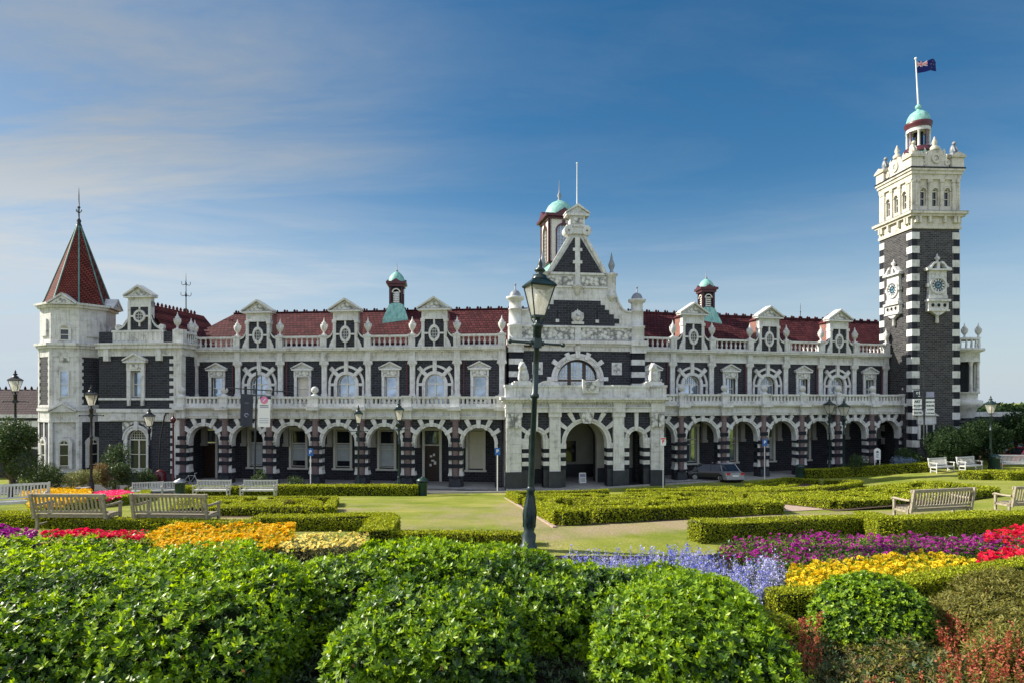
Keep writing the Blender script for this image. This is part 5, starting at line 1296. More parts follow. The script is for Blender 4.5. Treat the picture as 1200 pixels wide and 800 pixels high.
def build_lawn():
    m, nt, N, L, b = newmat('lawn_grass')
    tc = N.new('ShaderNodeTexCoord')
    n1 = noise_node(N, L, tc.outputs['Object'], .35, 6, 0.65); n2 = noise_node(N, L, tc.outputs['Object'], 22, 4, 0.8)
    mp = N.new('ShaderNodeMapping'); mp.inputs['Scale'].default_value = (1.1, .28, 1); mp.inputs['Rotation'].default_value = (0, 0, .2); L.new(tc.outputs['Object'], mp.inputs[0]); n3 = noise_node(N, L, mp.outputs[0], .9, 5, 0.7)
    g = ramp(N, L, n1.outputs['Fac'], [(0.32, (0.125, 0.175, 0.020)), (0.5, (0.22, 0.25, 0.040)), (0.68, (0.33, 0.31, 0.095))])
    at = N.new('ShaderNodeAttribute'); at.attribute_name = 'dry'
    mm = N.new('ShaderNodeMath'); mm.operation = 'MULTIPLY_ADD'; L.new(n3.outputs['Fac'], mm.inputs[0]); mm.inputs[1].default_value = 2.4; mm.inputs[2].default_value = -1.28; 
    ad = N.new('ShaderNodeMath'); ad.operation = 'ADD'; L.new(at.outputs['Fac'], ad.inputs[0]); L.new(mm.outputs[0], ad.inputs[1]); ad.use_clamp = True
    mx = N.new('ShaderNodeMixRGB'); L.new(ad.outputs[0], mx.inputs[0]); L.new(g, mx.inputs[1]); L.new(ramp(N, L, n2.outputs['Fac'], [(.3, (.26, .20, .12)), (.7, (.40, .33, .21))]), mx.inputs[2])
    m2 = N.new('ShaderNodeMixRGB'); m2.blend_type = 'MULTIPLY'; m2.inputs[0].default_value = .8; L.new(mx.outputs[0], m2.inputs[1]); L.new(ramp(N, L, n2.outputs['Fac'], [(.3, (.42, .48, .4)), (.7, (1.45, 1.4, 1.35))]), m2.inputs[2])
    L.new(m2.outputs[0], b.inputs['Base Color']); b.inputs['Roughness'].default_value = .95; b.inputs['Specular IOR Level'].default_value = .1
    bump(N, L, n2.outputs['Fac'], b, .7, .05)
    xs = [-1500, -400, -120, -70] + [x * .5 for x in range(-100, 101)] + [70, 120, 400, 1500]
    ys = [-60, -10, 0, 4, 8, 10, 11.5, 12.5] + [12.5 + 31.5 * k / 80 for k in range(1, 81)] + [46 + 2 * k for k in range(12)] + [90, 140, 300, 1500, 4000]
    vs = []; dry = []
    for y in ys:
        for x in xs:
            z = G(x, y)
            if y > 100: z -= (y - 100) * .004
            vs.append((x, y, z)); d = 0.0
            if 12 < y < 46 and abs(x) < 40:
                for a, c, w, k in WORN:
                    q = seg_dist((x, y), a, c); d = max(d, k * (1 - sstep(w * .4, w * 1.5, q)))
            dry.append(d)
    n = len(xs); fs = [(j * n + i, j * n + i + 1, (j + 1) * n + i + 1, (j + 1) * n + i) for j in range(len(ys) - 1) for i in range(n - 1)]
    b = MB(); b.add(vs, fs, 'lawn_grass', True); me = b.mesh('lawn')
    a = me.attributes.new('dry', 'FLOAT', 'POINT'); a.data.foreach_set('value', dry)
    tag(link('lawn', me), kind='structure')
build_lawn()
def strip(name, near, far, mat, dz, n=1):
    """a sheet between two polylines of (x, y), draped on the ground."""
    vs = []; fs = []; rows = 10
    for (a, c) in zip(near, far):
        for k in range(rows + 1):
            x = a[0] + (c[0] - a[0]) * k / rows; y = a[1] + (c[1] - a[1]) * k / rows; vs.append((x, y, G(x, y) + dz))
    for i in range(len(near) - 1):
        for k in range(rows): q = i * (rows + 1) + k; fs.append((q, q + rows + 1, q + rows + 2, q + 1))
    b = MB(); b.add(vs, fs, mat, True); o = link(name, b.mesh(name)); tag(o, kind='structure'); return o
cols = [-60, 0, 60, 120, 180, 240, 300, 360, 420, 480, 540, 600, 640, 690, 730, 770, 810, 850, 900, 940, 980, 1020, 1060, 1100]
def nearrow(p): return np.interp(p, [-100, 500, 600, 690, 770, 900, 960, 1100, 1200], [579.5, 578, 576.5, 573, 568, 560.5, 558, 548, 545])
near = [gxy(p, nearrow(p)) for p in cols]; far = [(x * 1.12, y * 1.12) for x, y in near]
strip('road', near, far, 'asphalt', .008)
kb = MB()
def kerb(pts, w=.16, h=.12, mat='kerb_stone', mb=None):
    for (a, c) in zip(pts[:-1], pts[1:]):
        d = Vector((c[0] - a[0], c[1] - a[1])); L_ = d.length; k = max(1, int(L_ / 2.0))
        for j in range(k):
            p = Vector(a) + d * (j / k); q = Vector(a) + d * ((j + 1) / k); nrm = Vector((-d.y, d.x)).normalized() * w / 2
            z0 = G(*p); z1 = G(*q)
            vs = [(p.x - nrm.x, p.y - nrm.y, z0 - .05), (q.x - nrm.x, q.y - nrm.y, z1 - .05), (q.x + nrm.x, q.y + nrm.y, z1 - .05), (p.x + nrm.x, p.y + nrm.y, z0 - .05)]
            vs += [(v[0], v[1], v[2] + h + .05) for v in vs]
            mb.add(vs, [(0, 3, 2, 1), (4, 5, 6, 7), (0, 1, 5, 4), (1, 2, 6, 5), (2, 3, 7, 6), (3, 0, 4, 7)], mat)
kerb(near, mb=kb); tag(link('kerb', kb.mesh('kerb')), kind='structure')
# earth of the flower beds (ground level, along the front of the garden)
simple('soil', (0.014, 0.010, 0.008), 0.95, 0, 0.5, 6)
simple('gravel_path', (0.36, 0.27, 0.22), 0.95, 0, 0.25, 9)
def sheet(name, pts, mat, dz):
    me_ = MB(); me_.add([(x, y, G(x, y) + dz) for x, y in pts], [tuple(range(len(pts)))], mat); o = link(name, me_.mesh(name)); tag(o, kind='structure'); return o
strip('bed_soil', [(-14, 2.0), (-1.6, 2.0), (-1.5, 2.0), (3.2, 2.0), (5.2, 2.0), (14, 2.0)], [(-14, 12.3), (-1.6, 12.3), (-1.5, 11.4), (3.2, 11.3), (5.2, 11.9), (14, 12.2)], 'soil', .012)
simple('knot_soil', (0.075, 0.048, 0.036), 0.95, 0, 0.4, 5)
for q_ in ([(650, 616.5), (918, 602.5), (862, 580.5), (592, 582)], [(796, 580), (880, 585.5), (1014, 569.5), (922, 565)], [(876, 587), (980, 598.5), (1172, 581.5), (1080, 571.5)], [(200, 605.5), (390, 605.5), (396, 588.5), (218, 588.5)]): sheet('knot_bed', [gxy(*p_) for p_ in q_], 'knot_soil', .012)
sheet('garden_path', [gxy(905, 600), gxy(965, 597), gxy(945, 588), gxy(900, 590)], 'gravel_path', .02)
# low edging kerb on the left flank of the centre parterre
kb = MB(); kerb([gxy(592, 583), gxy(618, 598), gxy(650, 618)], .10, .04, 'gravel_path', mb=kb); tag(link('path_edging', kb.mesh('path_edging')), kind='structure')
# ------------------------------------------------------------------ foliage
def leafmat(name, dark, mid, light, trans=0.35, rough=0.42, spec=0.5):
    m, nt, N, L, b = newmat(name)
    ge = N.new('ShaderNodeNewGeometry'); 
    c = ramp(N, L, ge.outputs['Random Per Island'], [(0.0, dark), (0.5, mid), (1.0, light)])
    L.new(c, b.inputs['Base Color']); b.inputs['Roughness'].default_value = rough; b.inputs['Specular IOR Level'].default_value = spec
    tr = N.new('ShaderNodeBsdfTranslucent'); hs = N.new('ShaderNodeHueSaturation'); hs.inputs['Hue'].default_value = 0.485; hs.inputs['Saturation'].default_value = 1.1; hs.inputs['Value'].default_value = 1.7
    L.new(c, hs.inputs['Color']); L.new(hs.outputs[0], tr.inputs[0])
    mx = N.new('ShaderNodeMixShader'); mx.inputs[0].default_value = trans; L.new(b.outputs[0], mx.inputs[1]); L.new(tr.outputs[0], mx.inputs[2])
    L.new(mx.outputs[0], N['Material Output'].inputs[0])
leafmat('shrub_leaf', (0.022, 0.062, 0.007), (0.055, 0.130, 0.011), (0.115, 0.215, 0.016), .38, .40, .5)
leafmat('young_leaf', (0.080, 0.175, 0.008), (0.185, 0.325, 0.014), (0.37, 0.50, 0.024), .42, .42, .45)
leafmat('shaded_leaf', (0.006, 0.020, 0.005), (0.014, 0.042, 0.009), (0.030, 0.070, 0.012), .25, .45, .4)  # darkened leaf colour that paints shade into the depths of the shrubs
leafmat('dead_leaf', (0.14, 0.08, 0.03), (0.24, 0.14, 0.05), (0.34, 0.22, 0.08), .2, .8, .1)
leafmat('evergreen_leaf', (0.008, 0.022, 0.008), (0.018, 0.040, 0.013), (0.038, 0.066, 0.020), .2, .7, .15)
leafmat('box_leaf', (0.085, 0.115, 0.008), (0.25, 0.30, 0.014), (0.48, 0.50, 0.030), .25, .6, .2)
leafmat('tree_leaf', (0.018, 0.040, 0.012), (0.038, 0.072, 0.020), (0.075, 0.115, 0.032), .25, .5, .4)
leafmat('olive_leaf', (0.070, 0.075, 0.014), (0.15, 0.15, 0.026), (0.25, 0.22, 0.05), .25, .6, .3)
leafmat('bronze_leaf', (0.10, 0.075, 0.025), (0.17, 0.12, 0.045), (0.24, 0.18, 0.07), .25, .6, .3)
leafmat('pale_leaf', (0.12, 0.15, 0.05), (0.19, 0.21, 0.08), (0.28, 0.28, 0.12), .25, .6, .3)
leafmat('blue_leaf', (0.10, 0.15, 0.20), (0.17, 0.23, 0.32), (0.26, 0.33, 0.44), .2, .6, .3)
leafmat('grey_leaf', (0.14, 0.18, 0.13), (0.22, 0.27, 0.19), (0.32, 0.36, 0.28), .2, .6, .3)
leafmat('petal_yellow', (0.58, 0.40, 0.010), (0.66, 0.50, 0.015), (0.72, 0.60, 0.05), .25, .7, .2)
leafmat('petal_gold', (0.60, 0.34, 0.012), (0.66, 0.44, 0.02), (0.72, 0.56, 0.05), .25, .7, .2)
leafmat('petal_lemon', (0.62, 0.55, 0.12), (0.75, 0.66, 0.20), (0.82, 0.74, 0.32), .25, .7, .2)
leafmat('petal_red', (0.50, 0.008, 0.025), (0.72, 0.014, 0.045), (0.80, 0.03, 0.09), .25, .6, .3)
leafmat('petal_pink', (0.62, 0.04, 0.10), (0.78, 0.07, 0.17), (0.85, 0.16, 0.28), .25, .6, .3)
leafmat('petal_purple', (0.18, 0.012, 0.14), (0.34, 0.022, 0.24), (0.48, 0.05, 0.34), .25, .6, .3)
leafmat('petal_blue', (0.10, 0.11, 0.52), (0.17, 0.18, 0.66), (0.42, 0.42, 0.82), .25, .7, .2)
leafmat('petal_mauve', (0.26, 0.25, 0.56), (0.38, 0.36, 0.66), (0.58, 0.57, 0.78), .25, .7, .2)
leafmat('spike_rust', (0.24, 0.05, 0.03), (0.40, 0.095, 0.05), (0.46, 0.18, 0.11), .25, .7, .2)
leafmat('petal_white', (0.6, 0.6, 0.6), (0.75, 0.75, 0.75), (0.85, 0.85, 0.85), .25, .7, .2)
simple('bark', (0.10, 0.075, 0.055), 0.9, 0, 0.35, 8)
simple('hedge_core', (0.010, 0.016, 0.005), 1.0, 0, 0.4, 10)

class NB:
    """numpy mesh builder: quads and tris only, collected per material."""
    def __init__(s): s.V = []; s.Q = []; s.Mq = []; s.n = 0; s.mats = []
    def mi(s, m):
        if m not in s.mats: s.mats.append(m)
        return s.mats.index(m)
    def quads(s, V, mat):                 # V: (N, 4, 3)
        N_ = len(V)
        if N_ == 0: return
        s.V.append(V.reshape(-1, 3)); s.Q.append(np.arange(N_ * 4).reshape(-1, 4) + s.n); s.Mq.append(np.full(N_, s.mi(mat), np.int32)); s.n += N_ * 4
    def grid(s, P, mat, closed=False):    # P: (A, B, 3)
        A, B = P.shape[:2]; idx = np.arange(A * B).reshape(A, B)
        if closed: idx = np.concatenate([idx, idx[:, :1]], 1)
        q = np.stack([idx[:-1, :-1], idx[:-1, 1:], idx[1:, 1:], idx[1:, :-1]], -1).reshape(-1, 4) + s.n
        s.V.append(P.reshape(-1, 3)); s.Q.append(q); s.Mq.append(np.full(len(q), s.mi(mat), np.int32)); s.n += A * B
    def boxes(s, b, mat):                 # one box (x0,x1,y0,y1,z0,z1)
        x0, x1, y0, y1, z0, z1 = b
        v = np.array([(x0, y0, z0), (x1, y0, z0), (x1, y1, z0), (x0, y1, z0), (x0, y0, z1), (x1, y0, z1), (x1, y1, z1), (x0, y1, z1)], float)
        q = np.array([(0, 3, 2, 1), (4, 5, 6, 7), (0, 1, 5, 4), (1, 2, 6, 5), (2, 3, 7, 6), (3, 0, 4, 7)]) + s.n
        s.V.append(v); s.Q.append(q); s.Mq.append(np.full(6, s.mi(mat), np.int32)); s.n += 8
    def mesh(s, name):
        V = np.concatenate(s.V).astype(np.float32); Q = np.concatenate(s.Q).astype(np.int32); M = np.concatenate(s.Mq)
        me = bpy.data.meshes.new(name); me.vertices.add(len(V)); me.vertices.foreach_set('co', V.ravel())
        me.loops.add(Q.size); me.loops.foreach_set('vertex_index', Q.ravel()); me.polygons.add(len(Q)); me.polygons.foreach_set('loop_start', np.arange(0, Q.size, 4, dtype=np.int32)); me.polygons.foreach_set('loop_total', np.full(len(Q), 4, np.int32))
        for m in s.mats: me.materials.append(MATS[m])
        me.polygons.foreach_set('material_index', M); me.update(calc_edges=True); return me
RNG = np.random.default_rng(7)
def unit(v): return v / np.maximum(1e-9, np.linalg.norm(v, axis=-1, keepdims=True))
def leaves(P, Nrm, L_, Wd, rng, up=.3, spread=1.0, lift=.35):
    """one kite-shaped leaf per point, pointing roughly outwards."""
    n = len(P); t = unit(rng.normal(size=(n, 3))); 
    d = unit(Nrm * lift + t * spread * .8 + np.array([0, 0, up])); s = unit(np.cross(d, unit(Nrm + .5 * rng.normal(size=(n, 3)))))
    l = (L_ * rng.uniform(.6, 1.25, n))[:, None]; w = l * Wd / L_
    q = np.cross(s, d) * (w * .18)
    return np.stack([P - d * l * .15, P + d * l * .42 + s * w * .5 + q, P + d * l * .95, P + d * l * .42 - s * w * .5 + q], 1)
def whorls(P, Nrm, L_, Wd, k, rng):
    """rosettes of k leaves round a shoot."""
    n = len(P); ax = unit(Nrm * .9 + .55 * rng.normal(size=(n, 3)) + np.array([0, 0, .5])); a = unit(np.cross(ax, rng.normal(size=(n, 3)))); b = np.cross(ax, a); out = []
    sc = rng.uniform(.65, 1.25, n)[:, None]
    for j in range(k):
        th = 2 * math.pi * j / k + rng.uniform(-.4, .4, n)[:, None]; el = rng.uniform(.25, .85, n)[:, None]
        r = a * np.cos(th) + b * np.sin(th); d = unit(r * np.cos(el) + ax * np.sin(el)); s = unit(np.cross(d, ax)); l = L_ * sc * rng.uniform(.8, 1.2, n)[:, None]; w = Wd * sc
        q = -np.cross(s, d) * w * .15
        out.append(np.stack([P, P + d * l * .5 + s * w * .5 + q, P + d * l - ax * l * .08, P + d * l * .5 - s * w * .5 + q], 1))
    return np.concatenate(out)
def fbm(P, sc, seed=0.0, oct_=3):
    """cheap smooth noise on (N,3) points, about -1..1."""
    r = np.random.default_rng(abs(int(seed * 10)) + 3); v = np.zeros(len(P)); a = 1.0; t = 0
    for o in range(oct_):
        for k in range(3):
            w = r.normal(size=3) * sc * (1.9 ** o); v += a * np.sin(P @ w + r.uniform(0, 6.28)); t += a * .7
        a *= .55
    return v / t * 1.2
def mound(nb, c, a, b, h, mat, N_, L_, Wd, k, rng, p=2.8, lump=.10, seed=1.0, core=True, scale=2.0, shell=.22):
    """a rounded shrub sitting on the ground at c = (x, y, z)."""
    c = np.array(c, float)
    def surf(D):
        r = (np.abs(D[:, 0]) ** p + np.abs(D[:, 1]) ** p + np.abs(D[:, 2]) ** p) ** (-1 / p)
        S = D * r[:, None] * np.array([a, b, h]); return S * (1 + lump * fbm(S + c, scale, seed))[:, None]
    D = unit(rng.normal(size=(N_, 3)) * np.array([a, b, h * .9])); D[:, 2] = np.abs(D[:, 2]); D = unit(D / np.array([a, b, h]) * min(a, b, h))
    S = surf(D); n = unit(D * np.array([1 / a, 1 / b, 1 / h]))
    depth = rng.uniform(0, 1, N_) ** 1.6 * shell
    S = S - n * depth[:, None] * min(a, b)
    P = S + c; P[:, 2] = np.maximum(P[:, 2], c[2] + .03)
    if k > 5:                                     # young yellow-green shoots outside and on top; inner leaves darkened to paint in shade
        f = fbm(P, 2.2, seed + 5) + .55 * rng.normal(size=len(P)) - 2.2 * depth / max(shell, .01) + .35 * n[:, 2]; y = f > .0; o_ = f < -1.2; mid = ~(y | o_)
        nb.quads(whorls(P[mid], n[mid], L_, Wd, k, rng), mat); nb.quads(whorls(P[y] + n[y] * .02, n[y], L_ * 1.05, Wd, k, rng), 'young_leaf'); nb.quads(whorls(P[o_], n[o_], L_, Wd, k, rng), 'shaded_leaf')
        q = rng.choice(np.nonzero(y)[0], max(3, int(y.sum() * .05))); U = unit(n[q] + np.array([0, 0, 1.0]) + .3 * rng.normal(size=(len(q), 3)))
        for t in (.03, .06, .095): nb.quads(whorls(P[q] + U * t * (L_ / .06), U, L_ * (1.0 - t * 3), Wd * .8, 4, rng), 'young_leaf')
        d_ = rng.choice(len(P), int(len(P) * .012)); nb.quads(leaves(P[d_] + n[d_] * .02, n[d_], L_, Wd, rng), 'dead_leaf')
    else: nb.quads(whorls(P, n, L_, Wd, k, rng) if k > 1 else leaves(P, n, L_, Wd, rng), mat)
    if core:  # dark inner shell added to block light between the leaves
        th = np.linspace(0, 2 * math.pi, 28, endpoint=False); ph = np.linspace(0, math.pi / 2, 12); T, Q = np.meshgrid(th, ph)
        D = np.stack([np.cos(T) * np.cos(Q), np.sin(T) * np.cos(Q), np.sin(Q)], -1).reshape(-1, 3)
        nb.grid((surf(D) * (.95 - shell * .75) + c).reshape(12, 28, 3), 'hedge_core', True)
def hedge_run(nb, a, b, w, h, rng, size=.05, cover=3.0, mat='box_leaf', ends=True):
    """a clipped hedge along a->b ((x,y) each): core box plus leaves on its faces."""
    a = np.array(a, float); b = np.array(b, float); d = b - a; L_ = np.linalg.norm(d); d /= L_; n = np.array([-d[1], d[0]])
    seg = max(1, int(L_ / 1.0)); cw = w / 2 - .02
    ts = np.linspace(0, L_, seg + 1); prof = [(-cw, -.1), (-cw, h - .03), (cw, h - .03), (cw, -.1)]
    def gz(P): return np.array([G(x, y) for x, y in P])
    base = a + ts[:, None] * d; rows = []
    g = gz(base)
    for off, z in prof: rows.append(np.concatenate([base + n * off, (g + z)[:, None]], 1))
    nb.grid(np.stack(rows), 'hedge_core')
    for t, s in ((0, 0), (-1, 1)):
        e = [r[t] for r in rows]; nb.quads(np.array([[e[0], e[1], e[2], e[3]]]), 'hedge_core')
    lp = size * size * .45
    def put(m, fn):
        u = rng.uniform(0, 1, m); v = rng.uniform(0, 1, m); XY, Z, nn = fn(u, v); gg = gz_i(XY)
        P = np.concatenate([XY, (gg + Z)[:, None]], 1); P += .25 * size * rng.normal(size=P.shape); bulge = .035 * fbm(P, 1.7, 2.0)[:, None]
        Q = leaves(P + nn * bulge, np.broadcast_to(nn, P.shape), size, size * .62, rng, .15, 1.1, .45); kd = (fbm(P, .9, 7.0) + .5 * rng.normal(size=len(P))) > 1.25; nb.quads(Q[~kd], mat); nb.quads(Q[kd], 'bronze_leaf')
    def gz_i(XY):
        t = (XY - a) @ d; return np.interp(t, ts, g)
    put(int(L_ * w / lp * cover), lambda u, v: (a + (u * L_)[:, None] * d + ((v - .5) * w)[:, None] * n, np.full(len(u), h), np.array([0, 0, 1.0])))
    for s in (-1, 1):
        put(int(L_ * h / lp * cover * .8), lambda u, v: (a + (u * L_)[:, None] * d + n * (s * w / 2), v * h, np.array([n[0] * s, n[1] * s, .0])))
    if ends:
        for t, s in ((0, -1), (L_, 1)): put(int(w * h / lp * cover), lambda u, v: (a + d * t + ((u - .5) * w)[:, None] * n, v * h, np.array([d[0] * s, d[1] * s, 0.0])))
def obj(name, nb, label=None, cat=None, group=None, kind=None, parent=None):
    V = np.concatenate(nb.V); c = Vector((float(V[:, 0].mean()), float(V[:, 1].mean()), float(V[:, 2].min())))
    nb.V = [v - np.array(c) for v in nb.V]
    return tag(link(name, nb.mesh(name), parent, TR(*c)), label, cat, group, kind)

# ---- the big shrubs in the foreground
def big_shrub(name, label, specs, dens=1.0, mat='shrub_leaf', group=None):
    nb = NB(); i = 0
    for (c, a, b, h, n) in specs:
        i += 1; mound(nb, c, a, b, h, mat, int(n * dens) , .060, .026, 7, RNG, 3.2, .13, i + len(label) * .1, True, 2.3, .26)
    return obj(name, nb, label, 'shrub', group)
GZ = 4.1
SG = 'leafy shrubs along the front edge of the garden'
big_shrub('leafy_shrub', 'broad glossy green shrub filling the lower left of the garden front', [((-5.1, 7.05, GZ), 2.85, 1.75, 1.04, 19000), ((-3.3, 6.55, GZ), 1.15, 1.15, .95, 4200), ((-5.2, 5.9, GZ), 1.5, .9, .86, 3600), ((-6.8, 6.1, GZ), 1.6, 1.0, .80, 2500)], group=SG)
big_shrub('leafy_shrub', 'rounded glossy green shrub in the middle of the garden front, between two dark gaps', [((-.85, 6.75, GZ), .98, 1.15, .92, 7500), ((-.50, 6.3, GZ), .66, .80, .84, 2400), ((-1.2, 6.2, GZ), .58, .72, .72, 1800)], group=SG)
big_shrub('leafy_shrub', 'rounded glossy green shrub beside the yellow marigold bed', [((1.82, 6.85, GZ), 1.02, 1.05, .84, 7500), ((1.42, 6.3, GZ), .62, .75, .72, 2000), ((2.2, 6.35, GZ), .62, .80, .72, 2000)], group=SG)
big_shrub('leafy_shrub', 'straight run of leafy green hedge behind the two rounded front shrubs', [((-1.0, 7.95, GZ), 2.1, .95, .93, 11000), ((1.15, 7.6, GZ), 1.65, .75, .80, 8500)], group=SG)
nb = NB(); mound(nb, (4.36, 7.45, GZ), .61, .58, .72, 'shrub_leaf', 6000, .042, .020, 6, RNG, 2.4, .10, 4.0, True, 2.5, .2)
obj('round_shrub', nb, 'small round dark green shrub beneath the yellow marigolds', 'shrub')
nb = NB(); mound(nb, (6.2, 7.3, GZ), 1.2, .75, .68, 'olive_leaf', 11000, .055, .016, 4, RNG, 2.3, .24, 5.0, True, 3.2, .35); mound(nb, (5.95, 6.35, GZ), 1.1, .75, .56, 'olive_leaf', 8000, .055, .016, 4, RNG, 2.2, .24, 6.0, True, 3.2, .35)
obj('heath_shrub', nb, 'fine leaved olive green shrub in the lower right corner of the garden', 'shrub')
nb = NB(); mound(nb, (3.05, 7.1, GZ), .35, .35, .38, 'box_leaf', 1200, .035, .018, 5, RNG, 2.2, .1, 5.0, True, 2.5, .3)
obj('young_shrub', nb, 'small yellow green shrub between the round shrub and the big shrub', 'shrub')

# ---- clipped hedges
def hedge(label, runs, group=None, size=.05, cover=3.0, name='clipped_hedge', mat='box_leaf'):
    nb = NB()
    for a, b, w, h in runs: hedge_run(nb, a, b, w, h, RNG, size, cover, mat)
    return obj(name, nb, label, 'hedge', group)
def gline(p, q, w, h, inward=0.0): return (gxy(*p), gxy(*q), w, h)
hedge('low clipped hedge in front of the two weathered benches at right', [(gxy(815, 634), gxy(1012, 625), .45, .40), (gxy(1012, 622), gxy(1043, 634), .42, .46), (gxy(1043, 633), gxy(1240, 620), .5, .46)], size=.035, cover=2.2)
def curve(pts, w, h): return [(gxy(*p), gxy(*q), w, h) for p, q in zip(pts[:-1], pts[1:])]
hedge('curved low hedge edging the yellow marigolds', curve([(905, 722), (960, 720), (1020, 714), (1075, 704), (1130, 692), (1180, 683), (1240, 673)], .34, .33), size=.03, cover=2.2)
hedge('L shaped hedge corner round the pale yellow snapdragons', [(gxy(300, 621), gxy(462, 621), .5, .36), (gxy(452, 622), gxy(440, 642), .6, .36)], size=.04, cover=2.4)
hedge('very low hedge along the lawn behind the centre shrubs', [(gxy(435, 636), gxy(625, 637), .3, .22)], size=.04, cover=2.4)
hedge('low hedge below the two weathered benches at left', [(gxy(-40, 616), gxy(70, 618), .5, .36), (gxy(70, 619), gxy(300, 623), .4, .26)], size=.04, cover=2.4)
hedge('curved low hedge round the pink and yellow bed at left', curve([(60, 597), (100, 595), (140, 591), (168, 586), (172, 580), (150, 577)], .5, .4), size=.06, cover=2.6)
hedge('long low hedge between the green litter bin and the lamp posts', [(gxy(326, 580.5), gxy(490, 580.5), .9, .72)], size=.09, cover=2.6)
hedge('dark low hedge behind the pair of pale benches', [(gxy(215, 580), gxy(326, 580), .7, .62)], size=.09, cover=2.6)
hedge('low hedge in front of the blue grey bush and small white sign', [(gxy(944, 559.5), gxy(1094, 552), .8, .72)], size=.09, cover=2.6)
hedge('short clipped hedge block by the benches at far right', [(gxy(1136, 561.5), gxy(1166, 560.5), 1.4, .5)], 'pair of clipped hedge blocks at the right of the lawn', size=.08, cover=2.6)
hedge('longer clipped hedge block running out of view at far right', [(gxy(1168, 562), gxy(1290, 559), 1.6, .55)], 'pair of clipped hedge blocks at the right of the lawn', size=.08, cover=2.6)

def knot(label, quad, h, size, w=.26, pattern=0, cover=2.4, rows=3, cols_=4):
    """a knot garden: clipped box hedges laid out in a pattern over a ground quad (front-left, front-right, back-right, back-left)."""
    A, B_, C_, D_ = [np.array(gxy(*p)) for p in quad]
    def uv(u, v): return (A * (1 - u) + B_ * u) * (1 - v) + (D_ * (1 - u) + C_ * u) * v
    nb = NB(); R = lambda p, q, k=1.0: hedge_run(nb, uv(*p), uv(*q), w * k, h, RNG, size, cover)
    g = .02; OUT = R; R = lambda p, q, k=1.0: hedge_run(nb, uv(*p), uv(*q), w * .9 * k, h * .86, RNG, size, cover)
    for e in ():
        pass
    OUT((0, 0), (.10, 0), 1.5); OUT((.14, 0), (.84, 0)); OUT((.88, 0), (1, 0), 1.5)
    OUT((0, 1), (.46, 1)); OUT((.54, 1), (1, 1)); OUT((0, 0), (0, .43)); OUT((0, .57), (0, 1)); OUT((1, 0), (1, .43)); OUT((1, .57), (1, 1))
    for i in range(cols_):
        u0, u1 = .06 + .88 * i / cols_, .06 + .88 * (i + 1) / cols_ - g * 1.5
        for j in range(rows):
            v0, v1 = .10 + .80 * j / rows, .10 + .80 * (j + 1) / rows - g * 3
            um, vm = (u0 + u1) / 2, (v0 + v1) / 2; k = (i + j + pattern) % 3
            if k == 0: R((u0, v0), (u1, v0)); R((u0, v0), (u0, v1)); R((um, vm), (u1, vm)); R((u1, vm), (u1, v1))
            elif k == 1: R((u0, v0), (um, v1)); R((um, v1), (u1, v0)); R((u0, v1), (um, vm), .8)
            else: R((u0, vm), (um, v0)); R((um, v0), (u1, vm)); R((u1, vm), (um, v1)); R((um, v1), (u0, vm))
    return obj('knot_garden', nb, label, 'hedge', 'parterres of clipped box hedge')
knot('large box hedge knot garden on the middle of the lawn, behind the tall lamp post', [(655, 615), (912, 601), (858, 581), (596, 583)], .40, .06, .30, 0, 2.4, 3, 3)
knot('box hedge knot garden beyond the path, nearest the parked silver car', [(798, 579), (880, 584), (1008, 569.5), (922, 565.5)],   .42, .08, .36, 1, 2.2, 2, 3)
knot('box hedge knot garden behind the right hand pair of weathered benches', [(880, 586), (980, 596.5), (1166, 581), (1080, 572)], .36, .07, .34, 2, 2.2, 3, 3)
knot('low box hedge knot garden on the left lawn, beyond the backs of two benches', [(205, 604), (385, 604), (392, 589), (222, 589)], .30, .07, .30, 1, 2.4, 2, 3)

# ---- flower beds
def inpoly(P, poly):
    x, y = P[:, 0], P[:, 1]; r = np.zeros(len(P), bool); n = len(poly)
    for i in range(n):
        (x0, y0), (x1, y1) = poly[i], poly[(i + 1) % n]
        if y0 == y1: continue
        c = ((y0 > y) != (y1 > y)) & (x < (x1 - x0) * (y - y0) / (y1 - y0) + x0); r ^= c
    return r
def in_bed(px_poly, h, dens):
    poly = [gxy(p, r, h) for p, r in px_poly]; xs_ = [p[0] for p in poly]; ys_ = [p[1] for p in poly]
    A = (max(xs_) - min(xs_)) * (max(ys_) - min(ys_)); n = int(A * dens)
    P = np.stack([RNG.uniform(min(xs_), max(xs_), n), RNG.uniform(min(ys_), max(ys_), n)], 1); P = P[inpoly(P, poly)]
    z = np.array([G(x, y) for x, y in P]); return P, z
def puffs(P, r, rng, flat=.6):
    """small many-petalled heads: 6 petals as kites round each centre."""
    n = len(P); out = []; rr = (r * rng.uniform(.7, 1.2, n))[:, None]; tilt = unit(np.array([0, 0, 1.0]) + .45 * rng.normal(size=(n, 3))); a = unit(np.cross(tilt, rng.normal(size=(n, 3)))); b = np.cross(tilt, a)
    for ring, (k, el, sc) in enumerate(((6, .1, 1.0), (5, .9, .75))):
        for j in range(k):
            th = 2 * math.pi * (j + .5 * ring) / k; d = unit((a * math.cos(th) + b * math.sin(th)) * math.cos(el) + tilt * math.sin(el)); s = np.cross(tilt, d); l = rr * sc
            out.append(np.stack([P, P + d * l * .6 + s * l * .55, P + d * l * 1.0 + tilt * l * .1, P + d * l * .6 - s * l * .55], 1))
    return np.concatenate(out)
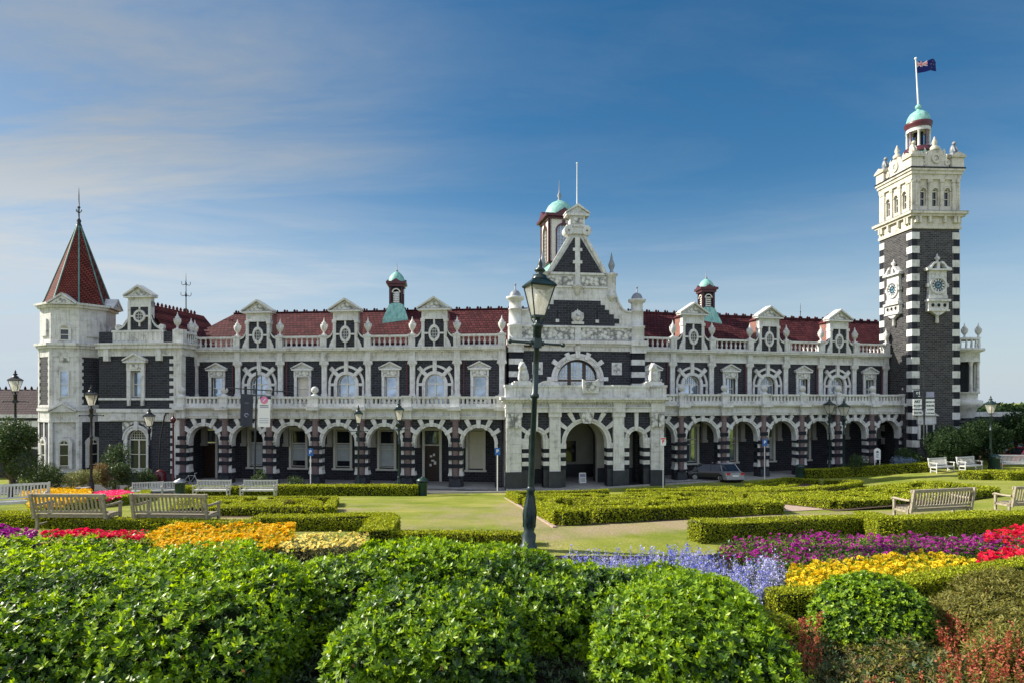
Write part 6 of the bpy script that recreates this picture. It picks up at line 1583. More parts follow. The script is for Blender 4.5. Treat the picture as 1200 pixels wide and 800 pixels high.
def bed(name, label, poly, h, petal, dens, r, leaf='box_leaf', lleaf=.06, ldens=4.0, hj=.06, leafmul=1.0):
    nb = NB(); P, z = in_bed(poly, h, dens)
    lump = .05 * fbm(np.concatenate([P, z[:, None]], 1), 3.0, 4.0)
    top = z + h + lump + RNG.uniform(-hj, hj * .3, len(P)); nb.quads(puffs(np.stack([P[:, 0], P[:, 1], top], 1), r, RNG), petal)
    Q, zq = in_bed(poly, h, dens * ldens * leafmul); hh = h * RNG.uniform(.15, 1.0, len(Q)); nb.quads(leaves(np.stack([Q[:, 0], Q[:, 1], zq + hh], 1), np.tile([0, 0, 1.0], (len(Q), 1)), lleaf, lleaf * .45, RNG, .3, 1.2, .5), leaf)
    return obj(name, nb, label, 'flower bed', None, 'stuff')
bed('flowers', 'bright yellow marigolds in a band above a curved low hedge', [(921, 661), (971, 654), (1083, 646), (1120, 648), (1146, 655), (1110, 673), (1040, 684), (980, 693), (921, 700)], .26, 'petal_yellow', 250, .042, 'box_leaf', .06, 5, .10)
bed('flowers', 'dark purple petunias in a band behind the marigolds', [(838, 639), (862, 629), (935, 625), (1013, 626), (1150, 626), (1240, 628), (1240, 634), (1138, 645), (1087, 647), (990, 652), (930, 660), (885, 655)], .24, 'petal_purple', 210, .034, 'shrub_leaf', .055, 6, .12)
bed('flowers', 'red flowers in a strip against the hedge at right', [(1152, 625), (1200, 617), (1260, 612), (1260, 632), (1200, 634), (1153, 634)], .26, 'petal_red', 300, .042, 'shrub_leaf', .05, 3, .10)
bed('flowers', 'red flowers at the right end of the marigold bed', [(1138, 648), (1200, 639), (1260, 634), (1260, 645), (1200, 655), (1150, 659)], .26, 'petal_red', 300, .042, 'shrub_leaf', .05, 3, .10)
bed('flowers', 'golden orange flowers in a bed below the left benches', [(170, 626), (186, 618), (207, 612), (240, 616), (345, 613), (345, 626), (310, 642), (190, 642)], .34, 'petal_gold', 260, .05, 'box_leaf', .06, 3)
bed('flowers', 'pale lemon snapdragons inside the L shaped hedge', [(325, 636), (345, 626), (433, 622), (432, 636), (330, 642)], .3, 'petal_lemon', 230, .04, 'pale_leaf', .06, 4)
bed('flowers', 'purple flowers at the left edge of the garden', [(-40, 614), (28, 618), (46, 622), (35, 628), (-40, 630)], .28, 'petal_purple', 300, .045, 'shrub_leaf', .06, 2)
bed('flowers', 'red flowers in a thin row below the left benches', [(48, 620), (182, 620), (180, 626), (50, 627)], .26, 'petal_red', 260, .05, 'shrub_leaf', .06, 3.5)
bed('flowers', 'golden yellow flowers in the far left bed by the lamp post', [(25, 578), (60, 572), (108, 570), (100, 583), (60, 589), (38, 589)], .5, 'petal_gold', 60, .12, 'box_leaf', .12, 3, .12)
bed('flowers', 'orange flowers edging the far left bed', [(38, 589), (100, 583), (108, 587), (60, 593), (40, 594)], .2, 'petal_gold', 90, .09, 'box_leaf', .1, 3)
bed('flowers', 'bright pink flowers in the far left bed beside the lamp post', [(110, 577), (138, 573), (158, 578), (140, 583), (112, 585)], .35, 'petal_pink', 90, .11, 'box_leaf', .1, 2)
bed('flowers', 'tiny white flowers between the shrubs by the small white sign', [(1005, 548), (1035, 544), (1040, 546), (1010, 551)], .4, 'petal_white', 6, .14, 'tree_leaf', .12, 8)
def spikes(label, poly, h, n_, petal, leaf, r, hj=.35, w=.02, k=16, cat='flower bed'):
    nb = NB(); P, z = in_bed(poly, h, n_); m = len(P); H = h * RNG.uniform(1 - hj, 1.1, m); lean = RNG.normal(size=(m, 2)) * .09
    t = RNG.uniform(.45, 1.0, (m, k)); X = P[:, None, 0] + lean[:, None, 0] * t * H[:, None]; Y = P[:, None, 1] + lean[:, None, 1] * t * H[:, None]; Z = z[:, None] + t * H[:, None]
    Q = np.stack([X, Y, Z], -1).reshape(-1, 3) + RNG.normal(size=(m * k, 3)) * w; nr = unit(RNG.normal(size=Q.shape)); nb.quads(leaves(Q, nr, r, r * .7, RNG, .2, 1.0, .3), petal)
    base = np.stack([P[:, 0], P[:, 1], z], 1); tip = np.stack([P[:, 0] + lean[:, 0] * H, P[:, 1] + lean[:, 1] * H, z + H], 1); s = np.array([.004, .002, 0]); nb.quads(np.stack([base - s, base + s, tip + s * .4, tip - s * .4], 1), leaf)
    t = RNG.uniform(.05, .75, (m, 9)); Q = (base[:, None] * (1 - t[..., None]) + tip[:, None] * t[..., None]).reshape(-1, 3) + RNG.normal(size=(m * 9, 3)) * .03; nb.quads(leaves(Q, nr[:len(Q)] if len(nr) >= len(Q) else unit(RNG.normal(size=Q.shape)), .06, .018, RNG, .5, .8, .3), leaf)
    return obj('flowers', nb, label, cat, None, 'stuff')
spikes('pale blue and violet salvia spikes behind the centre shrubs', [(596, 662), (625, 644), (700, 638), (790, 636), (830, 640), (905, 655), (890, 690), (700, 690), (600, 690)], .46, 60, 'petal_mauve', 'grey_leaf', .028, .4, .018, 22)
spikes('deep blue salvia flowers among the paler spikes', [(600, 662), (660, 644), (800, 636), (840, 642), (905, 655), (890, 690), (700, 690), (600, 690)], .44, 45, 'petal_blue', 'grey_leaf', .032, .4, .02, 18)
spikes('grey blue spike clump at the near end of the salvias', [(893, 655), (905, 640), (918, 650), (915, 668), (898, 668)], .48, 190, 'petal_mauve', 'grey_leaf', .03, .35, .02, 22)
spikes('few violet spikes at the lawn edge left of the tall lamp post', [(455, 650), (545, 638), (560, 640), (560, 652), (460, 655)], .32, 16, 'petal_mauve', 'grey_leaf', .03, .4, .02, 18)
for lab, pl, hh in (('rust red plumes rising through the olive shrub', [(1090, 760), (1120, 735), (1250, 720), (1260, 760), (1150, 765)], .62), ('rust red plume flowers behind the olive shrub', [(1080, 712), (1110, 694), (1240, 676), (1240, 705), (1150, 722), (1100, 740)], .42), ('rust red plumes between the round shrub and the big shrub', [(925, 745), (935, 712), (960, 708), (962, 740), (950, 775)], .40), ('rust red plumes low in the front of the garden', [(960, 830), (975, 800), (1040, 788), (1100, 782), (1110, 800), (1080, 840)], .26)):
    spikes(lab, pl, hh, 110 if 'behind' in lab or 'between' in lab else 85, 'spike_rust', 'olive_leaf', .026, .4, .010, 34)

def cover(label, poly, h, dens, L_, mats):
    nb = NB()
    for m, k in mats:
        P, z = in_bed(poly, h * .5, dens * k); f = fbm(np.concatenate([P, z[:, None]], 1), 2.6, 3.0); H = h * (.55 + .5 * f) * RNG.uniform(.2, 1, len(P)); keep = H > .02; P, z, H = P[keep], z[keep], H[keep]
        nb.quads(whorls(np.stack([P[:, 0], P[:, 1], z + H], 1), np.tile([0, 0, 1.0], (len(P), 1)), L_, L_ * .35, 5, RNG), m)
    return obj('ground_cover', nb, label, 'ground cover', None, 'stuff')
cover('low mixed green and rusty ground cover filling the lower right corner of the garden', [(905, 900), (925, 740), (1000, 735), (1080, 720), (1110, 700), (1260, 690), (1260, 900)], .26, 420, .055, (('olive_leaf', .8), ('tree_leaf', 1.0), ('bronze_leaf', .35)))
cover('low dark green ground cover between the big front shrubs', [(300, 900), (310, 700), (940, 690), (950, 900)], .22, 300, .06, (('tree_leaf', 1.0),))
# ---- trees and bushes
def tree(name, label, x, y, H, R, mat, n, leaf, rng, group=None, trunk=True, lobes=9, low=.25, cat='tree', zs=1.0):
    z0 = G(x, y); root = link(name, None, None, TR(x, y, z0)); tag(root, label, cat, group)
    cs = []
    for i in range(lobes):
        a = rng.uniform(0, 6.28); q = math.sqrt(rng.uniform(0, 1)) * .62; zz = low * H + (H - low * H) * rng.uniform(.25, .78)
        cs.append((x + R * q * math.cos(a), y + R * q * math.sin(a), z0 + zz, R * rng.uniform(.36, .55)))
    cs.append((x, y, z0 + H - R * .45 * zs, R * .5))
    if trunk:
        b = MB(); b.tube([(0, 0, -.1), (.03 * R, 0, H * .25), (-.02 * R, .03, H * .5)], .07 * R + .05, 'bark', 8, .04 * R + .02)
        for c in cs[:6]: b.tube([(0, 0, H * .22), ((c[0] - x) * .5, (c[1] - y) * .5, (c[2] - z0) * .65), (c[0] - x, c[1] - y, c[2] - z0)], .03 * R + .015, 'bark', 6, .01 * R + .008)
        link('trunk', b.mesh('trunk'), root, TR(x, y, z0))
    nb = NB(); w = np.array([c[3] ** 2 for c in cs]); w /= w.sum()
    for (cx, cy, cz, r), wi in zip(cs, w):
        m = int(n * wi); D = unit(rng.normal(size=(m, 3))); rad = r * rng.uniform(.35, 1.0, m) ** .5 * (1 + .25 * fbm(D * 3, 1.2, cx)); P = np.array([cx, cy, cz]) + D * rad[:, None] * np.array([1, 1, .85]); P[:, 2] = np.maximum(P[:, 2], z0 + .05)
        nb.quads(leaves(P, D, leaf, leaf * .5, rng, .1, 1.0, .5), mat)
    V = nb.V; nb.V = [v - np.array([x, y, z0]) for v in V]; link('crown', nb.mesh('crown'), root, TR(x, y, z0))
    return root
R2 = np.random.default_rng(21)
def tpx(px, row, d): return ((px - 600) * d / F, d)
def T_(name, label, px, d, toprow, rpx, mat, n, leaf, **k):
    x, y = tpx(px, 0, d); H = CZ + (HZ - toprow) * d / F - G(x, y); tree(name, label, x, y, H, rpx * d / F, mat, n, leaf, R2, **k)
T_('broadleaf_tree', 'bushy green tree at the left edge in front of the low slate roofed range', 12, 40, 488, 38, 'tree_leaf', 16000, .13, low=.1)
T_('bush', 'dark rounded bush between the left tree and the turret', 52, 42, 540, 30, 'tree_leaf', 7000, .12, trunk=False, low=.05, cat='bush')
T_('bush', 'light green bush at the foot of the turret beside the lamp post', 96, 42.5, 551, 20, 'pale_leaf', 4000, .11, trunk=False, low=.05, cat='bush')
T_('bush', 'bronze tinted bush at the foot of the turret', 118, 43.5, 541, 13, 'bronze_leaf', 2600, .11, trunk=False, low=.05, cat='bush')
T_('bush', 'dark green bush below the arched pavilion window', 143, 43.5, 541, 18, 'tree_leaf', 4000, .12, trunk=False, low=.05, cat='bush')
T_('young_tree', 'slender dark leaved tree standing before the arched pavilion window', 134, 45, 520, 20, 'tree_leaf', 2600, .13, low=.35)
T_('bush', 'low dark bush at the foot of the pavilion', 172, 46, 548, 12, 'tree_leaf', 2200, .12, trunk=False, low=.05, cat='bush')
T_('bush', 'dark bush behind the left one of the two pale benches', 306, 46, 549, 11, 'tree_leaf', 2000, .11, trunk=False, low=.05, cat='bush')
T_('bush', 'low bush with pale flowers beside the blue parking sign', 345, 46, 559, 15, 'tree_leaf', 2000, .11, trunk=False, low=.05, cat='bush')
TG = 'evergreen trees right of the clock tower'
T_('evergreen_tree', 'dark evergreen tree against the foot of the clock tower', 1112, 50.5, 497, 32, 'evergreen_leaf', 12000, .16, low=.08, group=TG)
T_('evergreen_tree', 'dark evergreen tree between the clock tower and the lantern post', 1148, 53, 489, 34, 'evergreen_leaf', 13000, .17, low=.12, group=TG)
T_('evergreen_tree', 'dark evergreen tree above the parked silver hatchback', 1190, 55, 484, 34, 'evergreen_leaf', 13000, .17, low=.38, group=TG)
T_('evergreen_tree', 'dark evergreen tree cut by the right edge of the view', 1236, 54, 482, 34, 'evergreen_leaf', 11000, .17, low=.3, group=TG)
T_('bush', 'dark bush against the last arcade column before the tower', 1064, 52, 524, 20, 'tree_leaf', 4500, .13, trunk=False, low=.05, cat='bush')
T_('bush', 'dark bush behind the small white sign', 1003, 51, 531, 15, 'tree_leaf', 3000, .12, trunk=False, low=.05, cat='bush')
T_('bush', 'blue grey lavender bush behind the low hedge', 1059, 51, 537, 18, 'blue_leaf', 2600, .13, trunk=False, low=.02, cat='bush')
def wood(label, x0, x1, d, toprow, n, seed):
    nb = NB(); r = np.random.default_rng(seed); X = r.uniform(x0, x1, n); hh = CZ + (HZ - toprow) * d / F; P = np.stack([X, d + r.uniform(-4, 4, n), np.zeros(n)], 1)
    top = hh * (.86 + .14 * fbm(P * np.array([1, 0, 0]), .35, 2.0)); P[:, 2] = top * r.uniform(0, 1, n) ** .45; nb.quads(leaves(P, unit(r.normal(size=P.shape)), .8, .5, r, .2, 1.0, .5), 'evergreen_leaf')
    obj('wood', nb, label, 'wood', None, 'stuff')
wood('far belt of dark trees beyond the right hand trees', 62, 125, 105, 471, 9000, 3)
wood('far belt of dark trees beyond the low range at the left', -125, -70, 105, 475, 6000, 4)
# ------------------------------------------------------------------ garden furniture and street things
simple('bench_wood', (0.30, 0.26, 0.20), 0.75, 0, 0.3, 14)
simple('bench_pale', (0.50, 0.50, 0.48), 0.75, 0, 0.15, 10)
simple('sign_blue', (0.015, 0.12, 0.42), 0.4, 0, 0.03, 4)
simple('sign_white', (0.78, 0.78, 0.78), 0.4, 0, 0.03, 4)
simple('sign_red', (0.55, 0.03, 0.03), 0.4, 0, 0.03, 4)
simple('banner_dark', (0.045, 0.05, 0.07), 0.7, 0, 0.15, 2)
simple('banner_lilac', (0.30, 0.30, 0.42), 0.7, 0, 0.1, 2)
simple('banner_pink', (0.70, 0.22, 0.42), 0.7, 0, 0.1, 2)
simple('ink', (0.02, 0.03, 0.05), 0.6, 0, 0.05, 2)
simple('flag_blue', (0.006, 0.012, 0.11), 0.8, 0, 0.1, 2)
simple('bin_green', (0.012, 0.04, 0.035), 0.4, 0, 0.2, 5)
simple('turquoise', (0.05, 0.30, 0.34), 0.5, 0, 0.1, 5)
simple('cabinet_red', (0.085, 0.004, 0.010), 0.35, 0, 0.1, 4)
simple('rubber', (0.02, 0.02, 0.022), 0.8, 0, 0.2, 5)
def carpaint(name, col, metal=.4):
    m, nt, N, L, b = newmat(name); b.inputs['Base Color'].default_value = (*col, 1); b.inputs['Metallic'].default_value = metal; b.inputs['Roughness'].default_value = .32; b.inputs['Coat Weight'].default_value = .6; b.inputs['Coat Roughness'].default_value = .08
carpaint('paint_silver', (.42, .42, .45)); carpaint('paint_black', (.012, .013, .018), .1); carpaint('paint_red', (.5, .012, .04), .1); carpaint('paint_navy', (.02, .035, .09), .2); carpaint('tail_red', (.5, .02, .02), 0.0); carpaint('cone_orange', (.8, .13, .02), 0)

def bench_mesh(kind, w, mat):
    b = MB()
    if kind == 'seat':
        for k in range(5): b.box(-w / 2 + .05, w / 2 - .05, -.24 + k * .095, -.24 + k * .095 + .075, .40, .425, mat)
        b.box(-w / 2, w / 2, -.26, -.22, .33, .40, mat); b.box(-w / 2, w / 2, .16, .20, .33, .40, mat)
    if kind == 'backrest':
        b.T = TR(0, .23, .40) @ Matrix.Rotation(math.radians(-11), 4, 'X')
        b.box(-w / 2, w / 2, -.02, .025, .47, .55, mat); b.box(-w / 2, w / 2, -.02, .02, .06, .11, mat)
        n = int(w / .098)
        for k in range(n): x = -w / 2 + .07 + (w - .14) * k / (n - 1); b.box(x - .022, x + .022, -.009, .009, .11, .47, mat)
    if kind == 'end':
        b.box(-.03, .03, -.28, -.22, 0, .62, mat); b.T = TR(0, .23, 0) @ Matrix.Rotation(math.radians(-11), 4, 'X')
        b.box(-.032, .032, -.03, .03, .34, .97, mat); b.T = None; b.box(-.03, .03, .17, .23, 0, .42, mat)
        b.box(-.026, .026, -.22, .2, .33, .39, mat); b.box(-.02, .02, -.22, .18, .12, .17, mat)
        b.tube([(0, -.33, .62), (0, -.28, .655), (0, -.1, .645), (0, .1, .64), (0, .27, .65)], .033, mat, 6)
    return b.mesh(kind)
def bench(label, p, yaw, w, mat, group, h=1.0):
    M = TR(p[0], p[1], G(*p)) @ RZ(yaw) @ Matrix.Diagonal((1, 1, h, 1))
    o = link('park_bench', None, None, M); tag(o, label, 'bench', group)
    link('seat', cached(('bs', round(w, 2), mat), lambda: bench_mesh('seat', w, mat)), o, M); link('backrest', cached(('bb', round(w, 2), mat), lambda: bench_mesh('backrest', w, mat)), o, M)
    for s in (-1, 1): link('end_frame', cached(('be', mat), lambda: bench_mesh('end', w, mat)), o, M @ TR(s * (w / 2 - .03), 0, 0))
    return o
# benches whose backs are towards the camera (yaw 180 would face us; yaw pi turns the seat to the station)
WG, PG = 'weathered slatted benches seen from behind', 'pale slatted benches round the lawn'
def bpos(px, row): return gxy(px, row)
pi = math.pi
bench('weathered wooden bench seen from behind, left of the pair at the lower left flower beds', bpos(92, 619.5), pi - .03, 1.86, 'bench_wood', WG, 1.0)
bench('weathered wooden bench seen from behind, in front of the golden orange flowers', bpos(208, 620), pi - .05, 1.90, 'bench_wood', WG, 1.0)
bench('weathered pale wooden bench seen from behind, whole, at the right of the lawn', bpos(1092, 611), pi + .24, 2.15, 'bench_wood', WG, 1.06)
bench('weathered pale wooden bench seen from behind, cut off by the right edge of the view', bpos(1206, 603), pi + .20, 2.1, 'bench_wood', WG, 1.06)
bench('grey wooden bench cut off by the left edge of the view, facing across the lawn', bpos(16, 601), .45, 2.0, 'bench_pale', PG, 1.1)
bench('pale bench turned sideways, left of the two beside the green litter bin', bpos(172, 581), .35, 1.9, 'bench_pale', PG)
bench('pale bench turned sideways, next to the green litter bin', bpos(194, 580), .35, 1.9, 'bench_pale', PG)
bench('pale bench facing the lawn, left one of the two before the dark hedge', bpos(248, 581), 0, 2.35, 'bench_pale', PG, 1.15)
bench('pale bench facing the lawn, beside the end of the long low hedge', bpos(303, 581), 0, 2.35, 'bench_pale', PG, 1.15)
bench('pale bench facing the lawn at the end of the right hand low hedge', bpos(1104, 553), .42, 2.2, 'bench_pale', PG, 1.2)
bench('pale bench facing the lawn beside the dark litter bin at right', bpos(1137, 551.5), .42, 2.2, 'bench_pale', PG, 1.2)
bench('pale bench behind the clipped hedge blocks, nearest the parked cars', bpos(1189, 549), -.1, 2.3, 'bench_pale', PG, 1.2)

# ---- lantern lamp posts 
def lantern(b, z, s, iron, n=4, glassm='lamp_glass'):
    """tapered glazed lantern standing on z, total height about 1.0*s."""
    q = pi / 4; r0, r1 = .15 * s, .33 * s
    for k in range(n):
        a = q + k * 2 * pi / n; b.tube([(r0 * math.cos(a), r0 * math.sin(a), z + .02 * s), (r1 * math.cos(a), r1 * math.sin(a), z + .58 * s)], .014 * s, iron, 5)
    b.lathe(0, 0, [(.16 * s, z - .02 * s), (.16 * s, z + .03 * s)], iron, n, q, False)
    b.lathe(0, 0, [(.36 * s, z + .57 * s), (.38 * s, z + .60 * s), (.30 * s, z + .66 * s), (.16 * s, z + .74 * s)], iron, n, q, False)
    b.lathe(0, 0, [(.15 * s, z + .73 * s), (.13 * s, z + .80 * s), (.05 * s, z + .83 * s), (.10 * s, z + .88 * s), (.11 * s, z + .90 * s), (.04 * s, z + .95 * s), (.05 * s, z + 1.0 * s), (.012 * s, z + 1.12 * s)], iron, 12)
def lamp_post(label, px, row, toprow, iron, group=None, s=1.0, lean=0.0, bar=True, yaw=.3, name='lamp_post', d=None):
    p = gp(px, row)
    if d: p = Vector(((px - 600) * d / F, d, G((px - 600) * d / F, d)))
    Hh = CZ + (HZ - toprow) * p.y / F - p.z; zl = Hh - 1.12 * s
    M = TR(*p) @ Matrix.Rotation(lean, 4, 'Y') @ RZ(yaw)
    o = link(name, None, None, M); tag(o, label, 'lamp post', group)
    b = MB(); b.lathe(0, 0, [(.17 * s, -.1), (.17 * s, .10), (.13 * s, .13), (.14 * s, .3), (.095 * s, .36), (.125 * s, .5), (.135 * s, .75), (.09 * s, .98), (.07 * s, 1.12), (.095 * s, 1.16), (.062 * s, 1.22)], iron, 14)
    for k in range(8):
        a = k * pi / 4; b.tube([(.12 * s * math.cos(a), .12 * s * math.sin(a), .45), (.135 * s * math.cos(a), .135 * s * math.sin(a), .7), (.075 * s * math.cos(a), .075 * s * math.sin(a), 1.05)], .014, iron, 5)
    link('base', b.mesh('base'), o, M)
    b = MB(); b.lathe(0, 0, [(.062 * s, 1.2), (.052 * s, Hh * .52), (.085 * s, Hh * .525), (.085 * s, Hh * .535), (.060 * s, Hh * .54), (.05 * s, zl - .42 * s), (.08 * s, zl - .40 * s), (.085 * s, zl - .2 * s), (.12 * s, zl - .17 * s), (.05 * s, zl - .12 * s), (.045 * s, zl)], iron, 14)
    link('post', b.mesh('post'), o, M)
    if bar:
        b = MB(); zz = zl - .5 * s; b.tube([(-.52 * s, 0, zz), (.52 * s, 0, zz)], .022 * s, iron, 8)
        for q in (-1, 1): b.ball((q * .54 * s, 0, zz), .045 * s, iron, 8, 6); b.lathe(q * .12 * s, 0, [(.03 * s, zz - .04 * s), (.04 * s, zz), (.03 * s, zz + .04 * s)], iron, 8)
        b.box(-.075 * s, .075 * s, -.075 * s, .075 * s, zz - .09 * s, zz + .09 * s, iron)
        link('ladder_bar', b.mesh('ladder_bar'), o, M)
    b = MB(); lantern(b, zl, s, iron)
    for k in (0, 1): b.tube([((k * 2 - 1) * .05 * s, 0, zl - .15 * s), ((k * 2 - 1) * .13 * s, 0, zl - .06 * s), ((k * 2 - 1) * .12 * s, 0, zl)], .012 * s, iron, 5)
    l = link('lantern', b.mesh('lantern'), o, M)
    b = MB(); b.lathe(0, 0, [(.145 * s, zl + .03 * s), (.32 * s, zl + .58 * s)], 'lantern_pane', 4, pi / 4, False); b.v = b.v[:]
    link('pane', b.mesh('pane'), l, M)
    b = MB(); b.lathe(0, 0, [(.02 * s, zl), (.02 * s, zl + .2 * s), (.07 * s, zl + .24 * s), (.075 * s, zl + .42 * s), (.03 * s, zl + .5 * s)], 'lamp_glass', 10); link('bulb', b.mesh('bulb'), l, M)
    return o
def pane_mat():
    m, nt, N, L, b = newmat('lantern_pane'); b.inputs['Base Color'].default_value = (.62, .60, .52, 1); b.inputs['Roughness'].default_value = .15
    t = N.new('ShaderNodeBsdfTransparent'); tl = N.new('ShaderNodeBsdfTranslucent'); tl.inputs[0].default_value = (.9, .88, .8, 1)
    m1 = N.new('ShaderNodeMixShader'); m1.inputs[0].default_value = .5; L.new(b.outputs[0], m1.inputs[1]); L.new(tl.outputs[0], m1.inputs[2])
    m2 = N.new('ShaderNodeMixShader'); m2.inputs[0].default_value = .45; L.new(m1.outputs[0], m2.inputs[1]); L.new(t.outputs[0], m2.inputs[2]); L.new(m2.outputs[0], N['Material Output'].inputs[0])
pane_mat()
LG = 'old fashioned lantern posts round the garden'
lamp_post('tall green lamp post with a glazed lantern, standing in the foreground flowers', 619, 644, 303, 'green_iron', LG, 1.0, math.radians(2.4))
lamp_post('black lamp post at the far left in front of the bushy tree', 18, 572, 433, 'black_iron', LG, 1.5)
lamp_post('black lamp post beside the small stone block in the far left flower bed', 107, 582, 450, 'black_iron', LG, 1.25)
lamp_post('slim lamp post in front of the pavilion, beside the arched window', 175, 560, 476, 'black_iron', LG, 1.35, bar=False, d=47.0)
lamp_post('lamp post at the long low hedge, left one of the two', 420, 570, 474, 'green_iron', LG, 1.2, d=45.2)
lamp_post('lamp post at the long low hedge, nearer the green litter bin', 467.5, 571, 468, 'green_iron', LG, 1.35, d=45.0)
lamp_post('lamp post at the right hand low hedge, left one of the close pair', 972, 556, 464, 'green_iron', LG, 1.35)
lamp_post('lamp post at the right hand low hedge, right one of the close pair', 989, 556, 466, 'green_iron', LG, 1.35)
lamp_post('green lantern post between the evergreen trees and the parked cars', 1161, 549, 463, 'green_iron', LG, 1.3, bar=False)
b = MB(); p = gp(1156, 547); b.tube([(0, 0, 0), (0, 0, 6.2), (0, 0, 6.5), (.15, 0, 6.62), (.65, 0, 6.66)], .06, 'grey_metal', 8); b.box(.5, .95, -.1, .1, 6.6, 6.72, 'grey_metal')
tag(link('street_light', b.mesh('street_light'), None, TR(p.x, 57, G(p.x, 57) - .4)), 'plain grey street light with a short arm behind the lantern post', 'street light')

# ---- signs, poles, banners
def parking_sign(label, px, row, toprow, blue=True, d=None):
    p = gp(px, row)
    if d: p = Vector(((px - 600) * d / F, d, G((px - 600) * d / F, d)))
    Hh = CZ + (HZ - toprow) * p.y / F - p.z; M = TR(*p)
    o = link('parking_sign', None, None, M); tag(o, label, 'sign', 'parking signs along the kerb')
    b = MB(); b.tube([(0, 0, 0), (0, 0, Hh)], .04, 'pole_white', 8); link('post', b.mesh('post'), o, M)
    b = MB(); w = .20
    if blue: b.box(-w, w, -.06, -.045, Hh - .55, Hh, 'sign_blue')
    else: b.box(-w, w, -.06, -.045, Hh - .6, Hh, 'sign_white'); b.box(-w + .02, w - .02, -.064, -.061, Hh - .14, Hh - .04, 'sign_red')
    pl = link('sign_panel', b.mesh('sign_panel'), o, M)
    lettering('P', .34, 'sign_white' if blue else 'sign_red', pl, M @ TR(0, -.066, Hh - (.36 if blue else .42)))
    return o
def lettering(txt, size, mat, parent, M):
    c = bpy.data.curves.new('lettering', 'FONT'); c.body = txt; c.size = size; c.align_x = 'CENTER'; c.extrude = .003; c.materials.append(MATS[mat]); c.offset = size * .04
    t = bpy.data.objects.new('lettering_curve', c); SC.collection.objects.link(t); dg = bpy.context.evaluated_depsgraph_get(); dg.update()
    me = bpy.data.meshes.new_from_object(t.evaluated_get(dg)); bpy.data.objects.remove(t); me.name = 'lettering'
    if not me.materials: me.materials.append(MATS[mat])
    return link('lettering', me, parent, M @ Matrix.Rotation(pi / 2, 4, 'X'))
parking_sign('blue parking sign on a white pole before the third arcade column from the left', 364, 569, 525, d=46.2)
parking_sign('blue parking sign on a white pole just left of the entrance porch', 583, 575, 524)
parking_sign('white and red parking sign on a pole at the right corner of the entrance porch', 777, 567, 512, False, d=46.3)
parking_sign('blue parking sign on a white pole right of the parked silver car', 896, 561, 514)
def banner(o, M, x, z0, z1, w, rows, head, lines, tsize):
    b = MB(); b.box(x - w / 2, x + w / 2, -.02, .02, z0, z1, rows); k = link('banner', b.mesh('banner'), o, M)
    for i, t in enumerate(lines): lettering(t, tsize, 'ink', k, M @ TR(x, -.03, z1 - (z1 - z0) * (.20 + .245 * i)))
    return k
p = gp(298, 574); M = TR(*p) @ Matrix.Rotation(math.radians(1.2), 4, 'Y'); k = p.y / F; Z = lambda r: CZ + (HZ - r) * k - p.z
o = link('banner_pole', None, None, M); tag(o, 'dark pole with cross arms carrying a charcoal banner and a white banner', 'banner pole')
b = MB(); b.lathe(0, 0, [(.13, 0), (.11, 1), (.075, 1.1), (.055, Z(434))], 'black_iron', 10); link('post', b.mesh('post'), o, M)
b = MB(); b.tube([(-2.35, 0, Z(454.5)), (2.7, 0, Z(458))], .045, 'black_iron', 6); b.tube([(-2.35, 0, Z(452)), (-2.35, 0, Z(457))], .04, 'black_iron', 6); b.tube([(-1.2, 0, Z(461.5)), (1.2, 0, Z(463))], .03, 'black_iron', 6); link('cross_arm', b.mesh('cross_arm'), o, M)
b = MB(); b.box(-1.17, -.24, -.02, .02, Z(499), Z(461.8), 'banner_dark'); k1 = link('banner', b.mesh('banner'), o, M)
b = MB(); b.box(-.85, -.55, -.03, -.021, Z(472), Z(471.6), 'banner_lilac'); b.ring(-.7, Z(486), .10, .16, 0, 300, -.03, -.021, 'banner_lilac', 12); link('printed_mark', b.mesh('printed_mark'), k1, M)
b = MB(); b.box(.16, 1.08, -.02, .02, Z(499.5), Z(467), 'sign_white'); b.box(.30, 1.10, -.02, .02, Z(467), Z(463.5), 'banner_dark'); k2 = link('banner', b.mesh('banner'), o, M)
b = MB(); b.prism([(.62 + .28 * math.cos(t), Z(468) + .28 * math.sin(t)) for t in [2 * pi * j / 20 for j in range(20)]], -.05, -.022, 'banner_pink'); b.box(.30, .95, -.026, -.021, Z(474.8), Z(474), 'ink'); b.box(.30, .95, -.026, -.021, Z(477), Z(475.6), 'banner_lilac')
for j in range(3): b.box(.28, .98, -.026, -.021, Z(490 + j * 2.4), Z(489.3 + j * 2.4), 'banner_lilac')
b.wedge(.62, Z(468), -.16, .16, 50, .03, .03, -.056, -.051, 'sign_white'); link('printed_mark', b.mesh('printed_mark'), k2, M)

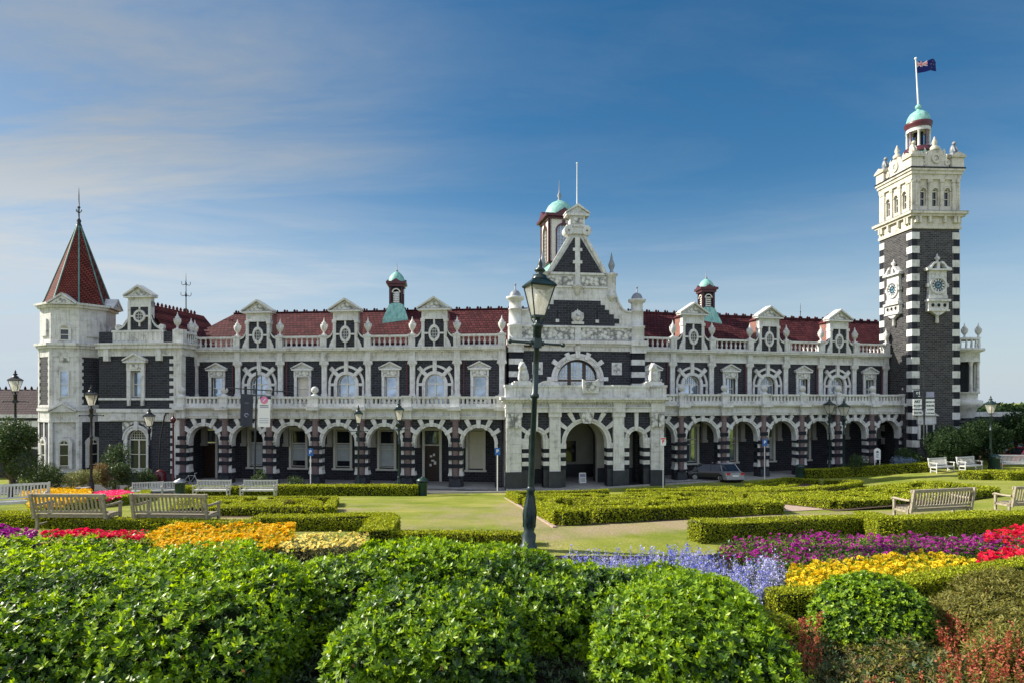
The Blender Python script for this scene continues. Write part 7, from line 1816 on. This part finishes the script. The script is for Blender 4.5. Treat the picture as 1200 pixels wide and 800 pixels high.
p = ray(1083, 548, 51.5); M = TR(p.x, 51.5, G(p.x, 51.5)); k = 51.5 / F; Z = lambda r: CZ + (HZ - r) * k - G(p.x, 51.5)
o = link('banner_pole', None, None, M); tag(o, 'slim dark pole with two white lettered banners before the clock tower', 'banner pole')
b = MB(); b.lathe(0, 0, [(.14, 0), (.12, 1.2), (.08, 1.3), (.05, Z(435))], 'black_iron', 10); b.lathe(0, 0, [(.16, Z(527)), (.16, Z(526))], 'black_iron', 10); link('post', b.mesh('post'), o, M)
b = MB(); b.tube([(-1.0, 0, Z(455.5)), (1.0, 0, Z(456.5))], .03, 'black_iron', 6); b.tube([(-1.0, 0, Z(486.5)), (1.0, 0, Z(486.5))], .025, 'black_iron', 6); link('cross_arm', b.mesh('cross_arm'), o, M)
for x0, x1, head, lines in ((-.93, -.21, 'banner_dark', ('ART', 'GALLERY', 'OPENING', 'DAYS')), (.14, .86, 'banner_lilac', ('MADE IN', 'EUROPE', 'LOOPS', 'LOCALS'))):
    b = MB(); b.box(x0, x1, -.02, .02, Z(486), Z(467), 'sign_white'); b.box(x0 + .03, x1 - .03, -.02, .02, Z(465), Z(456.8 if head == 'banner_dark' else 458.5), head); kk = link('banner', b.mesh('banner'), o, M)
    xm = (x0 + x1) / 2
    for i, t in enumerate(lines): lettering(t, .27 if len(t) < 5 else .18, 'ink', kk, M @ TR(xm, -.03, Z(471.2 + 4.4 * i)))
    b = MB()
    if head == 'banner_dark': b.ring(xm - .02, Z(460), .05, .10, 0, 300, -.03, -.021, 'sign_white', 10); b.box(xm + .12, xm + .18, -.03, -.021, Z(462), Z(458), 'sign_white'); b.box(xm + .05, xm + .22, -.03, -.021, Z(464), Z(463.2), 'sign_white')
    else: b.prism([(xm - .28, Z(459)), (xm + .28, Z(459)), (xm + .24, Z(462.5)), (xm, Z(465)), (xm - .24, Z(462.5))], -.03, -.021, 'banner_lilac')
    b.box(xm - .2, xm + .2, -.026, -.021, Z(477), Z(476.7), 'ink') if head == 'banner_dark' else None
    link('printed_mark', b.mesh('printed_mark'), kk, M)

# white arch topped notice sign
p = gp(1028, 553); p = Vector((tpx(1028, 0, 51.8)[0], 51.8, 0)); z0 = G(p.x, p.y); M = TR(p.x, p.y, z0); k = p.y / F; Z = lambda r: CZ + (HZ - r) * k - z0
o = link('notice_sign', None, None, M); tag(o, 'small white arch topped notice sign among the bushes at right', 'sign')
b = MB(); w = .27; b.prism([(-w, Z(538)), (w, Z(538)), (w, Z(527)), (w * .7, Z(525.4)), (0, Z(524.3)), (-w * .7, Z(525.4)), (-w, Z(527))], -.03, .03, 'sign_white'); bd = link('sign_panel', b.mesh('sign_panel'), o, M)
b = MB(); b.prism([(-.14, Z(529.8)), (.14, Z(529.8)), (.10, Z(528.6)), (0, Z(527.4)), (-.10, Z(528.6))], -.037, -.031, 'ink')
for j in range(4): b.box(-.12 + .02 * (j % 2), .12 - .03 * (j % 3), -.037, -.031, Z(531.6 + j * 1.3), Z(531.1 + j * 1.3), 'ink')
link('printed_mark', b.mesh('printed_mark'), bd, M)
b = MB(); b.box(-.24, -.18, -.02, .02, 0, Z(537), 'sign_white'); b.box(.18, .24, -.02, .02, 0, Z(537), 'sign_white'); link('post', b.mesh('post'), o, M)

# maroon standard, curved lamp arm, red cabinet, pedestal, A-board
def gobj(name, b, px, row, d, label, cat, yaw=0, group=None, dz=0):
    x = (px - 600) * d / F; return tag(link(name, b.mesh(name), None, TR(x, d, G(x, d) + dz) @ RZ(yaw)), label, cat, group)
d = 47.5; k = d / F; z0 = G(-26, d); Z = lambda r: CZ + (HZ - r) * k - z0
b = MB(); b.lathe(0, 0, [(.18, 0), (.16, .7), (.10, .8), (.075, 1.2), (.06, Z(499)), (.10, Z(498)), (.05, Z(496))], 'maroon_paint', 10)
b.lathe(0, 0, [(.05, Z(496)), (.20, Z(492)), (.22, Z(490.5)), (.10, Z(489)), (.05, Z(487)), (.015, Z(484))], 'maroon_paint', 8)
for j in range(4): b.tube([(0, 0, Z(493)), (.22 * math.cos(j * pi / 2), .22 * math.sin(j * pi / 2), Z(490))], .04, 'maroon_paint', 5)
gobj('ornamental_post', b, 203, 0, d, 'dark red ornamental post with a star shaped top at the pavilion corner', 'post')
b = MB(); b.tube([(-.3, 0, 0), (-.28, 0, 2.4), (-.18, 0, 3.9), (.12, 0, Z(487)), (.25, 0, Z(483.5))], .06, 'black_iron', 8); b.box(.2, .42, -.08, .08, Z(484.5), Z(483), 'black_iron')
gobj('leaning_pole', b, 191, 0, 47.8, 'thin dark leaning pole in front of the pavilion wall', 'pole')
b = MB(); b.lathe(0, 0, [(.42, 0), (.42, 1.05), (.38, 1.25), (.22, 1.42), (.05, 1.5)], 'cabinet_red', 14); b.box(-.25, .25, -.44, -.38, .2, 1.0, 'maroon_paint'); b.lathe(0, 0, [(.45, .02), (.45, .12)], 'black_iron', 14)
gobj('post_box', b, 188, 0, 47.2, 'round topped dark red post box behind the sideways benches', 'post box')
b = MB(); b.box(-.33, .33, -.2, .2, 0, .62, 'plinth_stone'); b.box(-.36, .36, -.23, .23, .62, .68, 'kerb_stone'); b.box(-.22, .22, -.21, -.2, .15, .5, 'kerb_stone'); q = gp(97, 583)
tag(link('stone_block', b.mesh('stone_block'), None, TR(*q)), 'low stone block with a plaque among the golden flowers', 'stone block')
q = CB.M(CB.sx(682.5, 2.2), 2.2, .30); M = q @ RZ(.1); o = link('sandwich_board', None, None, M); tag(o, 'small pale sandwich board standing in the entrance porch', 'sandwich board')
for s in (-1, 1):
    b = MB(); b.T = TR(0, s * .16, 0) @ Matrix.Rotation(s * .2, 4, 'X'); b.box(-.28, .28, -.015, .015, .02, .85, 'sign_white'); 
    if s < 0:
        b.box(-.22, .22, -.02, -.016, .5, .75, 'banner_lilac')
        for j in range(4): b.box(-.2, .2, -.02, -.016, .14 + j * .08, .17 + j * .08, 'ink')
    link('board', b.mesh('board'), o, M)

def litter_bin(label, px, row, s=1.0, mat='bin_green', sticker=False):
    q = gp(px, row); M = TR(*q) @ Matrix.Diagonal((s, s, s, 1)); o = link('litter_bin', None, None, M); tag(o, label, 'litter bin', 'green litter bins')
    b = MB(); b.lathe(0, 0, [(.28, 0), (.30, .08), (.32, .8), (.34, .82), (.34, .88)], mat, 16); link('body', b.mesh('body'), o, M)
    b = MB(); b.lathe(0, 0, [(.40, .98), (.41, 1.02), (.25, 1.14), (.06, 1.2), (.05, 1.24)], 'grey_metal' if sticker else mat, 16)
    for j in range(4): a = j * pi / 2 + .5; b.tube([(.31 * math.cos(a), .31 * math.sin(a), .85), (.33 * math.cos(a), .33 * math.sin(a), 1.0)], .02, mat, 5)
    link('lid', b.mesh('lid'), o, M)
    if sticker: b = MB(); b.box(-.22, .22, -.335, -.30, .05, .28, 'turquoise'); link('notice', b.mesh('notice'), o, M)
litter_bin('green litter bin with a pale lid and turquoise notice beside the sideways benches', 211, 582, 1.0, sticker=True)
litter_bin('green litter bin at the right end of the long low hedge', 495, 580.5, 1.08)
litter_bin('dark litter bin at the left end of the right hand hedge', 937, 560, 1.0)
litter_bin('dark litter bin between two pale benches at far right', 1166, 550, 1.05)

# bicycle against the arcade
b = MB()
for x in (-.5, .5): b.ring(x, .34, .31, .335, 0, 360, -.015, .015, 'rubber', 22); b.ring(x, .34, .0, .03, 0, 360, -.02, .02, 'grey_metal', 8); [b.wedge(x, .34, .02, .31, a, .004, .004, -.004, .004, 'grey_metal') for a in range(0, 360, 30)]
for pts in ([(-.5, 0, .34), (-.15, 0, .82), (.36, 0, .80), (.5, 0, .34)], [(-.15, 0, .85), (0, 0, .30), (.36, 0, .80)], [(-.5, 0, .34), (0, 0, .30)], [(.36, 0, .80), (.32, 0, .98), (.42, .2, 1.0)], [(.32, 0, .98), (.42, -.2, 1.0)]): b.tube(pts, .018, 'pole_white', 6)
b.box(-.28, -.04, -.06, .06, .88, .93, 'rubber')
gobj('bicycle', b, 223, 0, 48.9, 'pale framed bicycle leaning by the first arcade arch', 'bicycle', .1)

# ---- cars
def car(label, x, y, yaw, paint, Lc=4.4, Wc=1.76, Hc=1.45, hatch=False):
    M = TR(x, y, G(x, y)) @ RZ(yaw); o = link('parked_car', None, None, M); tag(o, label, 'car')
    hl = Lc / 2; bt = Hc * .62
    # body: lofted sections along x (front +x)
    prof = [(-hl, .42, .80, .86), (-hl + .08, .28, bt - .04, .95), (-hl + .5, .22, bt, 1.0), (-.9, .20, bt + .02, 1.0), (.7, .20, bt, 1.0), (hl - .9, .21, bt - .08, .99), (hl - .3, .24, bt - .18, .93), (hl - .02, .32, bt - .30, .80)]
    if hatch: prof[0] = (-hl, .36, bt - .08, .9)
    sec = []
    for px_, zb, zt, ws in prof:
        w = Wc / 2 * ws; sec.append([(px_, -w * .96, zb), (px_, -w, zb + .15), (px_, -w, zt - .16), (px_, -w * .93, zt), (px_, w * .93, zt), (px_, w, zt - .16), (px_, w, zb + .15), (px_, w * .96, zb)])
    vs = [v for s_ in sec for v in s_]; n = 8; fs = [tuple(range(7, -1, -1)), tuple(range(len(vs) - 8, len(vs)))]
    for i in range(len(sec) - 1): fs += [(i * n + k_, i * n + (k_ + 1) % n, (i + 1) * n + (k_ + 1) % n, (i + 1) * n + k_) for k_ in range(n)]
    b = MB(); b.add(vs, fs, paint, False); b.box(-hl + .1, hl - .1, -Wc / 2 + .1, Wc / 2 - .1, .16, .3, 'rubber'); link('body', b.mesh('body'), o, M)
    # cabin
    c = [(-hl + (.25 if hatch else .75), bt), (-hl + (.6 if hatch else 1.35), Hc), (.45, Hc), (1.25, bt - .02)]
    wl, wu = Wc / 2 * .92, Wc / 2 * .74
    b = MB(); P = [(c[0][0], -wl, c[0][1]), (c[1][0], -wu, c[1][1]), (c[2][0], -wu, c[2][1]), (c[3][0], -wl, c[3][1])]; P2 = [(x_, -y_, z_) for x_, y_, z_ in P]
    b.add(P + P2, [(0, 1, 2, 3), (7, 6, 5, 4), (0, 4, 5, 1), (2, 6, 7, 3)], 'dark_glass'); b.add([(P[1][0], -wu - .01, Hc - .03), (P[2][0], -wu - .01, Hc - .03), (P2[2][0], wu + .01, Hc - .03), (P2[1][0], wu + .01, Hc - .03), (P[1][0] + .1, -wu + .08, Hc + .03), (P[2][0] - .1, -wu + .08, Hc + .03), (P2[2][0] - .1, wu - .08, Hc + .03), (P2[1][0] + .1, wu - .08, Hc + .03)], [(4, 5, 6, 7), (0, 1, 5, 4), (1, 2, 6, 5), (2, 3, 7, 6), (3, 0, 4, 7)], paint)
    for s in (-1, 1):
        for a_, c_ in ((0, 1), (2, 3)): b.tube([(P[a_][0], s * wl, P[a_][2]), (P[c_][0], s * wu, P[c_][2])], .04, paint, 6)
        b.tube([(-.25, s * wl, bt), (-.3, s * wu, Hc)], .04, paint, 6)
    link('cabin', b.mesh('cabin'), o, M)
    for sx_ in (-1, 1):
        for s in (-1, 1):
            Mw = M @ TR(sx_ * (hl - .82), s * (Wc / 2 - .08), .31); b = MB(); b.ring(0, 0, .19, .31, 0, 360, -.1, .1, 'rubber', 20); w_ = link('wheel', b.mesh('wheel'), o, Mw)
            b = MB(); b.ring(0, 0, .0, .19, 0, 360, -.085, .085, 'grey_metal', 16); [b.wedge(0, 0, .04, .18, a, .02, .03, -.1, .1, 'grey_metal') for a in range(0, 360, 72)]; link('rim', b.mesh('rim'), w_, Mw)
    for s in (-1, 1):
        b = MB(); b.box(-hl - .02, -hl + .1, s * Wc * .27, s * Wc * .44, .66, .82, 'tail_red'); b.v = [(v[0], v[1], v[2]) for v in b.v]; link('tail_light', b.mesh('tail_light'), o, M)
        b = MB(); b.box(hl - .14, hl - .0, s * Wc * .22, s * Wc * .38, .50, .62, 'lamp_glass'); link('headlight', b.mesh('headlight'), o, M)
        b = MB(); b.box(.75, .9, s * Wc * .5, s * (Wc * .5 + .14), bt - .02, bt + .12, paint); link('mirror', b.mesh('mirror'), o, M)
    b = MB(); b.box(-hl - .03, -hl + .05, -.26, .26, .52, .64, 'sign_white'); link('number_plate', b.mesh('number_plate'), o, M)
    b = MB(); b.box(-hl - .05, -hl + .2, -Wc / 2 * .9, Wc / 2 * .9, .28, .46, paint); b.box(hl - .2, hl + .0, -Wc / 2 * .8, Wc / 2 * .8, .24, .42, 'rubber'); link('bumper', b.mesh('bumper'), o, M)
    return o
x, y = tpx(853, 0, 49.8); car('silver saloon car parked at the arcade with its tail towards the lawn', x, y + 1.0, pi / 2 + .12, 'paint_silver', 4.1, 1.66, 1.38)
x, y = tpx(832, 0, 50.2); car('black hatchback in the arcade shade left of the silver saloon', x, y + .6, pi / 2 + 1.25, 'paint_black', 3.6, 1.65, 1.35, True)
x, y = tpx(1181, 0, 58); car('silver hatchback parked under the evergreen trees at right', x, y, .25, 'paint_silver', 4.1, 1.75, 1.6, True)
x, y = tpx(1203, 0, 54); car('red car at the right edge of the view', x, y, .1, 'paint_red', 4.2, 1.75, 1.4)
x, y = tpx(1153, 0, 60); car('dark blue car in the shade left of the silver hatchback', x, y, .1, 'paint_navy', 4.3, 1.75, 1.5)
b = MB(); b.box(-.2, .2, -.2, .2, 0, .04, 'cone_orange'); b.lathe(0, 0, [(.15, .04), (.11, .28)], 'cone_orange', 12); b.lathe(0, 0, [(.112, .28), (.085, .45)], 'sign_white', 12); b.lathe(0, 0, [(.084, .45), (.03, .8)], 'cone_orange', 12)
gobj('traffic_cone', b, 1173, 0, 53, 'orange and white traffic cone beside the silver hatchback', 'traffic cone')
b = MB(); b.tube([(0, 0, 0), (0, 0, 2.6)], .05, 'grey_metal', 6); b.box(0, 1.1, -.05, .05, 2.5, 2.62, 'sign_white'); gobj('sign_post', b, 1174.5, 0, 60, 'thin grey post with a narrow white sign board above the silver hatchback', 'sign')

# ---- flag on the clock tower
def flag():
    base = TW.M(2.25, 2.25, 0); p = base @ Vector((-.235, 0, CZ + (HZ - 72.5) * 57.36 / F)); k = 57.36 / F
    L_, H_ = 30 * k, 14 * k; n, m = 24, 10
    def at(u, v):      # u along the fly, v down the hoist
        x = u * L_; y = .28 * math.sin(u * 7.5 + v * 1.2) * u + u * .5; z = -v * H_ * (1 - .18 * u) + u * 3.4 * k * 1.6 + .10 * math.sin(u * 9 + 1) * u; return (x, y, z)
    vs = [at(i / n, j / m) for j in range(m + 1) for i in range(n + 1)]; fs = [(j * (n + 1) + i, j * (n + 1) + i + 1, (j + 1) * (n + 1) + i + 1, (j + 1) * (n + 1) + i) for j in range(m) for i in range(n)]
    b = MB(); b.add(vs, fs, 'flag_blue', True)
    def patch(pts, mat, off):
        b.add([(lambda q: (q[0], q[1] - off, q[2]))(at(u, v)) for u, v in pts], [tuple(range(len(pts)))], mat)
    def bar(u0, v0, u1, v1, w, mat, off):
        du, dv = u1 - u0, v1 - v0; l = math.hypot(du * 2, dv); nu, nv = -dv / l * w / 2, du * 2 / l * w; K = 6
        for i in range(K):
            a, c = i / K, (i + 1) / K; patch([(u0 + du * a - nu, v0 + dv * a - nv), (u0 + du * c - nu, v0 + dv * c - nv), (u0 + du * c + nu, v0 + dv * c + nv), (u0 + du * a + nu, v0 + dv * a + nv)], mat, off)
    for (q, w, mm, off) in (((.01, .02, .49, .48), .045, 'sign_white', .012), ((.01, .48, .49, .02), .045, 'sign_white', .014), ((.01, .02, .49, .48), .016, 'sign_red', .018), ((.01, .48, .49, .02), .016, 'sign_red', .02), ((.01, .25, .49, .25), .08, 'sign_white', .024), ((.25, .0, .25, .5), .08, 'sign_white', .026), ((.01, .25, .49, .25), .045, 'sign_red', .032), ((.25, .0, .25, .5), .045, 'sign_red', .034)): bar(*q, w, mm, off)
    for u, v in ((.75, .2), (.75, .78), (.64, .45), (.86, .40)):
        for mm, r, off in (('sign_white', .055, .012), ('sign_red', .035, .02)):
            patch([(u + (r if i % 2 == 0 else r * .42) * .5 * math.sin(pi * i / 5), v - (r if i % 2 == 0 else r * .42) * math.cos(pi * i / 5)) for i in range(10)], mm, off)
    o = link('flag', b.mesh('flag'), None, TR(*p)); tag(o, 'dark blue flag with a small union cross and red stars flying above the clock tower', 'flag')
flag()
